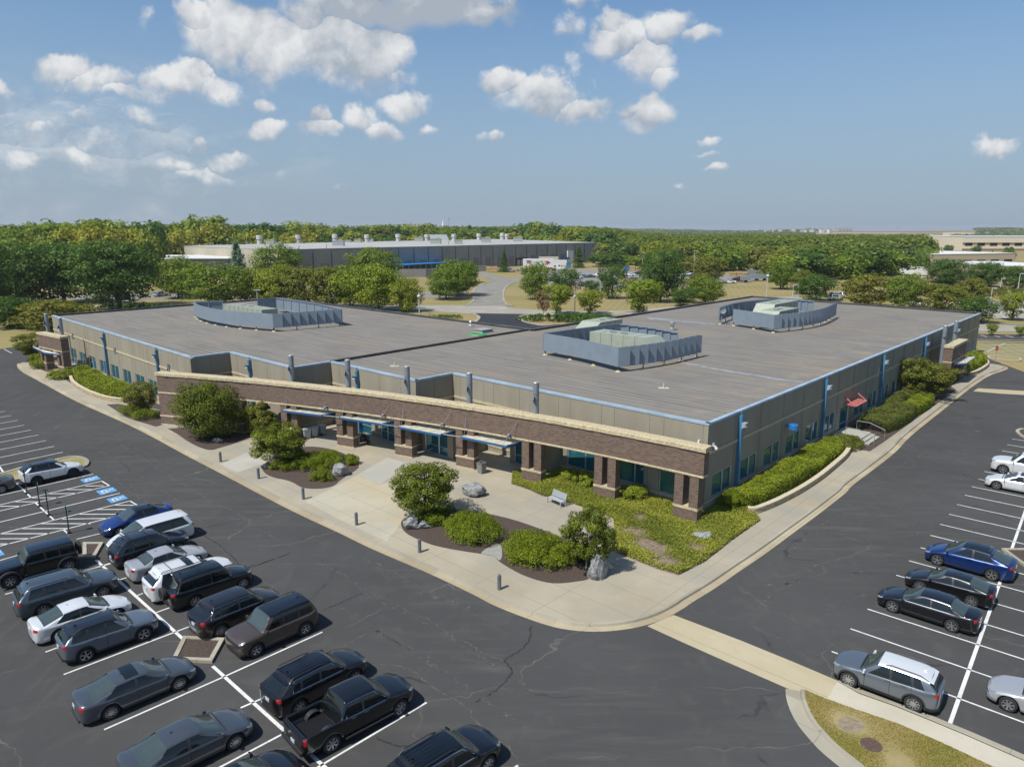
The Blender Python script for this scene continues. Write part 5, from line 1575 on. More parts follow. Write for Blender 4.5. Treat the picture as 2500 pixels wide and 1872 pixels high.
# accessible bays
for a, b in (((0, 502), (720, 338)), ((0, 575), (785, 392)), ((0, 622), (845, 428)), ((785, 392), (845, 428)), ((0, 708), (925, 485)), ((0, 798), (1003, 545)), ((0, 893), (800, 687)), ((800, 687), (860, 672)), ((1003, 545), (1070, 585)), ((130, 410), (240, 520)), ((275, 560), (418, 693)), ((490, 768), (530, 800))):
    line(qa(*a), qa(*b), .11)
for a, b in (((660, 430), (800, 428)), ((520, 458), (705, 457)), ((385, 490), (595, 487)), ((240, 520), (450, 521)), ((120, 551), (310, 552)), ((0, 586), (170, 586)),
             ((880, 577), (1035, 578)), ((750, 611), (1000, 610)), ((615, 647), (945, 647)), ((480, 684), (830, 680)), ((320, 720), (700, 720)), ((175, 759), (540, 757)), ((0, 798), (385, 797)), ((0, 837), (230, 835)), ((0, 876), (70, 876))):
    line(qa(*a), qa(*b), .11)
for a, b in (((-300, 690), (0, 622)), ((-300, 645), (0, 575)), ((-300, 780), (0, 708)), ((-300, 873), (0, 798)), ((-300, 968), (0, 893)), ((-300, 575), (0, 502))): line(qa(*a), qa(*b), .11)
line(q0(30, 480), q0(90, 512), .12); line(q0(175, 465), q0(200, 476), .12)
# far right lots
for k in range(9): y = 508 + k * 13; line(r5(1790 + k * 4, y), r5(2400, y + 12), .14)
line(r5(1880, 582), r5(2045, 507), .14)
o = PL.build('painted_lines', PAINT); o["kind"] = 'structure'

# wheelchair symbols on blue squares
for quad_ in ([(618, 382), (745, 350), (778, 376), (652, 407)], [(738, 470), (868, 438), (906, 466), (778, 501)], [(820, 532), (950, 498), (988, 526), (860, 563)], [(-90, 945), (0, 918), (38, 958), (-50, 985)]):
    P = [qa(*c) for c in quad_]
    sheet('blue_symbol_patch', P, .0105, PAINT_BLUE)
    m = MB()
    def S(u, v): a = P[0].lerp(P[1], u); b = P[3].lerp(P[2], u); c = a.lerp(b, v); return Vector((c.x, c.y, .015))
    def seg(a, b, w=.035):
        a, b = S(*a), S(*b); u = (b - a).normalized(); n = Vector((-u.y, u.x, 0)) * w * 1.6; m.poly([a - n, b - n, b + n, a + n])
    # seated figure; head towards the drive aisle end
    ang = [i * math.pi / 12 for i in range(-3, 20)]
    cc = [(.40 - .19 * math.sin(a) * 1.0, .52 + .26 * math.cos(a)) for a in ang]
    for i in range(len(cc) - 1): seg(cc[i], cc[i + 1])
    seg((.78, .40), (.50, .42), .045); seg((.50, .42), (.50, .66), .045); seg((.50, .66), (.26, .78), .045); seg((.26, .78), (.24, .90), .04); seg((.65, .42), (.65, .62), .035)
    hd = [(.87 + .05 * math.cos(a), .40 + .075 * math.sin(a)) for a in [i * math.pi / 6 for i in range(12)]]
    m.poly([S(*h) for h in hd])
    b_ = m.build('wheelchair_symbol', PAINT); b_["kind"] = 'structure'

# crack lines and tyre marks recorded in the photograph's paving
def mark_mat(name, col, thr, k):
    m = bpy.data.materials.new(name); m.use_nodes = True; t = NT(m.node_tree); p = t.n['Principled BSDF']; p.inputs['Roughness'].default_value = .9
    p.inputs['Base Color'].default_value = c4(col); g = t.new('ShaderNodeNewGeometry').outputs['Position']
    t.l.new(t.mr(t.noise(g, k, 6, .7), thr, thr + .2, 0, 1), p.inputs['Alpha']); return m
MK1 = mark_mat('crack_pale', (.115, .108, .092), .36, 3); MK2 = mark_mat('crack_sealed', (.032, .032, .033), .36, 1.2); MK3 = mark_mat('tyre_scuff', (.115, .11, .10), .48, 2.6)
def ribbon_mark(q, pts, w, m, jit=.12, n=9):
    R_ = random.Random(len(pts) + int(w * 1000)); P = smooth_line([q(*p) for p in pts], n); P = [p + Vector((R_.uniform(-jit, jit), R_.uniform(-jit, jit), 0)) for p in P]
    b = MB(); strip(b, P, -w / 2, w / 2, .005 + .001 * (m is MK3)); o = b.build('paving_mark', m); o["kind"] = 'structure'
for pts in ([(930, 110), (1200, 280), (1380, 400), (1560, 500), (1600, 540), (1830, 640), (2010, 770), (2212, 870)], [(880, 370), (1000, 470), (1180, 580)]): ribbon_mark(qa, pts, .05, MK1)
for pts in ([(530, 60), (780, 190), (920, 280), (1180, 400), (1260, 450), (1440, 530), (1590, 640), (1720, 700), (1960, 830)], [(880, 860), (1200, 870), (1300, 920), (1480, 1060), (1660, 1160), (1850, 1380), (2000, 1480), (2120, 1600)], [(700, 740), (850, 660), (940, 610)], [(0, 130), (180, 240), (300, 330)]): ribbon_mark(qc, pts, .05, MK1)
for pts in ([(2200, 560), (2180, 680), (2100, 760), (2000, 825), (2050, 910), (1960, 1030), (1780, 1150)], [(0, 110), (150, 70), (340, 0)], [(1000, 1420), (1150, 1480), (1330, 1500), (1420, 1560)], [(590, 440), (760, 370), (900, 310)]): ribbon_mark(qc, pts, .10, MK2, .06)
for pts in ([(1370, 700), (1640, 850), (1800, 980), (1900, 1060), (2212, 960)], [(1600, 750), (1870, 690)]): ribbon_mark(qa, pts, .08, MK2, .06)
for pts, w_ in (([(0, 1240), (300, 1190), (480, 1150), (590, 1060), (700, 955)], .35), ([(60, 1440), (180, 1330), (340, 1220), (480, 1150)], .5), ([(330, 1000), (480, 880), (640, 750), (820, 630)], .4), ([(720, 930), (860, 980), (960, 1100)], .25), ([(700, 1440), (800, 1330), (1000, 1270)], .3), ([(1180, 330), (1330, 230), (1500, 150)], .5), ([(800, 820), (960, 700), (1110, 430)], .3), ([(100, 1500), (260, 1590), (520, 1656)], .3)): ribbon_mark(qd, pts, w_, MK3, .03)
for pts, w_ in (([(1330, 300), (1600, 380), (1890, 530)], .6), ([(900, 40), (1100, 130), (1300, 260)], .4), ([(960, 330), (1400, 560), (1900, 860), (2212, 1060)], .3), ([(1000, 600), (1500, 900), (2100, 1300)], .3), ([(700, 400), (1100, 650), (1500, 830)], .3)): ribbon_mark(qc, pts, w_, MK3, .03)
for pts, w_ in (([(750, 0), (1100, 170), (1500, 420)], .4), ([(600, 60), (1000, 300), (1400, 560)], .4), ([(480, 420), (900, 250), (1010, 330)], .3)): ribbon_mark(qa, pts, w_, MK3, .03)
# bollards
blab = ['leftmost grey bollard, beside the bed of the big magnolia', 'second grey bollard from the left at the corner of the boulder bed', 'third grey bollard from the left below the boulder bed',
        'fourth grey bollard from the left at the pale crossing slabs', 'fifth grey bollard from the left beside the kidney shaped mulch bed', 'rightmost grey bollard near the curve of the kerb']
proto = None
for i, p in enumerate([q4(597, 875, .13), q4(890, 1005, .13), q4(1235, 1163, .13), q4(1645, 1362, .13), q5(394, 1257, .13), q5(1008, 1543, .13)]):
    if proto is None:
        proto = empty('bollard', p)
        m = MB(); m.lathe((0, 0, 0), [(.115, 0), (.115, .72), (.0, .72)], 16); m.build('shaft', mat('bollard_grey', (.115, .13, .15), .5, var=.15, vscale=4), proto)
        m = MB(); m.lathe((0, 0, 0), [(.118, .74), (.118, .86), (.09, .93), (.0, .96)], 16); m.build('domed_cap', MATS['bollard_grey'], proto)
        m = MB(); m.lathe((0, 0, 0), [(.10, .70), (.10, .76)], 16); m.build('light_band', mat('lens_band', (.3, .32, .33), .4), proto); o = proto
    else: o = copy_tree(proto); o.location = p
    tag(o, blab[i], 'bollard', 'bollards along the plaza kerb')
# sign posts of the accessible bays
slab_ = ['blue sign post beside the white sport utility with black roof', 'second accessible bay sign post, near the striped access aisle', 'third accessible bay sign post between the two striped aisles', 'accessible bay sign post nearest the black off road vehicle']
for i, (bx, by, tx, ty) in enumerate(((208, 490, 200, 372), (308, 590, 292, 462), (378, 660, 360, 525), (535, 795, 515, 660))):
    p = qa(bx, by); root = empty('sign_post', p, math.radians(-43), slab_[i], 'sign', 'accessible parking signs')
    m = MB(); m.tube([(0, 0, 0), (0, 0, 2.0)], .04, 6); m.build('pole', BLACKP, root)
    m = MB(); m.box((0, 0, 0), (.22, .22, .12)); m.build('pole_base', BLACKP, root)
    m = MB(); m.box((0, .045, 1.45), (.30, .012, .50)); m.build('sign_plate', mat('sign_back', (.10, .25, .30), .5), root)

# stop sign far right
p = r5(1948, 692); root = empty('stop_sign', (p.x, p.y, .13), math.radians(20), 'red octagonal stop sign at the far right end of the walk', 'sign')
m = MB(); m.tube([(0, 0, 0), (0, 0, 2.6)], .035, 6); m.build('pole', POSTG, root)
m = MB(); m.poly([(math.cos(math.pi / 8 + i * math.pi / 4) * .40, -.05, 2.35 + math.sin(math.pi / 8 + i * math.pi / 4) * .40) for i in range(8)]); m.poly([(math.cos(math.pi / 8 - i * math.pi / 4) * .40, -.03, 2.35 + math.sin(math.pi / 8 - i * math.pi / 4) * .40) for i in range(8)])
m.build('sign_plate', mat('stop_red', (.5, .03, .03), .5), root)
cu = bpy.data.curves.new('stop_text', 'FONT'); cu.body = 'STOP'; cu.size = .30; cu.align_x = 'CENTER'; cu.align_y = 'CENTER'
tmp = bpy.data.objects.new('stop_text', cu); COL.objects.link(tmp)
bpy.context.view_layer.update()
mesh = bpy.data.meshes.new_from_object(tmp.evaluated_get(bpy.context.evaluated_depsgraph_get())); bpy.data.objects.remove(tmp)
to = bpy.data.objects.new('lettering', mesh); COL.objects.link(to); mesh.materials.clear(); mesh.materials.append(PAINT); to.parent = root; to.location = (0, -.056, 2.35); to.rotation_euler = (math.pi / 2, 0, 0)

# ------------------------------------------------------------------ leaf clouds
def leaf_mesh(name, C, S, N, rnd, asp=.62, seed=0):
    """one bent rhombic leaf clump per row: centres C, sizes S, normals N"""
    rs = np.random.RandomState(seed); n = len(C)
    N = N / (np.linalg.norm(N, axis=1, keepdims=True) + 1e-9)
    t = rs.normal(size=(n, 3)); t -= N * (t * N).sum(1, keepdims=True); t /= np.linalg.norm(t, axis=1, keepdims=True) + 1e-9
    b = np.cross(N, t); S = S[:, None]
    k = rs.uniform(-.18, .18, (n, 1))
    v = np.stack([C + t * S * .5, C + b * S * asp * .5 + N * S * (.12 + k), C - t * S * .5, C - b * S * asp * .5 + N * S * (.12 - k)], 1).reshape(-1, 3)
    me = bpy.data.meshes.new(name)
    me.vertices.add(4 * n); me.vertices.foreach_set('co', v.astype(np.float32).ravel())
    me.loops.add(4 * n); me.loops.foreach_set('vertex_index', np.arange(4 * n, dtype=np.int32))
    me.polygons.add(n); me.polygons.foreach_set('loop_start', np.arange(0, 4 * n, 4, dtype=np.int32))
    try: me.polygons.foreach_set('loop_total', np.full(n, 4, dtype=np.int32))
    except Exception: pass
    a = me.attributes.new('rnd', 'FLOAT', 'FACE'); a.data.foreach_set('value', np.clip(rnd, 0, 1).astype(np.float32))
    me.update(calc_edges=True)
    return me
def crown_points(rs, n, nc, R, Hc, shape='round', gap=.5, rc=.30, nz=.42):
    """clump centres through the crown's volume, leaves through each clump"""
    cs = []
    while len(cs) < nc:
        p = rs.uniform(-1, 1, 3); r = (np.abs(p) ** 2.5).sum() ** .4
        if r > 1 or r < gap * rs.uniform(.3, 1.0): continue
        z = (p[2] + 1) / 2
        if shape == 'cone':
            if math.hypot(p[0], p[1]) > (1 - z) * 1.0 + .06: continue
        elif shape == 'round':
            if z < .16 and math.hypot(p[0], p[1]) < .0: continue
        elif shape == 'vase':
            if math.hypot(p[0], p[1]) > .35 + .75 * z: continue
        cs.append((p[0], p[1], p[2]))
    cs = np.array(cs)
    cr = rs.uniform(.65, 1.35, len(cs)) * rc
    lob = rs.uniform(.80, 1.12, len(cs)); cs[:, :2] *= lob[:, None]; cs[:, 2] *= rs.uniform(.88, 1.08, len(cs))
    w_ = cr ** 2; pick = rs.choice(len(cs), n, p=w_ / w_.sum())
    d = rs.normal(size=(n, 3)); d /= np.linalg.norm(d, axis=1, keepdims=True); rad = rs.uniform(.25, 1, n) ** .45
    d[:, 2] *= .72
    P = cs[pick] + d * (cr[pick] * rad)[:, None]
    N = d * 1.0 + cs[pick] * .5 + np.array([0, 0, .55]) + rs.normal(size=(n, 3)) * nz
    P = P * np.array([R, R, Hc / 2])
    cl = rs.uniform(0, 1, len(cs)); rnd = cl[pick] * .72 + rs.uniform(0, .28, n)
    return P, N, rnd, cs * np.array([R, R, Hc / 2])
def trunk_mb(rs, h, r, cs, zc, nb=7, multi=1):
    m = MB()
    for q in range(multi):
        ox, oy = (0, 0) if multi == 1 else (rs.uniform(-.15, .15), rs.uniform(-.15, .15))
        lx, ly = (rs.uniform(-.04, .04) * h, rs.uniform(-.04, .04) * h) if multi == 1 else (rs.uniform(-.22, .22) * h, rs.uniform(-.22, .22) * h)
        m.tube([(ox, oy, -.15), (ox + lx * .3, oy + ly * .3, h * .35), (ox + lx, oy + ly, h * .8)], [r, r * .75, r * .3], 8)
    idx = rs.choice(len(cs), min(nb, len(cs)), replace=False)
    for i in idx:
        c = cs[i] + np.array([0, 0, zc]); z0 = rs.uniform(.3, .6) * h
        z0 = min(z0, c[2] - .1)
        m.tube([(0, 0, z0), (c[0] * .45, c[1] * .45, (z0 + c[2]) / 2 + .05 * h * .3), (c[0] * .92, c[1] * .92, c[2])], [r * .42, r * .28, r * .1], 6)
    return m
PROTO = {}
def tree_proto(key, h, R, cb, n, leaf, lm, shape='round', nc=60, gap=.45, rc=.28, tr=.25, seed=1, multi=1, bark=None, nb=9, asp=.62, nz=.42):
    """meshes of a tree: h = total height, R = crown radius, cb = height of the lowest leaves"""
    rs = np.random.RandomState(seed); Hc = h - cb
    P, N, rnd, cs = crown_points(rs, n, nc, R, Hc * .93, shape, gap, rc, nz)
    P[:, 2] += cb + Hc / 2; 
    S = leaf * rs.uniform(.65, 1.35, n)
    me = leaf_mesh('crown', P, S, N, rnd, asp, seed); me.materials.append(lm)
    tm = trunk_mb(rs, h, tr, cs, cb + Hc / 2, nb, multi)
    t = bpy.data.meshes.new('trunk'); t.from_pydata(tm.v, [], tm.f); t.materials.append(bark or BARK); t.update()
    PROTO[key] = (me, t, h, R)
def conifer_proto(key, h, R, n, leaf, lm, seed=1, tiers=13):
    rs = np.random.RandomState(seed)
    C = []; N = []; rn = []
    for i in range(tiers):
        z = .06 + .94 * (i / tiers) ** 1.0; rr = R * (1 - z) ** .85 + .12 * R * (1 - z) + .04
        nb = max(5, int(16 * (1 - z) + 5))
        for b in range(nb):
            a = rs.uniform(0, 2 * math.pi); L = rr * rs.uniform(.72, 1.12); k = max(3, int(n / tiers / nb * (1.6 - z)))
            q = rs.uniform(.15, 1, k) ** .7; u = rs.uniform(0, 1)
            x = np.cos(a) * L * q; y = np.sin(a) * L * q; zz = z * h - q * L * .22 + rs.normal(size=k) * .03 * h
            C.append(np.stack([x + rs.normal(size=k) * .06 * R, y + rs.normal(size=k) * .06 * R, zz], 1)); N.append(np.stack([np.cos(a) * np.ones(k) * .5, np.sin(a) * np.ones(k) * .5, np.ones(k)], 1) + rs.normal(size=(k, 3)) * .4); rn.append(u * .6 + rs.uniform(0, .4, k))
    C = np.concatenate(C); N = np.concatenate(N); rn = np.concatenate(rn)
    me = leaf_mesh('crown', C, leaf * rs.uniform(.6, 1.4, len(C)), N, rn, .6, seed); me.materials.append(lm)
    tm = MB(); tm.tube([(0, 0, -.2), (0, 0, h * .95)], [R * .07, .03], 8)
    t = bpy.data.meshes.new('trunk'); t.from_pydata(tm.v, [], tm.f); t.materials.append(BARK); t.update()
    PROTO[key] = (me, t, h, R)
TN = [0]
def put_tree(key, p, h, R, label, cat='tree', group=None, name='tree', rz=None, single=False):
    me, tm, h0, R0 = PROTO[key]; TN[0] += 1
    e = empty(name, p, 0, label, cat, group)
    e.rotation_euler[2] = (TN[0] * 2.399) % 6.28 if rz is None else rz
    e.scale = (R / R0, R / R0, h / h0)
    for nm_, d in (('trunk', tm), ('crown', me)):
        o = bpy.data.objects.new(nm_, d); COL.objects.link(o); o.parent = e
    return e

# near planting: magnolias with glossy leaves
tree_proto('mag1', 5.2, 2.35, .2, 30000, .125, L_MAG, nc=210, gap=.5, rc=.24, tr=.12, seed=11, nb=14)
tree_proto('mag2', 4.2, 1.9, .5, 20000, .125, L_MAG, nc=120, gap=.35, rc=.24, tr=.10, seed=12, nb=12)
tree_proto('mag3', 4.0, 1.75, .6, 15000, .125, L_MAG, nc=85, gap=.3, rc=.24, tr=.08, seed=13, nb=12, multi=2, bark=BARK_PALE)
def at_px(q, bx, by, ty, rpx, z=.13, rs_=.31646):
    """ground point under (bx, by), height reaching (., ty), crown radius from half-width in zoom pixels"""
    p = q(bx, by, z); y = p.y; dist = (p - Vector((0, 0, CAM_H))).dot(Vector((0, math.cos(PITCH), -math.sin(PITCH))))
    lo, hi = 0, 60
    tgt = q(bx, ty, 0)  # direction only
    v_t = None
    return p, dist
def proj(p):
    x, y, z = p.x, p.y, p.z - CAM_H
    yc = y * math.cos(PITCH) - z * math.sin(PITCH); up = y * math.sin(PITCH) + z * math.cos(PITCH)
    return 1250 + FOC * x / yc, 936 - FOC * up / yc, yc
def height_to(p, v):
    lo, hi = p.z, 80.0
    for _ in range(40):
        m = (lo + hi) / 2
        if proj(Vector((p.x, p.y, m)))[1] > v: lo = m
        else: hi = m
    return lo - p.z
def px2m(p, n): return n * proj(p)[2] / FOC
def tree_px(key, bu, bv, tv_, w, label, z=.13, **k):
    """bu, bv: base in photograph pixels; tv_: row of the top; w: crown width in pixels"""
    p = G(bu, bv, z); h = height_to(p, tv_ + .12 * w * (0.0))
    return put_tree(key, p, h, px2m(p, w) / 2 * .96, label, **k)
tree_px('mag1', 350 + 520 * .3165, 850 + 690 * .3165, 850 + 225 * .3165 + 6, 150, 'largest magnolia, dense round crown in front of the left end of the brick arcade', name='magnolia_tree')
tree_px('mag2', 350 + 1060 * .3165, 850 + 900 * .3165, 850 + 560 * .3165 + 4, 122, 'magnolia rising from the low yew bed with two grey boulders', name='magnolia_tree')
tree_px('mag2', 900 + 440 * .3165, 950 + 985 * .3165, 950 + 545 * .3165 + 5, 148, 'magnolia in the middle of the plaza at the left tip of the kidney shaped bed', name='magnolia_tree', rz=2.0)
tree_px('mag3', 900 + 1690 * .3165, 950 + 1400 * .3165, 950 + 905 * .3165 + 5, 122, 'open magnolia with pale stems beside the tall grey boulder', name='magnolia_tree')

# mulch beds
def bed(name, pts, z=.15, m=MULCH, sm=True):
    return sheet(name, smooth_line(pts + [pts[0]], 4)[:-1] if sm else pts, z, m)
bed('mulch_bed', [q4(190, 630), q4(345, 622), q4(560, 640), q4(760, 655), q4(900, 655), q4(830, 692), q4(700, 745), q4(600, 775), q4(520, 795), q4(430, 772), q4(340, 725), q4(260, 670)])
bed('mulch_bed', [q4(905, 922), q4(940, 975), q4(1010, 1008), q4(1100, 1028), q4(1160, 1050), q4(1220, 1083), q4(1300, 1095), q4(1400, 1090), q4(1475, 1068), q4(1515, 1033), q4(1570, 995), q4(1640, 950), q4(1660, 915), q4(1600, 850), q4(1450, 790), q4(1250, 770), q4(1050, 830)])
bed('mulch_bed', [q5(250, 1035), q5(258, 1085), q5(300, 1130), q5(400, 1180), q5(520, 1222), q5(700, 1258), q5(858, 1282), q5(960, 1300), q5(1010, 1345), q5(1100, 1402), q5(1200, 1452), q5(1330, 1495), q5(1450, 1512), q5(1600, 1498), q5(1700, 1472), q5(1740, 1380), q5(1700, 1250), q5(1450, 1140), q5(1080, 1010), q5(700, 940), q5(450, 960), q5(300, 1000)])
bed('gravel_bed', [q5(905, 1245), q5(1010, 1210), q5(1030, 1290), q5(1010, 1335), q5(960, 1300), q5(870, 1283)], .156, GRAVEL)
bed('mulch_bed', [q0(55, 1080), q0(240, 600), q0(280, 590), q0(420, 650), q0(350, 660), q0(260, 610)][1:], .145)
bed('mulch_bed', [W(-18.3, 68.5), W(-17.2, 67.8), W(-15.0, 55), W(-18.2, 54.0), W(-18.9, 60)], .145, sm=False)
bed('mulch_bed', [W(24.2, -4.25), W(28, -4.3), W(45, -4.2), W(60, -4.1), W(62, -3.0), W(70, -3.0), W(71, -.1), W(24, -.1)], .15, sm=False)
bed('mulch_bed', [W(-13.8, 56), W(-14.5, 92), W(-17.0, 90), W(-17.9, 78), W(-16.6, 68)], .14, sm=False)
GC = [r1(285, 1255), r1(400, 1302), r1(520, 1352), r1(650, 1402), r1(810, 1450), r1(1000, 1352), r1(1130, 1252), r1(1230, 1172), r1(1330, 1102), r1(1440, 1024), r1(1350, 925), r1(1200, 870), W(1.0, -.1), W(-.1, .1), W(-.1, 14.3), q5(1110, 655), q5(1100, 742), q5(1240, 788), q5(1330, 833), q5(1560, 890), q5(1800, 975), q5(1885, 1010), q5(1900, 1150), q5(1880, 1260)]
SOIL = mat('dry_soil', (0.19, 0.145, 0.10), .95, var=.4, vscale=5, bump=.6, bscale=12)
sheet('groundcover_bed', GC, .145, SOIL)

def poly_sample(rs, pts, n):
    P = np.array([(p.x, p.y) for p in pts]); lo, hi = P.min(0), P.max(0); out = []
    x1, y1 = P[:, 0], P[:, 1]; x2, y2 = np.roll(x1, -1), np.roll(y1, -1)
    tot = 0
    while tot < n:
        c = rs.uniform(lo, hi, (n * 2, 2)); X, Y = c[:, 0:1], c[:, 1:2]
        ins = (((y1 > Y) != (y2 > Y)) & (X < (x2 - x1) * (Y - y1) / (y2 - y1 + 1e-12) + x1)).sum(1) % 2 == 1
        out.append(c[ins]); tot += ins.sum()
    return np.concatenate(out)[:n]
def vnoise(X, Y, s, seed):
    r = np.random.RandomState(seed); v = 0
    for _ in range(7):
        a = r.uniform(0, 6.28); f = s * r.uniform(.6, 1.8); v = v + np.sin(X * math.cos(a) * f + Y * math.sin(a) * f + r.uniform(0, 6.28))
    return v / 3.2
rs = np.random.RandomState(5)
pts = poly_sample(rs, GC, 105000)
bare = vnoise(pts[:, 0], pts[:, 1], 1.5, 7)
pb = r1(600, 1230); pb2 = q5(1380, 790)
dd = np.minimum(np.hypot(pts[:, 0] - pb.x, pts[:, 1] - pb.y) / 3.4, 9)
keep = (bare + dd * 1.25 + rs.uniform(-.45, .45, len(pts)) > .55) & ~((np.hypot(pts[:, 0] - CORN.x, pts[:, 1] - CORN.y) < .1))
pts = pts[keep]
hgt = .06 + .22 * rs.uniform(0, 1, len(pts)) ** 1.2 * (1 + .6 * vnoise(pts[:, 0], pts[:, 1], 2.2, 3)).clip(.2, 1.8)
Cg = np.column_stack([pts, .15 + hgt]); Ng = np.column_stack([rs.normal(size=(len(pts), 2)) * .7, np.ones(len(pts))])
rg = (.5 + .35 * vnoise(pts[:, 0], pts[:, 1], .9, 9) + rs.uniform(-.3, .3, len(pts)))
me = leaf_mesh('groundcover', Cg, rs.uniform(.06, .15, len(pts)), Ng, rg, .5, 2); me.materials.append(L_COVER)
o = bpy.data.objects.new('groundcover', me); COL.objects.link(o); tag(o, 'low yellow green groundcover with bare patches around the near corner of the building', 'groundcover', kind='stuff')
# grass blades over the lawn bottom right
pts = poly_sample(rs, lawn_pts, 90000); gn = vnoise(pts[:, 0], pts[:, 1], 1.4, 4)
pe = qe(870, 1180); keep = (np.hypot(pts[:, 0] - pe.x, (pts[:, 1] - pe.y)) > .6 + rs.uniform(0, .7, len(pts))) & (gn + rs.uniform(-1, 1, len(pts)) > -.6) & (np.hypot(pts[:, 0] - mc.x, pts[:, 1] - mc.y) > .45)
pts = pts[keep]; gn = gn[keep]
L_GRASS = leaf_mat('leaf_grass', (.235, .175, .085), (.15, .145, .045), (.20, .16, .07), gloss=.05)
me = leaf_mesh('grass', np.column_stack([pts, np.full(len(pts), .142)]), rs.uniform(.035, .075, len(pts)), np.column_stack([rs.normal(size=(len(pts), 2)), np.full(len(pts), 1.6)]), .5 + gn * .5 + rs.uniform(-.3, .3, len(pts)), .3, 8); me.materials.append(L_GRASS)
o = bpy.data.objects.new('grass', me); COL.objects.link(o); tag(o, 'short half dry grass of the corner lawn', 'grass', kind='stuff')

def shrub(name, p, rx, ry, h, n, leaf, lm, label, rz=0.0, seed=3, group=None, cat='shrub', flat=.72, nc=None):
    """low dome of foliage made of clumps over an irregular ellipse"""
    rs = np.random.RandomState(seed); nc = nc or max(20, int(rx * ry * 14))
    a = rs.uniform(0, 6.283, nc); r = rs.uniform(0, 1, nc) ** .5
    cx, cy = np.cos(a) * r * rx * .86, np.sin(a) * r * ry * .86
    cz = h * flat * np.sqrt(np.clip(1 - (r * .93) ** 2.6, .02, 1)) * rs.uniform(.8, 1.12, nc)
    cr = rs.uniform(.55, 1.25, nc) * min(.42, .22 * min(rx, ry) + .12)
    pick = rs.randint(0, nc, n)
    d = rs.normal(size=(n, 3)); d[:, 2] = np.abs(d[:, 2]) * .9 - .25; d /= np.linalg.norm(d, axis=1, keepdims=True)
    rad = rs.uniform(.5, 1, n) ** .4
    P = np.stack([cx[pick], cy[pick], cz[pick]], 1) + d * (cr[pick] * rad)[:, None]
    # skirt down to the ground
    sk = rs.uniform(0, 1, n) < .22
    P[sk, 2] *= rs.uniform(.15, 1, sk.sum())
    P[:, 2] = np.clip(P[:, 2], .03, None)
    N = d + np.array([0, 0, .5]) + rs.normal(size=(n, 3)) * .45
    cl = rs.uniform(0, 1, nc); rnd = cl[pick] * .55 + rs.uniform(0, .45, n)
    me = leaf_mesh('foliage', P, leaf * rs.uniform(.6, 1.4, n), N, rnd, .55, seed); me.materials.append(lm)
    e = empty(name, p, rz, label, cat, group)
    o = bpy.data.objects.new('foliage', me); COL.objects.link(o); o.parent = e
    m = MB()
    for i in range(9):
        k = rs.randint(nc); m.tube([(cx[k] * .3, cy[k] * .3, 0), (cx[k] * .8, cy[k] * .8, cz[k] * .8)], [.04, .015], 5)
    m.build('stems', BARK, e)
    return e
def zpt(q, x, y, z=.13): p = q(x, y, z); return p
shrub('yew_shrub', zpt(q5, 810, 1120), 2.95, 1.85, 1.2, 28500, .078, L_YEW, 'dark green yew mound left of the gravel gap in the plaza bed', AX - 1.75, 21)
shrub('yew_shrub', zpt(q5, 1290, 1290), 2.75, 2.05, 1.45, 34200, .078, L_YEW, 'largest dark green yew mound right of the gravel gap', AX - 1.7, 22)
shrub('yew_shrub', zpt(q5, 1600, 1300), 1.1, 1.3, .9, 11400, .078, L_YEW, 'small yew beside the pale stemmed magnolia', 0.3, 23)
shrub('yew_shrub', zpt(q5, 560, 1020), 2.1, 1.1, .95, 17100, .078, L_YEW, 'low yew growing round the foot of the middle magnolia', .2, 24)
shrub('yew_shrub', zpt(q4, 1330, 900), 2.9, 2.3, 1.0, 32300, .07, L_YEW, 'wide low yew in the bed with the two boulders', .5, 25)
shrub('yew_shrub', zpt(q4, 1385, 1010), 1.05, .8, .85, 9500, .078, L_YEW, 'small bright yew in front of the rounded boulder', .2, 26)
shrub('yew_shrub', zpt(q4, 1600, 890), .7, .7, .85, 6650, .078, L_YEW, 'small round yew right of the boulder', .2, 27)
shrub('yew_shrub', zpt(q4, 1080, 930), 1.2, 1.0, .8, 10450, .07, L_YEW, 'low yew beneath the magnolia of the boulder bed', .2, 28)
shrub('trimmed_shrub', zpt(r1, 480, 850), 1.15, 1.0, 1.15, 6500, .10, L_HEDGE, 'clipped bright green shrub between two brick piers', AX, 31)
shrub('trimmed_shrub', W(-1.3, 10.5, .13), 2.9, 1.0, 1.0, 11000, .12, L_HEDGE, 'loose yellow green shrub row under the windows behind the piers', AX + 1.57, 32)
shrub('bamboo_clump', W(-12.3, 42.6, .13), 2.1, 1.3, 3.6, 13000, .20, L_OLIVE, 'tall feathery bamboo clump filling the arcade opening behind the big magnolia', AX + 1.57, 33, flat=.85, cat='bamboo')
shrub('bamboo_clump', W(-11.0, 53.0, .13), 1.4, 2.0, 4.4, 9000, .20, L_OLIVE, 'tall feathery plant in the recess behind the left end of the arcade', AX + 1.57, 34, flat=.85, cat='bamboo')
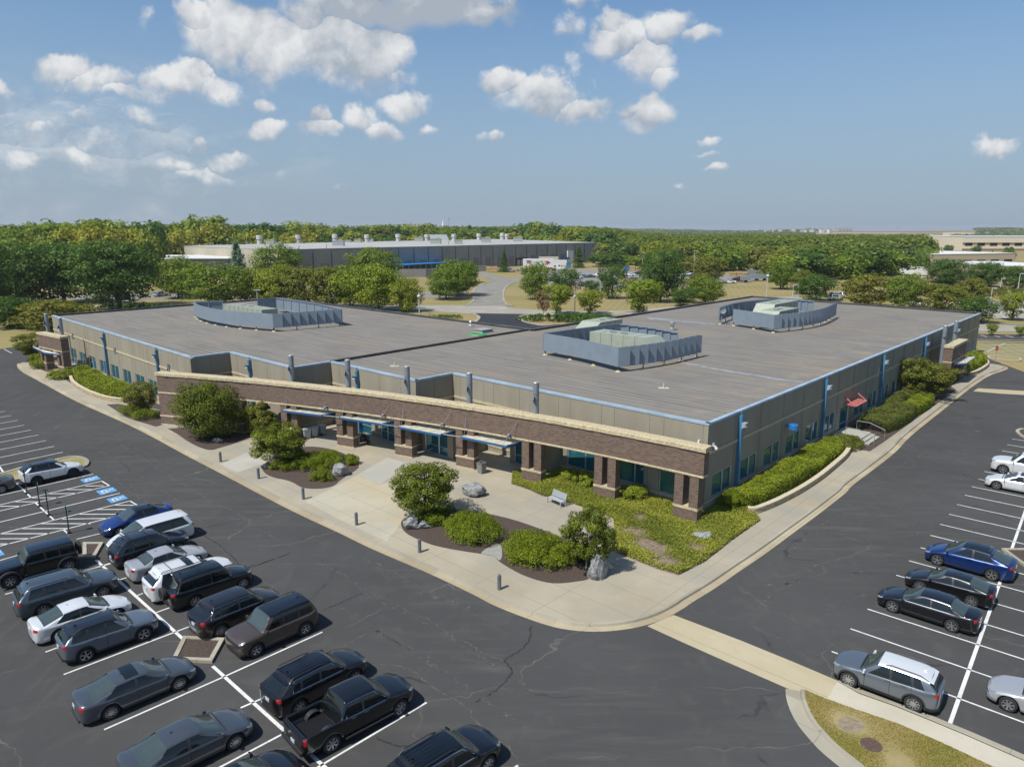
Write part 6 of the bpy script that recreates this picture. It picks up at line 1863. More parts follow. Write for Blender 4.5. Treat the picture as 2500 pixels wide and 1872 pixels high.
# left side beds
shrub('trimmed_shrub', zpt(q0, 1010, 985), 1.4, 1.6, 1.25, 8000, .07, L_YEW, 'dark green clipped shrub at the right end of the left stone wall', .3, 35)
shrub('trimmed_shrub', zpt(q0, 1130, 1020), 1.7, 1.3, 1.1, 8000, .07, L_YEW, 'dark green shrub against the left end of the arcade', .3, 36)
shrub('trimmed_shrub', zpt(q0, 480, 705), 2.0, 1.7, 1.35, 6000, .14, L_HEDGE, 'round green shrub at the left tip of the left stone wall', .3, 37)
shrub('trimmed_shrub', zpt(q0, 320, 628), 1.9, 1.4, 1.4, 5000, .14, L_HEDGE, 'green shrub between the left portal piers and the walk', .3, 38)
shrub('trimmed_shrub', zpt(q0, 290, 580), 1.2, 1.2, 1.6, 3500, .14, L_YEW, 'dark green shrub left of the left portal', .3, 39)
# hedges
def hedge(name, front, back, h, n, leaf, lm, label, seed=5, z=.13, wav=.16):
    """front / back: polylines in plan with the same number of points"""
    rs = np.random.RandomState(seed); F = np.array([(p.x, p.y) for p in front]); B = np.array([(p.x, p.y) for p in back])
    seg = np.linalg.norm((F[1:] + B[1:] - F[:-1] - B[:-1]) / 2, axis=1); cum = np.concatenate([[0], np.cumsum(seg)]); d = rs.uniform(0, cum[-1], n)
    k = np.clip(np.searchsorted(cum, d) - 1, 0, len(seg) - 1); t = ((d - cum[k]) / seg[k])[:, None]
    f = F[k] * (1 - t) + F[k + 1] * t; b = B[k] * (1 - t) + B[k + 1] * t
    w = rs.uniform(0, 1, n); side = rs.uniform(0, 1, n) < .42
    w = np.where(side, np.where(rs.uniform(0, 1, n) < .75, rs.uniform(-.02, .05, n), rs.uniform(.95, 1.02, n)), w)
    P = f * (1 - w[:, None]) + b * w[:, None]
    hh = h * (1 + wav * vnoise(P[:, 0], P[:, 1], 1.3, seed) + .07 * vnoise(P[:, 0], P[:, 1], 6.0, seed + 7)) * (1 - .10 * (np.abs(w - .5) * 2) ** 3)
    zt = np.where(side, hh * rs.uniform(0.02, .97, n), hh * (1.02 - .32 * rs.uniform(0, 1, n) ** 2))
    out = (f - b); out /= np.linalg.norm(out, axis=1, keepdims=True)
    N = np.column_stack([out * np.where(side, 1.0, .1)[:, None], np.where(side, .4, 1.0)]) + rs.normal(size=(n, 3)) * .5
    P = P + rs.normal(size=(n, 2)) * .08
    cl = .5 + .4 * vnoise(P[:, 0], P[:, 1], 2.6, seed + 1)
    me = leaf_mesh('foliage', np.column_stack([P, zt + z]), leaf * rs.uniform(.6, 1.4, n), N, cl * .6 + rs.uniform(0, .4, n), .55, seed); me.materials.append(lm)
    c = (front[0] + back[0]) / 2; root = empty(name, (c.x, c.y, 0), 0, label, 'hedge')
    o = bpy.data.objects.new('foliage', me); COL.objects.link(o); under(root, o)
    m = MB(); R_ = random.Random(seed)
    for i in range(int(cum[-1] * 5)):
        q = R_.uniform(0, .999) * (len(F) - 1); a = int(q); u = q - a
        x, y = F[a] * (1 - u) + F[a + 1] * u; bx, by = B[a] * (1 - u) + B[a + 1] * u; w_ = R_.uniform(.04, .9)
        X, Y = lerp(x, bx, w_), lerp(y, by, w_); m.tube([(X, Y, z), (X + R_.uniform(-.1, .1), Y + R_.uniform(-.1, .1), z + h * .8)], .014, 4, caps=False)
    under(root, m.build('stems', mat('hedge_stem', (.16, .135, .11), .9), None))
    return root
hedge('hedge', [W(s, t) for s, t in ((2.6, -1.9), (5, -2.35), (9, -2.75), (13, -2.95), (17, -2.95), (20, -2.75), (22.6, -2.3))], [W(s, t) for s, t in ((2.7, -.55), (5.5, -.6), (9, -.7), (13, -.7), (17, -.7), (20, -.7), (22.4, -.7))], 1.15, 62000, .10, L_HEDGE, 'long bright yellow green hedge behind the curved stone wall on the right side', 51)
shrub('trimmed_shrub', W(2.4, -1.0, .13), 1.2, 1.0, 1.35, 8000, .078, L_YEW, 'dark green shrub at the near end of the long right hedge', AX, 52)
shrub('trimmed_shrub', W(24.2, -2.2, .13), 1.9, 1.4, 1.15, 8000, .13, L_OLIVE, 'olive green shrub beside the side door steps', AX, 53)
hedge('hedge', [W(s, t) for s, t in ((31.2, -3.4), (34, -3.9), (38, -4.0), (41.5, -3.8))], [W(s, t) for s, t in ((31.2, -1.0), (34, -.8), (38, -.8), (41.5, -.9))], 1.3, 36000, .10, leaf_mat('leaf_dull', (.05, .065, .02), (.10, .11, .03), (.09, .09, .03)), 'dull olive green hedge beyond the side door steps', 54)
hedge('hedge', [W(s, t) for s, t in ((42, -3.9), (45, -4.0), (49, -3.9))], [W(s, t) for s, t in ((41.5, -2.2), (45, -2.2), (49, -2.2))], 1.25, 18000, .10, L_HEDGE, 'short bright green hedge beside the walk below the leaning trees', 55)
hedge('hedge', [W(s, t) for s, t in ((41.5, -1.9), (46, -1.9), (50, -1.9))], [W(s, t) for s, t in ((41.5, -.6), (46, -.6), (50, -.6))], 1.5, 16000, .10, MATS['leaf_dull'], 'dull green hedge against the wall before the leaning trees', 56)
hedge('hedge', [W(s, t) for s, t in ((72, -3.0), (77, -3.5), (82, -3.5), (85, -3.0))], [W(s, t) for s, t in ((72, -.8), (77, -.8), (82, -.8), (85, -.8))], 1.6, 10000, .20, L_HEDGE, 'bright green hedge beyond the far right portal', 57)
hedge('hedge', [W(s, t) for s, t in ((-16.4, 68.4), (-17.1, 72.5), (-17.2, 77.5), (-16.8, 83.5), (-15.9, 88.6))], [W(s, t) for s, t in ((-14.3, 68.4), (-14.3, 72.5), (-14.3, 77.5), (-14.3, 83.5), (-14.3, 88.6))], 1.5, 36000, .14, L_HEDGE, 'long yellow green hedge behind the curved stone wall on the left side', 58)

# stone retaining walls with a pale cap
def wall_stone():
    m, t, p = base_mat('stacked_stone', .9)
    uv = t.new('ShaderNodeUVMap').outputs[0]
    br = t.new('ShaderNodeTexBrick'); t.l.new(uv, br.inputs['Vector']); br.inputs['Scale'].default_value = 1; br.inputs['Brick Width'].default_value = .42; br.inputs['Row Height'].default_value = .17
    br.inputs['Mortar Size'].default_value = .018; br.inputs['Color1'].default_value = (.55, .44, .27, 1); br.inputs['Color2'].default_value = (.34, .27, .17, 1); br.inputs['Mortar'].default_value = (.08, .065, .05, 1)
    t.l.new(br.outputs[0], p.inputs['Base Color']); return m
STACK = wall_stone()
def ret_wall(pts, h, label):
    P = smooth_line(pts, 5); root = empty('stone_wall', (P[0].x, P[0].y, 0), 0, label, 'wall', 'curved stone walls of the planting beds')
    m = MB(); o = 0
    a = P; b = offset(P, .38)
    for i in range(len(P) - 1): o = quadv(m, a[i], a[i + 1], 0, h, o)
    for i in range(len(P) - 1): quadv(m, b[i + 1], b[i], 0, h)
    quadv(m, b[0], a[0], 0, h); quadv(m, a[-1], b[-1], 0, h)
    under(root, m.build('stone_courses', STACK, None))
    m = MB(); a2 = offset(P, -.02); b2 = offset(P, .36)
    for i in range(len(P) - 1):
        m.hexa([(*a2[i].xy, h), (*a2[i + 1].xy, h), (*b2[i + 1].xy, h), (*b2[i].xy, h), (*a2[i].xy, h + .09), (*a2[i + 1].xy, h + .09), (*b2[i + 1].xy, h + .09), (*b2[i].xy, h + .09)])
    under(root, m.build('wall_cap', mat('pale_cap', (.50, .43, .30), .9, var=.2, vscale=3), None))
ret_wall([W(2.0, -2.5), W(2.4, -3.0), W(3.6, -3.28), W(5.6, -3.55), W(8.8, -3.78), W(12.8, -3.82), W(17.0, -3.62), W(20.4, -3.38), W(23.0, -2.95)], .52, 'curved cream stone wall along the right sidewalk below the long hedge')
ret_wall([W(-15.2, 89.9), W(-16.3, 89.3), W(-17.5, 84.2), W(-18.0, 78), W(-17.9, 73), W(-17.4, 69.9), W(-16.6, 68.0)], .55, 'curved cream stone wall along the left walk below the long hedge')
ret_wall([W(71.5, -3.5), W(75, -3.95), W(80.8, -4.0), W(85, -3.4), W(86.5, -2.4)], .55, 'curved cream stone wall beyond the far right portal')

# leaning trees on the right side
tree_proto('pear', 6.0, 3.4, .8, 9000, .22, L_OLIVE, nc=85, gap=.35, rc=.20, tr=.12, seed=61, multi=3, nb=16, shape='vase')
put_tree('pear', W(51.3, -3.0, .13), 4.6, 3.0, 'spreading olive green tree over the right walk', name='ornamental_tree')
put_tree('pear', W(49.6, -1.6, .13), 5.4, 2.2, 'upright olive green tree against the right wall', name='ornamental_tree')
put_tree('pear', W(56.5, -2.4, .13), 3.2, 2.4, 'low olive green tree before the right portal', name='ornamental_tree')
put_tree('pear', G(1110 * .3165, 700 + 1000 * .3165, .13), 3.9, 2.1, 'greyish olive small tree against the left end of the arcade', name='ornamental_tree')
put_tree('pear', G(215 * .3165 + 15, 700 + 560 * .3165, .13), 4.3, 3.2, 'small olive tree left of the left portal', name='ornamental_tree')

# boulders
def boulder(p, sx, sy, sz, seed, label, rz=0.0, col=(.36, .36, .35)):
    bm = bmesh.new(); bmesh.ops.create_icosphere(bm, subdivisions=4, radius=1)
    R_ = random.Random(seed); planes = [(Vector((R_.gauss(0, 1), R_.gauss(0, 1), R_.gauss(.2, 1))).normalized(), R_.uniform(.55, .92)) for _ in range(13)]
    from mathutils import noise as mn
    for v in bm.verts:
        c = v.co.copy()
        for n, d in planes:
            k = c.dot(n)
            if k > d: c -= n * (k - d) * .9
        c += v.co * (mn.noise(v.co * 2.3 + Vector((seed, 0, 0))) * .14 + mn.noise(v.co * 7 + Vector((seed, 3, 0))) * .045)
        v.co = Vector((c.x * sx, c.y * sy, c.z * sz + sz * .62))
    me = bpy.data.meshes.new('boulder'); bm.to_mesh(me); bm.free()
    if 'grey_rock' not in MATS:
        m, t, pr = base_mat('grey_rock', .85); g = t.new('ShaderNodeNewGeometry').outputs['Position']
        n = t.noise(g, 3.0, 8, .7, 1.2)
        col_ = t.mix(t.mr(n, .38, .62), (.12, .122, .125, 1), (.34, .34, .33, 1)); t.l.new(col_, pr.inputs['Base Color'])
        b = t.new('ShaderNodeBump'); b.inputs['Strength'].default_value = .6; b.inputs['Distance'].default_value = .06; t.l.new(t.noise(g, 9, 6, .7), b.inputs['Height']); t.l.new(b.outputs[0], pr.inputs['Normal'])
    me.materials.append(MATS['grey_rock']); o = bpy.data.objects.new('boulder', me); COL.objects.link(o); o.location = p; o.rotation_euler = (0, 0, rz)
    return tag(o, label, 'boulder', 'grey boulders of the plaza')
boulder(q5(815, 820, .10), 1.15, .68, .62, 2, 'grey boulder standing alone on the plaza pavement', -.25)
boulder(q5(1770, 1450, .10), .72, .62, 1.25, 9, 'tallest grey boulder beside the pale stemmed magnolia', .3)
boulder(q5(325, 1075, .10), .62, .5, .65, 4, 'grey boulder at the left tip of the kidney shaped bed')
boulder(q5(410, 1070, .10), .7, .5, .38, 6, 'low grey boulder half under the middle magnolia')
boulder(q4(1528, 980, .10), .85, .62, .75, 5, 'rounded pale boulder at the right side of the yew bed')
boulder(q4(957, 925, .10), .32, .3, .38, 7, 'small grey boulder at the left side of the yew bed')
boulder(q4(573, 725, .10), .55, .42, .32, 8, 'small pale boulder under the biggest magnolia')
boulder(r1(1000, 1145, .15), .8, .5, .30, 10, 'flat whitish boulder in the groundcover near the building corner')

# bench, litter bin, wheeled bins, motorcycle
p = q5(1460, 885, .13); root = empty('bench', p, AX - 1.57 - .20, 'light grey slatted metal bench at the edge of the groundcover', 'bench')
STL = mat('bench_steel', (.50, .53, .55), .45, metal=.4)
BL = 1.45
m = MB()
for k in range(5): m.bar((-BL / 2, -.03 + k * .10, .45), (BL / 2, -.03 + k * .10, .45), .085, .025)
m.build('seat', STL, root)
m = MB()
for k in range(5): m.bar((-BL / 2, -.10 - k * .035, .55 + k * .09), (BL / 2, -.10 - k * .035, .55 + k * .09), .02, .082)
m.build('backrest', STL, root)
for s in (-1, 1):
    m = MB(); x = s * BL / 2; m.bar((x, -.08, 0), (x, -.12, .55), .05, .1); m.bar((x, -.12, .55), (x, -.27, .97), .05, .08); m.bar((x, .42, 0), (x, .40, .45), .05, .08); m.bar((x, -.10, .43), (x, .42, .43), .05, .06)
    m.build('leg', STL, root)
root.rotation_euler[2] = AX + math.radians(82)
p = q5(872, 645, .13); root = empty('litter_bin', p, AX, 'grey square litter bin flaring to the top beside a brick pier', 'litter bin')
m = MB(); m.hexa([(-.24, -.24, 0), (.24, -.24, 0), (.24, .24, 0), (-.24, .24, 0), (-.32, -.32, .85), (.32, -.32, .85), (.32, .32, .85), (-.32, .32, .85)]); m.build('bin_body', mat('bin_grey', (.20, .20, .19), .7, var=.2, vscale=8), root)
m = MB(); m.box((0, 0, .852), (.68, .68, .09)); m.build('bin_lid', mat('bin_lid_grey', (.12, .12, .12), .6), root)
m = MB(); m.box((0, 0, .943), (.30, .30, .012)); m.build('opening', SEAM, root)
wl_ = ['leftmost of the three grey wheeled bins under the left canopy', 'middle one of the three grey wheeled bins under the left canopy', 'rightmost of the three grey wheeled bins, beside the brick pier']
proto = None
for i, (x, y) in enumerate(((1262, 695), (1318, 685), (1378, 667))):
    p = q4(x, y, .13)
    if proto is None:
        proto = empty('wheeled_bin', p); WB = mat('bin_plastic', (.36, .38, .40), .6)
        m = MB(); m.hexa([(-.24, -.28, .06), (.24, -.28, .06), (.24, .26, .06), (-.24, .26, .06), (-.32, -.38, 1.0), (.32, -.38, 1.0), (.32, .36, 1.0), (-.32, .36, 1.0)]); m.build('bin_body', WB, proto)
        m = MB(); m.hexa([(-.34, -.42, 1.0), (.34, -.42, 1.0), (.34, .38, 1.0), (-.34, .38, 1.0), (-.28, -.34, 1.10), (.28, -.34, 1.10), (.28, .32, 1.10), (-.28, .32, 1.10)]); m.build('bin_lid', WB, proto)
        m = MB(); m.tube([(-.26, .44, 1.02), (.26, .44, 1.02)], .025, 6); m.build('handle', WB, proto)
        for s in (-1, 1): m = MB(); m.tube([(s * .29, .27, .13), (s * .35, .27, .13)], .13, 12); m.build('bin_wheel', TYRE, proto)
        o = proto
    else: o = copy_tree(proto); o.location = p
    o.rotation_euler = (0, 0, AX + 1.57 - .2 + .15 * i)
    tag(o, wl_[i], 'bin', 'wheeled bins under the left canopy')
# motorcycle
p = q4(1712, 735, .13); root = empty('motorcycle', p, math.radians(128), 'black motorcycle parked under the canopy with its rear wheel outward', 'motorcycle')
MBK = mat('moto_black', (.015, .015, .016), .3, coat=.6)
for nm_, x in (('front_wheel', .72), ('rear_wheel', -.68)):
    e = bpy.data.objects.new(nm_, None); COL.objects.link(e); e.parent = root; e.location = (x, 0, .31)
    m = MB(); m.lathe((0, 0, 0), [(.24, -.05), (.29, -.06), (.31, 0), (.29, .06), (.24, .05), (.24, -.05)], 24, axis='y'); m.build('tyre', TYRE, e)
    m = MB(); m.lathe((0, 0, 0), [(.24, -.03), (.24, .03)], 24, axis='y')
    for k in range(6): a = k * math.pi / 3; m.bar((0, 0, 0), (.23 * math.cos(a), 0, .23 * math.sin(a)), .03, .03)
    m.build('rim', RIM_D, e)
m = MB(); m.tube([(.72, .09, .31), (.48, .09, .95)], .03, 6); m.tube([(.72, -.09, .31), (.48, -.09, .95)], .03, 6); m.build('fork', CHROME, root)
m = MB(); m.hexa([(-.1, -.14, .68), (.42, -.13, .72), (.42, .13, .72), (-.1, .14, .68), (-.05, -.11, .92), (.36, -.12, .98), (.36, .12, .98), (-.05, .11, .92)]); m.build('fuel_tank', MBK, root)
m = MB(); m.hexa([(-.75, -.09, .76), (-.1, -.13, .66), (-.1, .13, .66), (-.75, .09, .76), (-.78, -.10, .86), (-.1, -.13, .78), (-.1, .13, .78), (-.78, .10, .86)]); m.build('seat', SEAM, root)
m = MB(); m.box((.1, 0, .25), (.5, .30, .42)); m.tube([(.3, -.16, .3), (-.1, -.2, .25), (-.65, -.2, .36)], .05, 8); m.bar((-.68, 0, .31), (0, 0, .42), .16, .06); m.build('engine', mat('moto_metal', (.08, .08, .085), .35, metal=.7), root)
m = MB(); m.tube([(.42, .36, 1.06), (.48, .15, 1.02), (.48, -.15, 1.02), (.42, -.36, 1.06)], .02, 6); m.build('handlebar', MBK, root)
m = MB(); m.lathe((.60, 0, .88), [(0, -.09), (.09, -.06), (.10, .06), (0, .08)], 12); m.build('headlight', LAMP, root)
m = MB(); m.bar((-.75, 0, .72), (-1.0, 0, .55), .16, .02); m.build('rear_fender', MBK, root)

# side door steps with handrails
p = W(28.0, -2.6, .13); root = empty('steps', (p.x, p.y, 0), 0, 'short concrete steps with grey handrails leading to the side door', 'steps')
m = MB()
for k in range(4):
    a = [W(26.2, -4.0 + k * .42), W(29.6, -4.0 + k * .42), W(29.6, -.05), W(26.2, -.05)]; m.prism(a, .13 + (k and .0) + k * .0 if k == 0 else .13 + (k - 1) * .14 + .0, .135 + k * .14)
under(root, m.build('treads', CONC_LIGHT, None))
for s in (26.2, 29.6):
    m = MB(); m.tube([W(s, -4.0, .13), W(s, -4.0, 1.0), W(s, -2.5, 1.5), W(s, -1.3, 1.5), W(s, -1.3, .5)], .035, 6); under(root, m.build('handrail', POSTG, None))
# ------------------------------------------------------------------ middle distance: roads, lots, warehouse
rA = qpix(0, 500, .27125); rB = qpix(400, 520, .27125); rC = qpix(1000, 520, .27125); rD = qpix(1500, 520, .27125); rE = qpix(1950, 520, .24864)
def P3(x, y, z=0): return G(x, y, z)
sheet('road', [P3(-900, 752), P3(-200, 758), P3(0, 757), P3(474, 753), P3(1000, 757), P3(1152, 766), P3(1310, 770), P3(1560, 767), P3(1850, 757), P3(1990, 752), P3(1950, 722), P3(1880, 727), P3(1520, 759), P3(1330, 758), P3(1240, 751), P3(1228, 745), P3(1140, 745), P3(1000, 745), P3(700, 743), P3(430, 742), P3(0, 745), P3(-900, 742)], .01, ROADC)
side = smooth_line([rC(500, 835), rC(545, 815), rC(580, 775), rC(570, 720), rC(600, 672), rC(660, 640), rC(755, 612)], 4) + [rC(720, 590), rC(640, 565), rC(600, 540), rC(700, 533)] + smooth_line([rC(760, 560), rC(830, 578), rC(950, 590), rC(1010, 586)], 3) + [rC(1010, 560), rC(1300, 530), rC(1300, 600), rC(1010, 612)] + smooth_line([rC(1000, 615), rC(935, 630), rC(880, 655), rC(848, 700), rC(846, 770), rC(870, 815), rC(930, 838)], 4)
sheet('side_road', side, .014, OLDASPH)
for pts in (smooth_line([rC(500, 835), rC(545, 815), rC(580, 775), rC(570, 720), rC(600, 672), rC(660, 640), rC(755, 612)], 4), smooth_line([rC(1000, 615), rC(935, 630), rC(880, 655), rC(848, 700), rC(846, 770), rC(870, 815), rC(930, 838)], 4)):
    b = MB(); strip(b, pts, -.35, .35, .10); strip(b, pts, -.35, -.34, .10, 0); o = b.build('kerb', CURB); o["kind"] = 'structure'
sheet('parking_lot', [rC(1010, 590), rC(1010, 540), rC(1250, 520), rC(1450, 508), rC(1740, 512), rC(2080, 522), P3(1640, 664), P3(1760, 668), P3(1850, 672), P3(1885, 683), P3(1775, 693), P3(1600, 703), P3(1480, 706), P3(1390, 697), P3(1290, 690), P3(1274, 683)], .012, OLDASPH)
sheet('parking_lot', [P3(415, 731), P3(560, 729), P3(700, 731), P3(1010, 728), P3(1150, 727), P3(1140, 714), P3(1000, 712), P3(700, 716), P3(400, 716), P3(60, 716), P3(60, 731)], .012, OLDASPH)
drive = smooth_line([rC(565, 902), rC(620, 935), rC(610, 965), rC(560, 990), rC(400, 1010)], 4) + [W(27, 60), W(29, 43), W(70, 42.5), P3(1700, 790)] + [rC(1640, 985)] + smooth_line([rC(1300, 1005), rC(1200, 1012), rC(1080, 992), rC(1000, 962), rC(995, 935), rC(1060, 918), rC(1180, 912)], 4)
sheet('driveway', drive, .018, ASPHALT_NEW)
for pts in (smooth_line([rC(565, 902), rC(620, 935), rC(610, 965), rC(560, 990), rC(400, 1010)], 4), smooth_line([rC(1300, 1005), rC(1200, 1012), rC(1080, 992), rC(1000, 962), rC(995, 935), rC(1060, 918), rC(1180, 912)], 4)):
    b = MB(); strip(b, pts, -.4, .4, .12); strip(b, pts, -.4, -.39, .12, 0); strip(b, pts, .4, .41, .12, 0); o = b.build('kerb', CURB); o["kind"] = 'structure'
# right side: lots and street seen past the far corner
sheet('parking_lot', [rE(1810, 862), rE(1990, 868), rE(2080, 790), rE(2212, 745), rE(2700, 700), rE(2700, 1045), rE(1870, 1035), rE(1300, 1000), rE(1300, 905)], .012, ROADC)
sheet('road', [rE(1200, 1085), rE(1780, 1095), rE(2700, 1112), rE(2700, 1172), rE(1775, 1160), rE(1200, 1150)], .012, ROADC)
sheet('parking_lot', [r5(1500, 425), r5(1810, 425), r5(2700, 440), r5(2700, 495), r5(1795, 478), r5(1500, 470)], .012, ASPHALT)
m = MB()
for k in range(9): p = r5(1820 + k * 112, 436 + k * 1.5); q = r5(1880 + k * 118, 452 + k * 2); m.bar(Vector((p.x, p.y, .02)), Vector((q.x, q.y, .02)), .2, .01)
for k in range(5): p = rE(1890 + k * 70, 940 - k * 22); q = rE(1990 + k * 80, 990 - k * 24); m.bar(Vector((p.x, p.y, .02)), Vector((q.x, q.y, .02)), .2, .01)
for k in range(7): p = rE(1780 + k * 110, 1010 + k * 2); q = rE(1830 + k * 112, 1034 + k * 2); m.bar(Vector((p.x, p.y, .02)), Vector((q.x, q.y, .02)), .2, .01)
o = m.build('painted_lines', PAINT); o["kind"] = 'structure'
b = MB(); pts = [r5(1500, 470), r5(1795, 480), r5(2700, 497)]; strip(b, pts, -.3, .3, .12); pts = [r5(1790, 500), r5(2040, 500), r5(2700, 512)]; strip(b, pts, -.3, .3, .12); pts = [rE(1870, 1035), rE(2700, 1047)]; strip(b, pts, -.3, .3, .12); pts = [rE(1780, 1090), rE(2700, 1108)]; strip(b, pts, -.3, .3, .12)
o = b.build('kerb', CURB); o["kind"] = 'structure'
isl = smooth_line([r5(1880, 625), r5(2000, 630), r5(2150, 636), r5(2190, 655), r5(2170, 672), r5(2000, 662), r5(1880, 645)], 3)
island(isl, LAWN, w=.4)
sheet('concrete_strip', [r5(1800, 912), r5(2000, 925), r5(2500, 955), r5(2500, 990), r5(2000, 962), r5(1755, 940)], .010, MATS['pan_concrete'])
# grassy bank left of the building
# warehouse ------------------------------------------------------
WH = 12.5
def whp(u, v): return G(u, v, WH)
wR = whp(1458, 592); wL = whp(690, 609); wBk = whp(415, 599.5)
wFar = whp(1215, 583.5)
CONCP = mat('grey_precast', (0.27, 0.262, 0.25), .9, var=.14, vscale=.12, bump=.3, bscale=2)
TANP = mat('tan_precast', (0.40, 0.36, 0.28), .9, var=.12, vscale=.12)
WROOF = mat('warehouse_roof', (0.36, 0.35, 0.33), .8, var=.15, vscale=.05)
wh = empty('warehouse', ((wR + wL) / 2).xy.to_3d(), 0, 'very large grey precast warehouse with many roof vents in the middle distance', 'warehouse')
def wpart(mb, nm_, m_): return under(wh, mb.build(nm_, m_, None, tri=True))
m = MB(); wall_run(m, wL, wR, -1, WH - .3, []); wall_run(m, wR, wFar, -1, WH - .3, []); wpart(m, 'front_wall', CONCP)
m = MB(); wall_run(m, wBk, wL, -1, WH - .3, []); wall_run(m, wFar, wBk, -1, WH - .3, []); wpart(m, 'side_wall', TANP)
m = MB(); m.prism([wL, wR, wFar, wBk], WH - .5, WH); wpart(m, 'roof', WROOF)
# shallow ridge
rc_ = [wL.lerp(wBk, .5), wR.lerp(wFar, .5)]
LW = (wR - wL).xy.length
m = MB(); j2 = MB(); k = 0
UU = (wR - wL).normalized(); NN = Vector((UU.y, -UU.x, 0))
for i in range(24):
    d = LW * (i + .5) / 24
    j2.bar(along(wL, wR, d, .1, 0), along(wL, wR, d, .1, WH - .5), .35, .25)
    if i < 20:
        m.bar(along(wL, wR, d + LW / 60, .03, 3.6), along(wL, wR, d + LW / 24 * .85, .03, 3.6), .12, 4.4)
wpart(j2, 'downpipe', mat('dark_pipe', (.07, .07, .07), .7)); wpart(m, 'recessed_panel', mat('dark_precast', (.19, .185, .18), .9))
for u_ in (1256, 1276, 1294):
    p = rC((u_ - 1000) / .27125, 475); 
    d = (Vector((p.x, p.y, 0)) - Vector((wL.x, wL.y, 0))).dot(Vector((UU.x, UU.y, 0)))
    m = MB(); m.bar(along(wL, wR, d - 2.2, .12, 2.4), along(wL, wR, d + 2.2, .12, 2.4), .2, 4.4); wpart(m, 'dock_door', mat('dock_black', (.02, .02, .02), .7))
    m = MB(); m.bar(along(wL, wR, d - 1.2, .26, 2.0), along(wL, wR, d + 1.2, .26, 2.0), .1, 3.2); wpart(m, 'door_leaf', mat('dock_grey', (.35, .35, .34), .6))
m = MB(); p = rC(878, 430); d = (Vector((p.x, p.y, 0)) - Vector((wL.x, wL.y, 0))).dot(Vector((UU.x, UU.y, 0))); m.bar(along(wL, wR, d - 3, .6, 3.5), along(wL, wR, d + 3, .6, 3.5), 1.2, 8.5); wpart(m, 'silo_panel', WHITEP)
m = MB(); p = rC(780, 430); d = (Vector((p.x, p.y, 0)) - Vector((wL.x, wL.y, 0))).dot(Vector((UU.x, UU.y, 0))); m.bar(along(wL, wR, d - 2.6, 1.2, 3.2), along(wL, wR, d + 2.6, 1.2, 3.2), 2.4, .9); wpart(m, 'blue_awning', BLUE_D)
# roof equipment: (pixel u, row of the foot, kind, width px)
eq = [(401, 589, 'v', 9), (634, 594, 'V', 13), (728, 592, 'V', 12), (818, 590, 'V', 12), (896, 589, 'V', 11), (972, 588, 'V', 11), (1042, 587, 'V', 10), (1108, 586, 'V', 10), (1169, 585, 'V', 10), (1226, 584, 'V', 10), (1237, 584, 'V', 9),
      (536, 595, 'b', 12), (577, 594, 'b', 14), (600, 594, 'b', 12), (662, 594, 'b', 20), (681, 598, 'b', 16), (827, 598, 'b', 25), (851, 590, 'b', 11), (874, 590, 'b', 16), (906, 588, 'b', 12), (1023, 587, 'b', 20), (1064, 593, 'b', 24), (1119, 594, 'b', 18), (1187, 590, 'b', 22), (1264, 588, 'b', 22), (513, 597, 's', 3), (521, 597, 's', 3), (1075, 586, 'hopper', 46), (730, 607, 's', 4), (797, 604, 's', 4), (1095, 596, 's', 4), (1338, 588, 's', 4)]
GALV = MATS['galvanised']; WHITEV = mat('vent_white', (.5, .5, .48), .5)
for (u_, v_, k, wd) in eq:
    p = G(u_, v_ + 2, WH); s_ = proj(p)[2] / FOC; w_ = wd * s_ * 1.15
    m = MB()
    if k in 'vV':
        h_ = w_ * 1.35
        m.lathe(p, [(w_ * .42, 0), (w_ * .42, h_ * .45), (w_ * .30, h_ * .5), (w_ * .5, h_ * .56), (w_ * .5, h_), (w_ * .38, h_ * 1.04), (0, h_ * 1.04)], 14)
        o = m.build('roof_vent', WHITEV); tag(rebase(o, p), 'round white exhaust stack on the warehouse roof', 'roof vent', 'exhaust stacks on the warehouse roof')
    elif k == 'b':
        m.box(p, (w_ * .9, w_ * .7, w_ * .38)); m.box(p + Vector((0, 0, w_ * .382)), (w_ * .95, w_ * .75, w_ * .06)); m.box(p + Vector((w_ * .2, 0, w_ * .445)), (w_ * .3, w_ * .3, w_ * .08))
        o = m.build('rooftop_unit', HV if wd % 2 == 0 else GALV); tag(rebase(o, p), 'boxy pale unit on the warehouse roof', 'air handling unit', 'box units on the warehouse roof')
    elif k == 's':
        m.tube([p, p + Vector((0, 0, w_ * 1.6)), p + Vector((w_ * .5, 0, w_ * 2.0))], w_ * .22, 6)
        o = m.build('vent_pipe', GALV); tag(rebase(o, p), 'slim bent vent pipe on the warehouse roof', 'pipe', 'vent pipes on the warehouse roof')
    else:
        m.hexa([p + Vector(q) for q in ((-w_ * .42, -2, 0), (w_ * .42, -2, 0), (w_ * .42, 3, 0), (-w_ * .42, 3, 0), (-w_ * .5, -2, w_ * .28), (w_ * .3, -2, w_ * .28), (w_ * .3, 3, w_ * .28), (-w_ * .5, 3, w_ * .28))])
        o = m.build('roof_penthouse', mat('pale_metal', (.42, .44, .45), .6)); tag(rebase(o, p), 'slanted pale metal penthouse on the warehouse roof', 'roof penthouse')
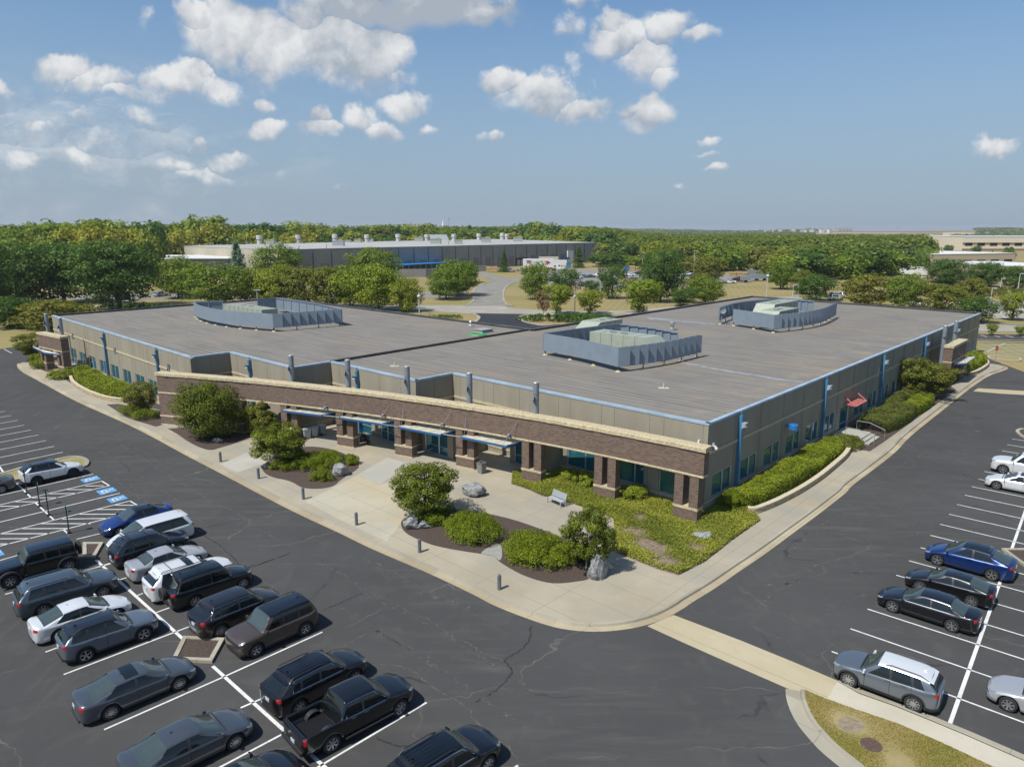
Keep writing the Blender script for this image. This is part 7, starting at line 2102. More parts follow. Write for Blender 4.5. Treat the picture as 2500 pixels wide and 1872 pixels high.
# low buildings with white roofs at the left of the warehouse
def block(u0, u1, vt, vb, depth, m_w, m_r, label, name='building', cat='building', bands=None, wins_=0, ax=None):
    """box building whose front foot runs between pixels (u0, vb)-(u1, vb); vt = row of the roof edge"""
    a = G(u0, vb if not isinstance(vb, tuple) else vb[0]); b = G(u1, vb if not isinstance(vb, tuple) else vb[1])
    h = height_to(a, vt if not isinstance(vt, tuple) else vt[0]); u = (b - a).normalized(); n = Vector((-u.y, u.x, 0)) * depth
    root = empty(name, (a + b) / 2, 0, label, cat)
    m = MB(); wall_run(m, a, b, -1, h, []); wall_run(m, b, b + n, -1, h, []); wall_run(m, b + n, a + n, -1, h, []); wall_run(m, a + n, a, -1, h, []); under(root, m.build('wall', m_w, None))
    m = MB(); m.prism([a - u * .3 - n * .003, b + u * .3 - n * .003, b + n, a + n], h, h + max(.25, h * .04)); under(root, m.build('roof', m_r, None))
    L = (b - a).length
    for (z0, z1, mm_) in (bands or []):
        q = MB(); q.bar(along(a, b, 0, .06, h * (z0 + z1) / 2), along(a, b, L, .06, h * (z0 + z1) / 2), .14, h * (z1 - z0)); under(root, q.build('band', mm_, None))
    for k in range(wins_):
        d = L * (k + .5) / wins_; q = MB(); ww = L / wins_ * .3
        q.bar(along(a, b, d - ww, .05, h * .45), along(a, b, d + ww, .05, h * .45), .16, h * .22); under(root, q.build('window', DARKIN, None))
    return root
WR = mat('white_roof', (.62, .62, .60), .7)
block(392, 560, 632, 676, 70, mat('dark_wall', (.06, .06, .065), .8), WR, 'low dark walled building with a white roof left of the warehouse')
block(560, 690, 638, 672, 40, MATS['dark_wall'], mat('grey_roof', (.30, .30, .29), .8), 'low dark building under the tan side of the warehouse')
block(200, 385, 636, 682, 60, TANP, WR, 'low white roofed building half hidden by the tall dark trees')
m = MB(); p = G(1000, 677); 
def gwall(pts, h, label):
    P = [G(u_, v_) for u_, v_ in pts]; m = MB()
    for i in range(len(P) - 1): m.bar(P[i] + Vector((0, 0, h / 2)), P[i + 1] + Vector((0, 0, h / 2)), .4, h)
    o = m.build('retaining_wall', CONCP); tag(rebase(o, P[0]), label, 'wall')
gwall([(940, 678), (1040, 676), (1100, 673), (1158, 668)], 3.6, 'grey concrete retaining wall below the blue loading canopy')
gwall([(1158, 663), (1190, 662)], 3.0, 'short grey concrete wall beside the stacked crates')
# blue loading canopy on white posts
a, b = G(968, 668), G(1082, 660); root = empty('loading_canopy', (a + b) / 2, 0, 'long blue sheet roof on white posts before the warehouse', 'canopy')
z = height_to(a, 647)
m = MB(); m.bar(a + Vector((0, 0, z)), b + Vector((0, 0, z)), 9, .35); under(root, m.build('roof', mat('bright_blue_roof', (.02, .22, .55), .5), None))
for k in range(9):
    m = MB(); c = a.lerp(b, (k + .1) / 8.3); m.tube([c, c + Vector((0, 0, z))], .16, 6); under(root, m.build('canopy_post', WHITEP, None))
# stacked crates, containers, trailers
CRATE = mat('crate_wood', (.42, .29, .13), .8, var=.3, vscale=2)
def crates(u0, u1, vt, vb, label):
    a, b = G(u0, vb), G(u1, vb); L = (b - a).length; h = height_to(a, vt); root = empty('crate_stack', (a + b) / 2, 0, label, 'crates', 'stacks of wooden crates round the far lot'); R_ = random.Random(u0)
    n = max(2, int(L / 2.6))
    for k in range(n):
        m = MB(); c = a.lerp(b, (k + .5) / n); hh = h * R_.uniform(.72, 1.0); lv = max(2, int(hh / 1.2))
        for q in range(lv):
            m.box((c.x, c.y, q * hh / lv + .12), (L / n * .9, 2.4, hh / lv - .2)); m.box((c.x, c.y, q * hh / lv + .005), (L / n * .8, 2.2, .11))
        under(root, m.build('crate_column', CRATE, None))
crates(1187, 1215, 649, 664, 'brown crate stack at the end of the short concrete wall'); crates(1536, 1578, 648, 661, 'row of wooden crates beside the blue container, behind the dark pine')
crates(1779, 1812, 661, 674, 'stack of lumber at the far right of the distant lot'); crates(1673, 1686, 652, 664, 'small wooden crate stack between two lamp posts'); crates(1812, 1830, 665, 672, 'low lumber pile beside the grey trailers')
def container(u0, u1, vt, vb, m_, label, name='container', cat='container', wheels_=False, dep=2.6):
    a, b = G(u0, vb), G(u1, vb); h = height_to(a, vt); c = (a + b) / 2; root = empty(name, c, 0, label, cat); L = (b - a).length; u = (b - a).normalized(); n = Vector((-u.y, u.x, 0)); z0 = .9 if wheels_ else .1
    m = MB(); m.box((c + n * dep / 2).xy.to_3d() + Vector((0, 0, z0)), (L, dep, h - z0), u); under(root, m.build('box_body', m_, None))
    m = MB()
    for k in range(int(L / 1.0)): q = a.lerp(b, (k + .5) / int(L / 1.0)) - n * .02; m.tube([q + Vector((0, 0, z0 + .1)), q + Vector((0, 0, h - .1))], .04, 4)
    under(root, m.build('ribs', m_, None))
    if wheels_:
        for k in ((.12, .2, .82, .9) if L > 8 else (.42, .56)):
            m = MB(); q = a.lerp(b, k); m.tube([q + n * .1 + Vector((0, 0, .5)), q + n * .45 + Vector((0, 0, .5))], .5, 12); under(root, m.build('wheel', TYRE, None))
    else:
        m = MB(); m.bar(a - n * .05 + Vector((0, 0, h)), b - n * .05 + Vector((0, 0, h)), .2, .2); under(root, m.build('top_rail', m_, None))
    return root, a, b, h, n, u
TW = mat('trailer_white', (.66, .66, .65), .45, var=.05, vscale=.3)
r_, a, b, h, n, u = container(1277, 1352, 632, 657, TW, 'long white semi trailer with blue and red emblems in the truck yard', 'semi_trailer', 'trailer', True)
LOGO_B, LOGO_R = mat('emblem_navy', (.03, .04, .16), .5), mat('emblem_red', (.5, .08, .05), .5)
for (q0_, q1_, zz, mm_) in ((.11, .27, .78, LOGO_B), (.12, .26, .62, LOGO_R), (.70, .84, .74, LOGO_R), (.76, .88, .62, LOGO_B), (.70, .82, .50, LOGO_R)):
    m = MB(); m.bar(a.lerp(b, q0_) - n * .07 + Vector((0, 0, h * zz)), a.lerp(b, q1_) - n * .07 + Vector((0, 0, h * zz)), .05, h * .11); under(r_, m.build('emblem', mm_, None))
container(1353, 1384, 635, 652, TW, 'second white trailer behind the truck cab', 'semi_trailer', 'trailer', True)
container(1316, 1363, 627, 650, mat('cream_box', (.50, .47, .38), .6), 'cream trailer seen over the roof of the long white one', 'semi_trailer', 'trailer', True)
container(1383, 1394, 642, 654, mat('container_blue', (.05, .17, .40), .5), 'blue container standing beside the second white trailer'); container(1524, 1537, 651, 661, MATS['container_blue'], 'blue container beside the row of wooden crates')
GT = mat('trailer_grey', (.24, .27, .29), .5, metal=.2)
for (a_, l) in (((1827, 1848, 660, 674), 'tall grey enclosed trailer at the back of the group of five'), ((1848, 1872, 662, 674), 'pale grey enclosed trailer at the back right of the group'), ((1811, 1832, 674, 690), 'nearest grey enclosed trailer, left of the group'), ((1834, 1862, 670, 686), 'grey enclosed trailer in the middle of the group'), ((1862, 1872, 670, 685), 'small grey enclosed trailer at the right of the group')):
    container(*a_, GT, l, 'cargo_trailer', 'trailer', True)
# tractor unit
a = G(1358, 661); s_ = px2m(a, 1); root = empty('truck_tractor', a, 0, 'white conventional truck tractor in front of the long white trailer', 'truck')
m = MB(); m.hexa([(0, -1.2, .9), (2.6, -1.2, .9), (2.6, 1.2, .9), (0, 1.2, .9), (0, -1.15, 3.4), (2.1, -1.15, 3.3), (2.1, 1.15, 3.3), (0, 1.15, 3.4)]); m.build('cab', TW, root)
m = MB(); m.hexa([(2.6, -1.0, .9), (4.8, -.95, .9), (4.8, .95, .9), (2.6, 1.0, .9), (2.6, -.95, 2.2), (4.7, -.8, 1.9), (4.7, .8, 1.9), (2.6, .95, 2.2)]); m.build('hood', TW, root)
m = MB(); m.hexa([(2.35, -1.0, 2.25), (2.62, -1.0, 2.2), (2.62, 1.0, 2.2), (2.35, 1.0, 2.25), (2.1, -1.0, 3.1), (2.2, -1.0, 3.1), (2.2, 1.0, 3.1), (2.1, 1.0, 3.1)]); m.box((1.4, -1.18, 2.3), (.9, .05, .7)); m.build('windshield', GLASS, root)
for x in (4.0, -.8, -2.0):
    for s in (-1, 1): m = MB(); m.tube([(x, s * .85, .5), (x, s * 1.2, .5)], .5, 12); m.build('wheel', TYRE, root)
m = MB(); m.bar((-2.6, 0, .8), (3, 0, .8), .9, .3); m.build('chassis', SEAM, root)
root.scale = (1.0,) * 3

# lamp posts
def lamp_post(p, h, label, kind=0, rz=0.0):
    root = empty('street_lamp', p, rz, label, 'street lamp', 'slim grey lamp posts of the lots')
    m = MB(); m.tube([(0, 0, -.1), (0, 0, h)], [.16, .10], 8); m.build('pole', mat('pale_pole', (.42, .43, .43), .5), root)
    m = MB()
    if kind == 0: m.bar((-.9, 0, h), (.9, 0, h), .45, .16)
    elif kind == 1: m.bar((0, 0, h), (1.1, 0, h), .12, .1); m.bar((.7, 0, h - .06), (1.5, 0, h - .06), .5, .22)
    else: m.lathe((0, 0, h - 1.2), [(.1, 0), (.45, .05), (.45, .35), (.2, .5), (0, .5)], 12)
    m.build('lamp_head', mat('lamp_head_white', (.6, .6, .6), .5), root)
for (u_, vb, vt, k, l) in ((1568, 666, 616, 0, 'tall lamp post in the distant lot behind the dark trees'), (1693, 676, 613, 0, 'tallest lamp post in the distant lot with a wide head'), (1024, 768, 713, 2, 'lamp post with round head left of the side road'), (1403, 766, 714, 2, 'lamp post with round head above the dark hedge'),
                           (1871, 725, 665, 2, 'lamp post on the dry slope behind the far screen'), (1935, 726, 694, 1, 'left one of the pair of lamps behind the far screen'), (1948, 727, 688, 1, 'right one of the pair of lamps behind the far screen'), (1940, 700, 658, 1, 'lamp post among the trees behind the far screen'),
                           (480, 664, 627, 0, 'lamp post before the dark walled building'), (408, 610 + 10, 588, 0, 'lamp post left of the tan warehouse wall'), (900, 660, 630, 0, 'lamp post before the warehouse between round trees'),
                           (2344, 725, 690, 1, 'lamp post left of the weedy slope'), (2417, 745, 703, 1, 'lamp post at the corner of the pale right lot'), (2484, 715, 668, 1, 'lamp post at the right edge above the pale lot'), (2441, 712, 680, 1, 'lamp post beyond the weedy slope'), (302, 757, 734, 1, 'small lamp behind the left roof edge'), (2235, 752, 734, 0, 'short post behind the right roof edge'), (630, 750, 708, 0, 'thin lamp post behind the left roof screen')):
    p = G(u_, vb); lamp_post(p, height_to(p, vt), l, k, .3)

# ------------------------------------------------------------------ middle distance trees
tree_proto('oak', 17, 9.3, .8, 13000, .60, L_DARK, nc=300, gap=.35, rc=.19, tr=.45, seed=101, nb=16)
tree_proto('round', 10, 5, .7, 8000, .40, L_MID, nc=190, gap=.42, rc=.22, tr=.22, seed=102, nb=12)
tree_proto('bright', 8, 4.6, .3, 8000, .38, L_BRIGHT, nc=180, gap=.4, rc=.23, tr=.18, seed=103, nb=12)
tree_proto('open', 8, 4.2, .5, 5600, .34, L_BRIGHT, nc=110, gap=.3, rc=.22, tr=.13, seed=104, nb=14, multi=3, shape='vase')
tree_proto('pine', 9, 3.6, .1, 6000, .34, L_DARK, nc=130, gap=.25, rc=.24, tr=.2, seed=105, nb=10)
tree_proto('olive', 8, 4, .3, 6500, .38, L_OLIVE, nc=150, gap=.35, rc=.23, tr=.2, seed=106, nb=10)
tree_proto('brown', 8, 3.4, .8, 2600, .40, L_BROWN, nc=60, gap=.35, rc=.23, tr=.15, seed=107, nb=14)
conifer_proto('spruce', 13, 3.8, 6500, .42, L_BLUE, 108)
conifer_proto('fir', 9, 3.0, 4500, .36, L_DARK, 109)
midtrees = [
 ('oak', 291, 750, 587, 182, 'tall dark tree with a visible forked trunk behind the left roof corner'), ('oak', 158, 741, 593, 165, 'tall dark tree second from the left, behind the low olive tree'), ('oak', 45, 748, 590, 160, 'tall dark tree at the far left edge'), ('oak', -45, 770, 600, 150, 'dark tree cut by the left edge of the view'),
 ('olive', 142, 806, 735, 150, 'low wide olive green tree beside the left roof corner'), ('pine', 25, 800, 722, 95, 'dark low evergreen at the left edge below the tall trees'),
 ('round', 436, 728, 629, 92, 'round green tree right of the tall dark ones'), ('round', 530, 748, 643, 150, 'broad green tree left behind the curved roof screen'), ('spruce', 584, 690, 592, 62, 'tall blue green spruce before the tan warehouse wall'),
 ('round', 680, 684, 598, 104, 'dense round green tree touching the warehouse roof line'), ('spruce', 747, 665, 624, 32, 'small blue spruce right of the dense round tree'),
 ('bright', 628, 742, 654, 88, 'yellow green tree first in the row behind the left screen'), ('bright', 688, 745, 646, 96, 'yellow green tree second in the row behind the left screen'), ('olive', 745, 747, 654, 88, 'olive yellow tree in the middle of the row behind the left screen'), ('olive', 800, 750, 655, 84, 'golden olive tree in the row behind the left screen'),
 ('bright', 855, 751, 648, 92, 'yellow green tree in the row right of the golden one'), ('bright', 925, 757, 646, 112, 'bright green tree at the right end of the row with a bare trunk'), ('bright', 991, 761, 680, 72, 'smaller green tree right of the row beside the lamp post'), ('round', 915, 692, 607, 108, 'dark green tree rising before the warehouse above the row'),
 ('round', 1089, 731, 655, 78, 'left one of the two round trees beside the side road'), ('round', 1117, 722, 636, 92, 'right one of the two round trees beside the side road'), ('round', 1142, 690, 640, 46, 'green tree half behind the two round ones'), ('fir', 1137, 652, 622, 18, 'tiny fir peeking above the round trees'),
 ('fir', 1230, 664, 616, 30, 'narrow fir before the white loading panel'), ('round', 1306, 731, 642, 72, 'dense bright oval tree right of the side road'), ('pine', 1380, 722, 653, 68, 'dark pine behind the dense oval tree'), ('open', 1358, 766, 694, 76, 'light green multi stemmed tree above the dark hedge'),
 ('brown', 1326, 773, 709, 34, 'thin purple brown tree left of the dark hedge'), ('open', 1440, 766, 709, 80, 'small spreading green tree right of the round headed lamp'), ('pine', 1443, 716, 683, 38, 'small dark pine in the dry grass'), ('pine', 1495, 729, 641, 68, 'tall irregular dark pine before the car park'),
 ('open', 1558, 767, 680, 120, 'broad bright green tree behind the back parapet'), ('oak', 1612, 738, 611, 108, 'large dark tree at the edge of the distant car park'), ('round', 1722, 742, 676, 90, 'round green tree behind the back parapet, right of the large dark one'), ('olive', 1700, 725, 671, 62, 'tree with rusty brown top beside the car park'), ('pine', 1670, 748, 700, 66, 'low dark bushy evergreen along the back parapet'),
 ('olive', 1730, 692, 628, 68, 'olive gold tree beside the distant lumber stacks'), ('fir', 1412, 654, 603, 34, 'dark evergreen standing before the right end of the warehouse'), ('round', 1905, 706, 632, 64, 'green tree at the top of the dry slope'), ('olive', 1956, 718, 660, 44, 'slender olive tree beside the pair of lamps'), ('pine', 1992, 735, 668, 84, 'wide dark bushy tree behind the far screen'),
 ('olive', 2118, 748, 672, 100, 'olive green tree behind the right wing, first from left'), ('round', 2205, 754, 670, 84, 'darker green tree second behind the right wing'), ('olive', 2296, 760, 697, 96, 'low olive green tree third behind the right wing'), ('olive', 2368, 745, 680, 62, 'olive tree with golden top behind the right wing'), ('pine', 2384, 788, 722, 82, 'dark pine beside the far right roof corner'),
 ('open', 2470, 782, 714, 62, 'small round tree on the strip beside the pale lot'), ('oak', 2308, 702, 632, 92, 'dark green tree before the tan low building'), ('oak', 2402, 702, 640, 74, 'dark green tree right of the tan low building'), ('oak', 2478, 706, 650, 66, 'dark green tree at the right edge'), ('open', 2420, 819, 791, 26, 'young tree in the strip beside the street'), ('open', 2492, 821, 795, 28, 'young tree at the right edge beside the street'),
 ('olive', 1840, 640 + 60, 668, 40, 'small olive bush on the slope behind the trailers'),
]
for (k, bu, bv, tv_, w_, l) in midtrees:
    if l.startswith('small olive bush'): continue
    p = G(bu, bv); h = height_to(p, tv_)
    # the crown leans over its base in the picture: aim the top at its row
    put_tree(k, p, h * 1.04, px2m(p, w_) / 2 * (1.0 if 1290 < bu < 1850 else 1.12), l)
shrub('dark_hedge', rC(1420, 955, .02) if False else G(1385, 783), 13.5, 3.4, 1.9, 9000, .35, L_DARK, 'long dark evergreen hedge on the island above the dark driveway', .05, 71, cat='hedge', nc=150)
shrub('dark_hedge', G(1450, 788), 8, 3.0, 1.5, 4500, .35, L_DARK, 'dark evergreen hedge right part near the back parapet', .05, 72, cat='hedge', nc=90)
shrub('roadside_bushes', G(1085, 778), 5, 1.6, .9, 1500, .3, L_MID, 'small bushes on the strip before the left back parapet', .05, 73, cat='bushes')
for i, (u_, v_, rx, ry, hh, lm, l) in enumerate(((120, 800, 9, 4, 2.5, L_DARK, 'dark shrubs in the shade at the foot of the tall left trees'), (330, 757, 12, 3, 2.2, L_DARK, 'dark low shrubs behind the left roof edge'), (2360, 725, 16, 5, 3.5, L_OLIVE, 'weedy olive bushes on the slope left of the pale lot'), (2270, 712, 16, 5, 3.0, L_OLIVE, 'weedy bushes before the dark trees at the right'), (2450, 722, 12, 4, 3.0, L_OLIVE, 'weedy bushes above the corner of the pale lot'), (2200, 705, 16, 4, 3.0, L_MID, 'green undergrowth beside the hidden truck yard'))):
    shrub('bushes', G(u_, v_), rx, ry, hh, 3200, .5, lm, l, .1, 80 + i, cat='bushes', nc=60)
# far right buildings
CRM = mat('cream_wall', (.62, .55, .41), .85); TAN2 = mat('tan_wall', (.50, .40, .27), .85); BRN = mat('brown_band', (.22, .12, .08), .85); PNK = mat('pink_tan_wall', (.38, .22, .15), .85)
block(2348, 2620, 578, 612, 90, CRM, mat('metal_roof', (.55, .56, .57), .5), 'large cream logistics building with brown bands at the right', bands=[(.42, .58, BRN), (.0, .14, BRN), (.92, 1.0, MATS['metal_roof'])], wins_=9)
block(2300, 2345, 576, 608, 60, TAN2, CRM, 'corner block with dark windows of the cream logistics building', wins_=3)
block(2272, 2475, (622,), (655, 650), 45, TAN2, WR, 'long low tan building behind the dark trees at the right', wins_=6)
block(2414, 2600, 650, 692, 40, mat('peach_wall', (.50, .37, .25), .85), WR, 'low peach building at the right edge')
block(2362, 2640, 568.5, 580, 120, CRM, WR, 'pale long building behind the cream logistics building')
block(2005, 2365, 564.5, 574.5, 200, PNK, WR, 'very long low red and tan building on the horizon', bands=[(.55, .7, CRM)])
block(2046, 2081, 554.5, 570, 60, mat('tower_grey', (.33, .35, .36), .8), mat('tower_roof', (.5, .5, .5), .7), 'grey block tower on the horizon behind the long building', wins_=4)
# truck yard glimpsed between trees
for i, (a0_, a1_, t_, b_, mm_, l) in enumerate(((2192, 2222, 649, 676, TW, 'white box truck body left in the hidden yard'), (2228, 2264, 652, 677, TW, 'white box truck body in the middle of the hidden yard'), (2196, 2206, 664, 674, MATS['container_blue'], 'blue box among white trucks at the left'), (2227, 2237, 664, 674, MATS['container_blue'], 'blue box among white trucks at the right'), (2250, 2272, 677, 692, TW, 'nearest white truck body of the hidden yard'), (2340, 2366, 682, 696, MATS['white_roof'], 'white truck body right of the dark tree'), (2120, 2140, 655, 668, TW, 'white truck body hidden behind olive trees'))):
    container(a0_, a1_, t_, b_, mm_, l, 'box_truck_body', 'truck body')
# steeple and mast
p = G(1082, 572); p = Vector((p.x / p.y * 900, 900, terrain(p.x / p.y * 900, 900))); root = empty('church_steeple', p, 0, 'slender white church steeple above the treeline', 'steeple')
hs = height_to(p, 535); m = MB(); m.lathe((0, 0, 0), [(2.6, 0), (2.6, hs * .55), (3.1, hs * .56), (1.6, hs * .62), (0.05, hs)], 8); m.build('spire', WHITEP, root)
m = MB(); m.box((0, 0, -2), (14, 20, 9)); m.build('church_body', TW, root)
p = Vector((p.x * 1.0 + 7, 905, 5)); root = empty('radio_mast', p, 0, 'thin lattice radio mast beside the white steeple', 'mast'); hs = height_to(p, 529)
m = MB(); m.tube([(0, 0, 0), (0, 0, hs)], .22, 4)
m.build('lattice', GALV, root); m = MB(); m.box((0, 0, hs * .88), (1.6, .3, 1.4)); m.build('antenna_panel', GALV, root)

# ------------------------------------------------------------------ woodland
for k, (lm, sd_) in enumerate(((L_MID, 201), (L_BRIGHT, 202), (L_YELLOW, 203), (L_DARK, 204), (L_OLIVE, 205))):
    tree_proto('wood%d' % k, 14, 6.3, .2, 1700, 1.2, lm, nc=70, gap=.3, rc=.33, nz=.22, tr=.35, seed=sd_, nb=5)
R_ = random.Random(77)
wn_ = ['mid green tree of the wood edge', 'bright green tree of the wood edge', 'yellowing tree of the wood edge', 'dark green tree of the wood edge', 'olive tree of the wood edge']
def wood(u, dist, vtop, wpx, kind, where):
    x = (u - 1250) / FOC; yv = (936 - vtop) / FOC
    d = pix_dir(u, 700); s_ = dist / math.hypot(d.x, d.y); px_, py_ = d.x * s_, d.y * s_; z = terrain(px_, py_)
    p = Vector((px_, py_, z - .3)); h = height_to(p, vtop)
    if h < 4: return
    e = empty('woodland_tree', p, R_.uniform(0, 6.28), wn_[kind] + ' ' + where, 'tree', wn_[kind].replace(' tree', ' trees') + ' ' + where)
    me, tm, h0, R0 = PROTO['wood%d' % kind]; rr_ = px2m(p, wpx) / 2 * 1.38; e.scale = (rr_ / R0, rr_ / R0, h / h0)
    for nm_, dd_ in (('trunk', tm), ('crown', me)): o = bpy.data.objects.new(nm_, dd_); COL.objects.link(o); o.parent = e
def skyline(u):
    """rows of the tree tops against the sky in the photograph"""
    xs_ = [-60, 0, 90, 105, 150, 190, 260, 300, 350, 395, 440, 510, 540, 565, 640, 700, 760, 830, 900, 960, 1010, 1060, 1130, 1200, 1290, 1330, 1350, 1385, 1420, 1460, 1480, 1540, 1620, 1760, 2000]
    ys_ = [560, 558, 555, 541, 540, 534, 539, 534, 535, 545, 540, 526, 530, 546, 539, 546, 543, 548, 545, 546, 543, 549, 552, 553, 546, 540, 547, 560, 556, 554, 560, 570, 572, 575, 580]
    return float(np.interp(u, xs_, ys_))
# front edge of the wood behind the warehouse and left lots
u = -70
while u < 1480:
    k = R_.choices([0, 1, 3, 4], [4, 5, 3, 1])[0]; wood(u, wbk(u) + R_.uniform(35, 75) if u > 380 else R_.uniform(360, 420), skyline(u) + R_.uniform(-7, 11), R_.uniform(52, 76), k, 'on the left skyline'); u += R_.uniform(24, 36)
u = -60
while u < 1440:
    k = R_.choices([0, 1, 2, 4], [2, 3, 5, 1])[0] if u < 640 else R_.choices([0, 1, 2, 3, 4], [4, 4, 1, 1, 1])[0]
    wood(u, wbk(u) + R_.uniform(10, 24) if u > 380 else R_.uniform(325, 350), skyline(u) + R_.uniform(16, 32), R_.uniform(44, 62), k, 'low before the left skyline'); u += R_.uniform(26, 42)
# wood at the right of the warehouse
u = 1465
while u < 2140:
    wood(u, R_.uniform(455, 500), 590 + (u - 1465) * .030 + R_.uniform(-8, 10), R_.uniform(48, 74), R_.choices([0, 1, 3, 4], [4, 4, 3, 3])[0], 'behind the distant car park'); u += R_.uniform(22, 34)
u = 1480
while u < 2230:
    wood(u, R_.uniform(405, 440) if u < 1620 else R_.uniform(362, 392), 612 + R_.uniform(-8, 14), R_.uniform(40, 64), R_.choices([0, 1, 3, 4], [4, 3, 4, 2])[0], 'at the foot of the right wood'); u += R_.uniform(30, 46)
u = 1480
while u < 2190:
    wood(u, R_.uniform(560, 640), 578 + R_.uniform(-4, 8) + (u > 1700) * 6, R_.uniform(44, 66), R_.choices([0, 1, 3, 4], [4, 3, 4, 2])[0], 'in the middle of the right wood'); u += R_.uniform(26, 40)
u = 1900
while u < 2160:
    wood(u, R_.uniform(312, 345), R_.uniform(602, 628), R_.uniform(56, 84), R_.choices([0, 1, 3, 4], [3, 3, 4, 2])[0], 'behind the grassy bank at the right'); u += R_.uniform(22, 36)
for k in range(34):
    u_ = R_.uniform(2235, 2500)
    if k < 14: wood(R_.uniform(2225, 2275), R_.uniform(430, 620), R_.uniform(600, 620), R_.uniform(16, 26), R_.choice([0, 1, 3]), 'left of the tan low building')
    elif k < 22: wood(u_, R_.uniform(520, 600), R_.uniform(609, 613), R_.uniform(14, 26), R_.choice([0, 1, 3]), 'before the cream logistics building')
    elif k < 25: wood(u_, R_.uniform(720, 760), R_.uniform(597, 602), 16, 3, 'beside the cream logistics building')
# deeper wood as one mass
def wood_mass(name, n, r0, r1, azr, hgt_, rad_, leaves, leafs, lm, seed, label, cond=None):
    rs = np.random.RandomState(seed); C = []; S = []; N = []; Rn = []
    a = np.radians(rs.uniform(azr[0], azr[1], n)); r = np.sqrt(rs.uniform(r0 ** 2, r1 ** 2, n)); X = r * np.sin(a); Y = r * np.cos(a)
    for x, y in zip(X, Y):
        if cond and not cond(x, y): continue
        z = terrain(x, y); H_ = hgt_ * rs.uniform(.75, 1.2); R0 = rad_ * rs.uniform(.75, 1.25); k = leaves
        d = rs.normal(size=(k, 3)); d[:, 2] = np.abs(d[:, 2]) * 1.1 - .25; d /= np.linalg.norm(d, axis=1, keepdims=True); q = rs.uniform(.72, 1.08, k)[:, None]
        P = d * q * np.array([R0, R0, H_ * .5]) + np.array([x, y, z + H_ * .5]); C.append(P); N.append(d + np.array([0, 0, .4]) + rs.normal(size=(k, 3)) * .2); S.append(leafs * rs.uniform(.7, 1.3, k)); t_ = rs.uniform(0, 1); Rn.append(t_ * .75 + rs.uniform(0, .25, k))
    C = np.concatenate(C); me = leaf_mesh(name, C, np.concatenate(S), np.concatenate(N), np.concatenate(Rn), .8, seed); me.materials.append(lm)
    o = bpy.data.objects.new(name, me); COL.objects.link(o); tag(o, label, 'wood', kind='stuff')
def clear_bld(x, y):
    u_, v_, _ = proj(Vector((x, y, 0)))
    return not (u_ > 2262 and v_ > 570 and math.hypot(x, y) < 1150) and not (1985 < u_ < 2385 and math.hypot(x, y) > 1750) and not (u_ < 1450 and math.hypot(x, y) < 720) and not (2200 < u_ < 2330 and 592 < v_ < 600)
L_WOOD = leaf_mat('leaf_wood', (.02, .04, .008), (.10, .12, .016), (.07, .09, .02))
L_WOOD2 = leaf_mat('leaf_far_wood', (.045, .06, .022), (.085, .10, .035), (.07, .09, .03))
wood_mass('woodland', 1700, 520, 1000, (6, 40), 13.5, 8.2, 150, 2.3, L_WOOD, 301, 'dense green wood filling the valley on the right', clear_bld)
wood_mass('woodland', 700, 700, 1000, (-40, 7), 13, 6.5, 70, 2.8, L_WOOD, 302, 'dense wood behind the left skyline', lambda x, y: True)
wood_mass('woodland', 3300, 1000, 3000, (0, 40), 11, 11, 42, 5.5, L_WOOD2, 303, 'far hazy woods towards the horizon', clear_bld)
wood_mass('woodland', 2600, 3000, 5600, (-12, 40), 12, 24, 26, 14, L_WOOD2, 304, 'farthest wooded hills on the horizon', clear_bld)
wood_mass('woodland', 1000, 150, 700, (-78, -39), 13, 6.5, 90, 2.2, L_WOOD, 305, 'wood beyond the left edge', lambda x, y: y < 60 or math.hypot(x, y) > 190)
# far houses
HR = [mat('house_roof', (.22, .21, .20), .9), mat('house_roof_tan', (.30, .26, .22), .9)]
hp = None
for i in range(46):
    u_ = R_.choice([R_.uniform(1850, 1985), R_.uniform(1480, 1760), R_.uniform(1780, 2040)]); v_ = R_.uniform(568.5, 577) if u_ > 1800 else R_.uniform(566.5, 570)
    p = G(u_, v_); 
    if p.length > 5200: continue
    p.z = terrain(p.x, p.y) + (8 if p.length > 1500 else 6)
    m = MB(); w_, d_, h_ = 14, 10, 7
    a = [(-w_ / 2, -d_ / 2), (w_ / 2, -d_ / 2), (w_ / 2, d_ / 2), (-w_ / 2, d_ / 2)]
    root = empty('house', p, R_.uniform(-.6, .6), 'pale gabled house far off among the trees near the horizon', 'house', 'far houses near the horizon')
    m.prism([Vector((x, y, 0)) for x, y in a], -9, h_); m.build('wall', TW if i % 3 else CRM, root)
    m = MB(); m.poly([(-w_ / 2 - .6, -d_ / 2 - .6, h_), (w_ / 2 + .6, -d_ / 2 - .6, h_), (w_ / 2 + .6, 0, h_ + 4), (-w_ / 2 - .6, 0, h_ + 4)]); m.poly([(w_ / 2 + .6, d_ / 2 + .6, h_), (-w_ / 2 - .6, d_ / 2 + .6, h_), (-w_ / 2 - .6, 0, h_ + 4), (w_ / 2 + .6, 0, h_ + 4)])
    m.poly([(-w_ / 2, -d_ / 2, h_), (-w_ / 2, 0, h_ + 3.8), (-w_ / 2, d_ / 2, h_)]); m.poly([(w_ / 2, d_ / 2, h_), (w_ / 2, 0, h_ + 3.8), (w_ / 2, -d_ / 2, h_)])
    m.build('roof', HR[i % 2], root)
for (u_, vt) in ((2110, 0), ): pass
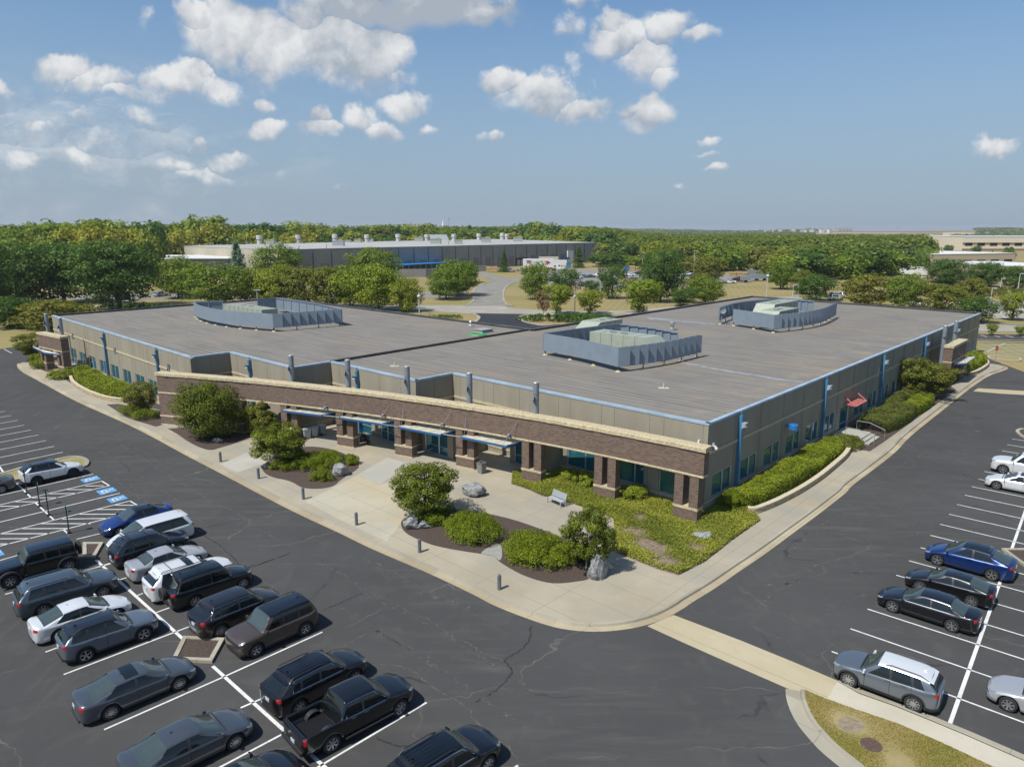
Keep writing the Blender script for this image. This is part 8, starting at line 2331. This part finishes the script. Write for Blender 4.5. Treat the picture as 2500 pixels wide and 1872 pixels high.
for i, (u_, vt) in enumerate(((1904, 556), (1914, 557), (1981, 552), (2184, 551), (2258, 558), (2370, 560), (1632, 556), (2475, 560))):
    d = pix_dir(u_, 600); s_ = 3200 / math.hypot(d.x, d.y); p = Vector((d.x * s_, d.y * s_, 6)); h = height_to(p, vt)
    if h > 3: m = MB(); m.tube([(0, 0, 0), (0, 0, h)], .5, 4); m.box((0, 0, h * .8), (3, .6, 2)); o = m.build('radio_mast', GALV); o.location = p; tag(o, 'hair thin mast standing on the right horizon', 'mast', 'thin masts on the horizon')

for i, (u_, v_, rx, ry, hh) in enumerate(((70, 765, 13, 5, 4), (-40, 780, 14, 6, 4), (30, 742, 14, 4, 5))):  # dark bushes added so the bank reads as shaded, no tree shadow falls here
    shrub('bushes', G(u_, v_), rx, ry, hh, 4200, .5, L_DARK, 'dark bushes added in place of shade on the bank at the left edge, clump %s' % ('nearest the walk', 'cut by the edge', 'under the tall trees')[i], .1, 90 + i, cat='bushes', nc=80)

# haze: one closed box of thin even air round everything
m = MB(); m.hexa([(-7000, -400, -2), (7000, -400, -2), (7000, 9500, -2), (-7000, 9500, -2), (-7000, -400, 75), (7000, -400, 75), (7000, 9500, 75), (-7000, 9500, 75)])
HZ = bpy.data.materials.new('haze'); HZ.use_nodes = True; t = NT(HZ.node_tree)
t.n.remove(t.n['Principled BSDF']); pv = t.new('ShaderNodeVolumePrincipled'); pv.inputs['Color'].default_value = (.88, .94, 1.0, 1); pv.inputs['Density'].default_value = .00010; pv.inputs['Anisotropy'].default_value = .2
t.l.new(pv.outputs[0], t.n['Material Output'].inputs['Volume'])
hz = m.build('haze', HZ); hz["kind"] = 'stuff'; hz["label"] = 'thin pale blue summer haze lying over the land'

# ------------------------------------------------------------------ the cars in the front lots
GREY_D = (.055, .06, .068); GREY_M = (.13, .145, .165); BLK = (.006, .006, .007); WHT = (.80, .80, .79); SIL = (.42, .43, .44); BLU = (.008, .03, .17)
HEADL = math.radians(46.2)
Q = lambda q, a: q(a[0], a[1])
def pc(spec, q=None, r=None, f=None, side=-1, **k):
    o = car(spec); W_ = spec['W']
    if q: place_car(o, q(*r), q(*f), side, track=W_ - .12, **k)
    else: place_car(o, **k)
    return o
c_altima = sedan(L=4.90, wb=2.83, fo=.93, sunroof=(2.45, 3.0), color=(.075, .085, .10), spokes=10, trim=True, yt=.72)
o1 = pc(c_altima, qb, (545, 1282), (1075, 1055), label='dark grey sedan with a sunroof behind the gravel island', cat='car')
c2 = sedan(L=4.90, wb=2.83, fo=.93, color=(.07, .08, .095), spokes=10, trim=True, yt=.72)
d1 = (qb(1075, 1055) - qb(545, 1282)).normalized(); f2 = qb(1505, 1512)
pc(c2, lambda x, y: (f2 - d1 * 2.83 if x == 0 else f2), (0, 0), (1, 1), label='dark grey sedan without sunroof at the bottom edge', cat='car')
pc(suv(L=4.41, W=1.81, H=1.65, wb=2.64, fo=.85, nose=.95, two_tone='pillars', roof_color=(.012, .012, .014), color=(.12, .145, .175), spokes=5, yt=.75, side=[(2.45, 2.42), (3.32, 3.2), (3.86, 3.5)], roof_r=3.9, deck=4.28), qb, (352, 840), (802, 672), label='blue grey crossover with black roof left of the gravel island', cat='car')
pc(sedan(L=4.67, W=1.80, H=1.43, wb=2.70, fo=.90, nose=.72, color=WHT, deck=4.2, roof_r=3.2, side=[(2.5, 2.46), (3.66, 3.28)], yt=.72, plate_z=.75, cowl=1.2, roof_f=2.08), center=qa(655, 1500), head=HEADL, label='white sedan between the dark grey sport utility and the blue grey crossover', cat='car')
pc(suv(L=4.98, W=1.97, H=1.75, wb=2.90, fo=.93, color=(.055, .07, .082), side=[(2.62, 2.58), (3.65, 3.62), (4.45, 4.25)], roof_r=4.55, deck=4.86, belt_f=1.08, belt_r=1.14, nose=1.0, cowl_z=1.18, cowl=1.35, roof_f=2.05, rail_mat=CHROME, chrome=True, clad=False, tall_tail=True, spokes=8, r=.37), qa, (330, 1440), (815, 1290), label='large slate grey three row sport utility with a chrome window line', cat='car')
# boxy four-door off-roader, nose to the left
jeep = suv(name='off_road_vehicle', L=4.75, W=1.86, H=1.86, wb=3.0, fo=.72, r=.42, clr=.42, nose=1.12, cowl_z=1.22, belt_f=1.20, belt_r=1.20, cowl=1.42, roof_f=1.80, roof_r=4.10, side=[(2.55, 2.52), (3.30, 3.27), (4.12, 4.08)], deck=4.22, deck_z=1.22, roof_rz=1.84,
           plan=(.0, .02, .06, .25), plany=(0, .60, .74, .78), hoody=.80, ab=.06, yt=.86, lean=.01, color=BLK, rails=False, nospoiler=True, fin=False, flare=.09, flare_out=.10, spare=1.05, spokes=6, tw=.28, inset=-.04, rimk=.58, gap=.10, trim=True)
jeep['L'] = 4.35
oj = pc(jeep, qa, (540, 1090), (85, 1218), side=1, label='black boxy off road vehicle with a spare wheel on its tail', cat='car')
# white compact sport utility with black roof in the upper left
pc(suv(L=4.48, W=1.85, H=1.65, wb=2.67, fo=.89, two_tone=True, roof_color=(.012, .012, .014), color=WHT, rim_dark=True, spokes=10, clad=True, roof_r=3.95, deck=4.36, wrap=False, chrome=False), qa, (290, 425), (570, 362), label='white sport utility with a black roof at the grass island', cat='car')
pc(sedan(L=4.80, W=1.8, color=(.12, .115, .105)), lambda x, y: qa(15, 488) if x == 0 else qa(15, 488) - Vector((math.cos(HEADL), math.sin(HEADL), 0)) * 2.75, (0, 0), (1, 1), side=1, label='bronze grey sedan cut by the left edge', cat='car')
hr = HEADL + math.pi
pc(sedan(L=4.70, W=1.83, H=1.43, color=BLU, two_tone=True, roof_color=(.008, .01, .018), roof_r=3.55, deck=4.30, side=[(2.6, 2.57), (3.65, 3.5)], sunroof=(2.2, 3.5)), center=qa(1060, 745), head=hr, label='royal blue sedan with a glass roof behind the white minivan', cat='car')
van = suv(name='minivan', L=5.18, W=2.02, H=1.77, wb=3.09, fo=.98, nose=.80, cowl_z=1.14, belt_f=1.02, belt_r=1.12, cowl=.98, roof_f=1.98, roof_r=4.75, side=[(2.62, 2.58), (3.72, 3.68), (4.80, 4.45)], deck=5.06, deck_z=1.14, roof_rz=1.70, yt=.76, color=WHT, clad=False, rails=False, clr=.18, tall_tail=True, trim=True)
pc(van, center=qa(1160, 885), head=hr, label='white minivan parked nose in beside the royal blue sedan', cat='minivan')
pc(suv(L=4.62, W=1.80, H=1.70, wb=2.67, fo=.90, color=(.012, .016, .026), bars=(2.5, 3.5), nose=.92, tall_tail=True, belt_r=1.05), center=qa(1175, 968), head=HEADL, label='dark navy sport utility with roof bars beside the white minivan', cat='car')
pc(sedan(L=4.60, W=1.76, H=1.43, wb=2.66, fo=.92, color=SIL, cowl=1.38, roof_f=2.1, roof_r=3.2, side=[(2.5, 2.46), (3.45, 3.28)], deck=3.85, belt_f=.93, nose=.74), center=qa(1305, 1070), head=HEADL, label='silver compact sedan between the navy sport utility and the white one', cat='car')
pc(suv(L=4.82, W=1.94, H=1.76, wb=2.915, fo=.86, color=WHT, bars=(2.75, 3.6), sunroof=(2.3, 2.72), clad=False, spokes=8, side=[(2.62, 2.58), (3.65, 3.6), (4.25, 4.1)], roof_r=4.3, deck=4.68, belt_f=1.08, belt_r=1.16, nose=1.02, cowl_z=1.18, r=.38), qa, (1322, 1322), (1735, 1180), label='white sport utility with sunroof and two black roof bars', cat='car')
pc(suv(L=4.75, W=1.77, H=1.85, wb=2.78, fo=.75, color=(.008, .012, .012), body_pillars=True, ribs=True, spare=1.0, nospoiler=True, side=[(2.45, 2.42), (3.40, 3.36), (4.20, 4.05)], roof_f=1.80, cowl=1.30, roof_r=4.15, deck=4.38, deck_z=1.15, yt=.80, roof_rz=1.80, tall_tail=True, nose=1.0, cowl_z=1.18, clad=True, L_=0), center=qa(1650, 1255), head=HEADL, label='older black boxy sport utility with ribbed roof and rear spare wheel', cat='car')
pc(suv(L=4.74, W=1.93, H=1.70, wb=2.82, fo=.95, color=(.016, .013, .014), chrome=True, clad=False, rails=False, spokes=10, roof_r=4.0, deck=4.5, yt=.74, side=[(2.62, 2.58), (3.6, 3.55), (4.2, 3.95)]), qa, (1718, 1592), (2085, 1430), label='black crossover with a panoramic roof left of the brown sport utility', cat='car')
pc(suv(L=4.39, W=1.89, H=1.78, wb=2.67, fo=.85, nose=1.05, cowl_z=1.18, belt_f=1.10, belt_r=1.15, cowl=1.20, roof_f=1.75, roof_r=3.95, roof_rz=1.77, deck=4.28, two_tone='pillars', roof_color=(.008, .009, .012), color=(.085, .060, .048), side=[(2.35, 2.31), (3.20, 3.17), (3.85, 3.72)], yt=.80, r=.37, rim_dark=False, spokes=5, rimk=.6, plan=(.0, .03, .10, .32), plany=(0, .66, .88, .98), nospoiler=True), qb, (2045, 632), (1663, 802), side=1, label='brown sport utility with black roof at the right tip of the gravel island', cat='car')
pc(suv(L=4.77, W=1.84, H=1.68, wb=2.86, fo=.93, color=(.007, .007, .008), chrome=True, clad=False, ribs=True, side=[(2.6, 2.56), (3.55, 3.48), (4.0, 3.85)], roof_r=4.05, deck=4.6, wrap=False, tall_tail=True, rail_mat=BLACKP), center=qc(555, 1060), head=HEADL + .02, label='black crossover with chrome window line left of the pickup truck', cat='car')
trk = pickup(L=5.40, W=1.89, H=1.79)
pc(trk, qc, (668, 1535), (1195, 1250), label='black crew cab pickup truck with an open ribbed bed', cat='pickup truck')
pc(suv(L=4.80, W=1.85, H=1.68, wb=2.86, fo=.93, color=(.006, .007, .009), chrome=True, clad=False, ribs=True, roof_r=4.05, deck=4.6), lambda x, y: (qc(1868, 1690) - (qc(1195, 1250) - qc(668, 1535)).normalized() * 2.86) if x == 0 else qc(1868, 1690), (0, 0), (1, 1), label='black crossover with ribbed roof cut by the bottom edge', cat='car')
pc(sedan(L=4.8, color=(.01, .012, .016)), center=qc(215, 1790) - Vector((math.cos(HEADL), math.sin(HEADL), 0)) * 1.3, head=HEADL, label='dark sedan barely reaching in at the bottom edge', cat='car')
# right lot
HR_ = math.atan2(-sdir.y, -sdir.x)
pc(sedan(L=4.87, W=1.79, H=1.46, wb=2.85, fo=.93, color=(.009, .010, .012), chrome=True, spokes=6, roof_r=3.5, deck=4.25, side=[(2.68, 2.64), (3.86, 3.56)]), qd, (1648, 1555), (1190, 1403), side=1, label='black sedan with bright window trim in the right lot', cat='car')
pc(sedan(L=4.45, W=1.70, H=1.43, wb=2.55, fo=.92, color=(.010, .010, .012), roof_f=2.0, cowl=1.22, roof_r=3.0, side=[(2.45, 2.40), (3.55, 3.25)], deck=4.12, deck_z=1.18, belt_r=1.02, roof_rz=1.40), center=qd(1620, 1265), head=HR_, label='small black hatchback behind the black sedan in the right lot', cat='car')
pc(sedan(L=4.75, W=1.92, H=1.62, wb=2.89, fo=.84, r=.36, clr=.2, color=(.006, .028, .13), nose=.78, cowl_z=1.08, belt_f=.98, belt_r=1.12, cowl=1.15, roof_f=2.05, roof_r=3.55, roof_rz=1.52, side=[(2.62, 2.58), (3.75, 3.50)], deck=4.45, deck_z=1.20, two_tone=True, roof_color=(.006, .012, .03), sunroof=(2.1, 3.3), spokes=5), qd, (1952, 1158), (1540, 1042), side=1, label='deep blue smooth crossover with dark glass roof in the right lot', cat='car')
pc(suv(L=4.41, W=1.81, H=1.65, wb=2.64, fo=.85, nose=.95, two_tone=True, roof_color=WHT, mirror=WHT, color=(.12, .14, .165), spokes=10, yt=.75, side=[(2.45, 2.42), (3.35, 3.24), (3.85, 3.62)], roof_r=3.98, deck=4.30), qe, (1350, 1062), (852, 872), side=1, label='blue grey crossover with a white roof beside the sidewalk in the right lot', cat='car')
pc(sedan(L=4.64, W=1.80, H=1.44, wb=2.70, fo=.90, color=SIL, cowl=1.36, deck=4.05, roof_r=3.25, side=[(2.55, 2.5), (3.55, 3.35)]), lambda x, y: (qe(2080, 1062) + sdir * 2.7) if x == 0 else qe(2080, 1062), (0, 0), (1, 1), side=1, label='silver sedan cut by the right edge', cat='car')
pc(suv(L=5.18, W=2.04, H=1.89, wb=2.95, fo=1.02, color=WHT, nose=1.12, cowl_z=1.28, belt_f=1.18, belt_r=1.22, cowl=1.5, roof_f=2.1, roof_r=4.7, side=[(2.8, 2.76), (3.75, 3.72), (4.7, 4.6)], deck=5.05, clad=False, r=.40, spokes=6, chrome=False), lambda x, y: (qd(2045, 337) + sdir * 2.95) if x == 0 else qd(2045, 337), (0, 0), (1, 1), side=1, label='large white sport utility at the right edge', cat='car')
pc(sedan(L=4.87, W=1.83, H=1.47, wb=2.80, fo=.93, color=WHT, sunroof=(2.35, 2.9), spokes=5), lambda x, y: (qd(1995, 457) + sdir * 2.8) if x == 0 else qd(1995, 457), (0, 0), (1, 1), side=1, label='white sedan with a sunroof at the right edge', cat='car')

# low-detail vehicles of the distant lots: built once, copied
def far_car(kind, color):
    sp = dict(sedan=sedan(res=.4), suv=suv(res=.4, rails=False), pickup=pickup(res=.4))[kind]; sp['color'] = color; return car(sp)
fp = {k: far_car(k, WHT) for k in ('sedan', 'suv', 'pickup')}; used = set()
far = [('pickup', 1247, 664, .1, SIL, 'silver pickup parked before the dock doors, left one'), ('pickup', 1273, 662, .1, SIL, 'silver pickup parked before the dock doors, right one'), ('suv', 1345, 686, 1.6, (.02, .06, .12), 'dark blue car beside the dense oval tree'),
       ('sedan', 1412, 680, .1, WHT, 'white car first of the row before the dark pine'), ('sedan', 1424, 678, 2.9, (.03, .08, .18), 'blue car second of the row'), ('sedan', 1440, 678, 2.9, (.02, .03, .06), 'dark car third of the row'), ('pickup', 1460, 676, 3.1, WHT, 'white pickup at the end of the row'), ('suv', 1421, 698, 1.2, (.01, .02, .03), 'dark car behind the small pine'),
       ('sedan', 1538, 674, 3.0, WHT, 'white sedan left of the tall lamp'), ('sedan', 1556, 670, 3.0, (.02, .03, .08), 'dark blue sedan beneath the tall lamp'), ('sedan', 1542, 685, 3.0, (.02, .05, .14), 'blue car before the white sedan'), ('suv', 1534, 692, 3.0, (.35, .03, .03), 'red car seen between trees'), ('sedan', 1580, 682, 3.0, (.02, .03, .06), 'dark sedan half behind the large dark tree'),
       ('pickup', 1677, 673, 3.0, WHT, 'white pickup right of the large dark tree'), ('suv', 1690, 676, 3.0, (.02, .02, .03), 'dark suv before the wide headed lamp'), ('sedan', 1668, 683, 3.0, WHT, 'white sedan before the wide headed lamp'), ('sedan', 1781, 692, 3.0, WHT, 'white sedan left of the grey trailers'), ('pickup', 1793, 688, 3.0, (.08, .01, .01), 'dark red pickup left of the grey trailers'), ('pickup', 1806, 686, .2, (.02, .02, .02), 'black pickup hitched beside a grey trailer'),
       ('sedan', 1602, 676, 3.0, SIL, 'silver car behind the large dark tree'), ('suv', 1625, 686, 3.0, WHT, 'white suv glimpsed through the large dark tree'), ('sedan', 1505, 680, 3.0, WHT, 'white car glimpsed behind the tall irregular pine'),
       ('suv', 1070, 719, .5, (.03, .05, .10), 'dark blue car in the shade of the two round trees'), ('suv', 393, 724, 1.2, SIL, 'silver car left behind the round green tree'), ('sedan', 452, 724, 1.2, (.10, .14, .22), 'blue grey car right behind the round green tree'), ('sedan', 562, 722, 1.2, WHT, 'white car behind the broad green tree'),
       ('pickup', 2055, 727, 1.9, WHT, 'white pickup right behind the far screen'), ('suv', 2030, 726, 1.9, SIL, 'silver suv behind the far screen'), ('suv', 2040, 733, .2, WHT, 'white suv nearest behind the far screen'), ('sedan', 2083, 730, 1.9, SIL, 'silver car behind the first olive tree'), ('suv', 2240, 748, 2.6, WHT, 'white car behind the right roof edge'), ('suv', 2335, 664, .2, WHT, 'white vehicle between the dark trees before the tan building'), ('pickup', 2352, 672, .2, WHT, 'white pickup between the dark trees at the right'), ('suv', 2338, 682, .2, (.55, .35, .02), 'yellow vehicle between the dark trees at the right'), ('sedan', 2362, 662, .3, SIL, 'silver car before the low tan building'), ('suv', 2180, 682, .3, WHT, 'white vehicle left in the hidden truck yard'), ('pickup', 2165, 690, .3, WHT, 'white pickup at the left end of the hidden truck yard'), ('suv', 1392, 697, 1.2, SIL, 'silver car behind the dark pine')]
for (k, u_, v_, hd, col, l) in far:
    o = fp[k] if k not in used else copy_tree(fp[k]); used.add(k)
    o.location = G(u_, v_); o.location.z = .02; o.rotation_euler = (0, 0, hd); o.name = {'sedan': 'parked_car', 'suv': 'parked_car', 'pickup': 'pickup_truck'}[k]
    recolor(o, c4(col)); tag(o, l, 'pickup truck' if k == 'pickup' else 'car', 'vehicles in the distant lots')
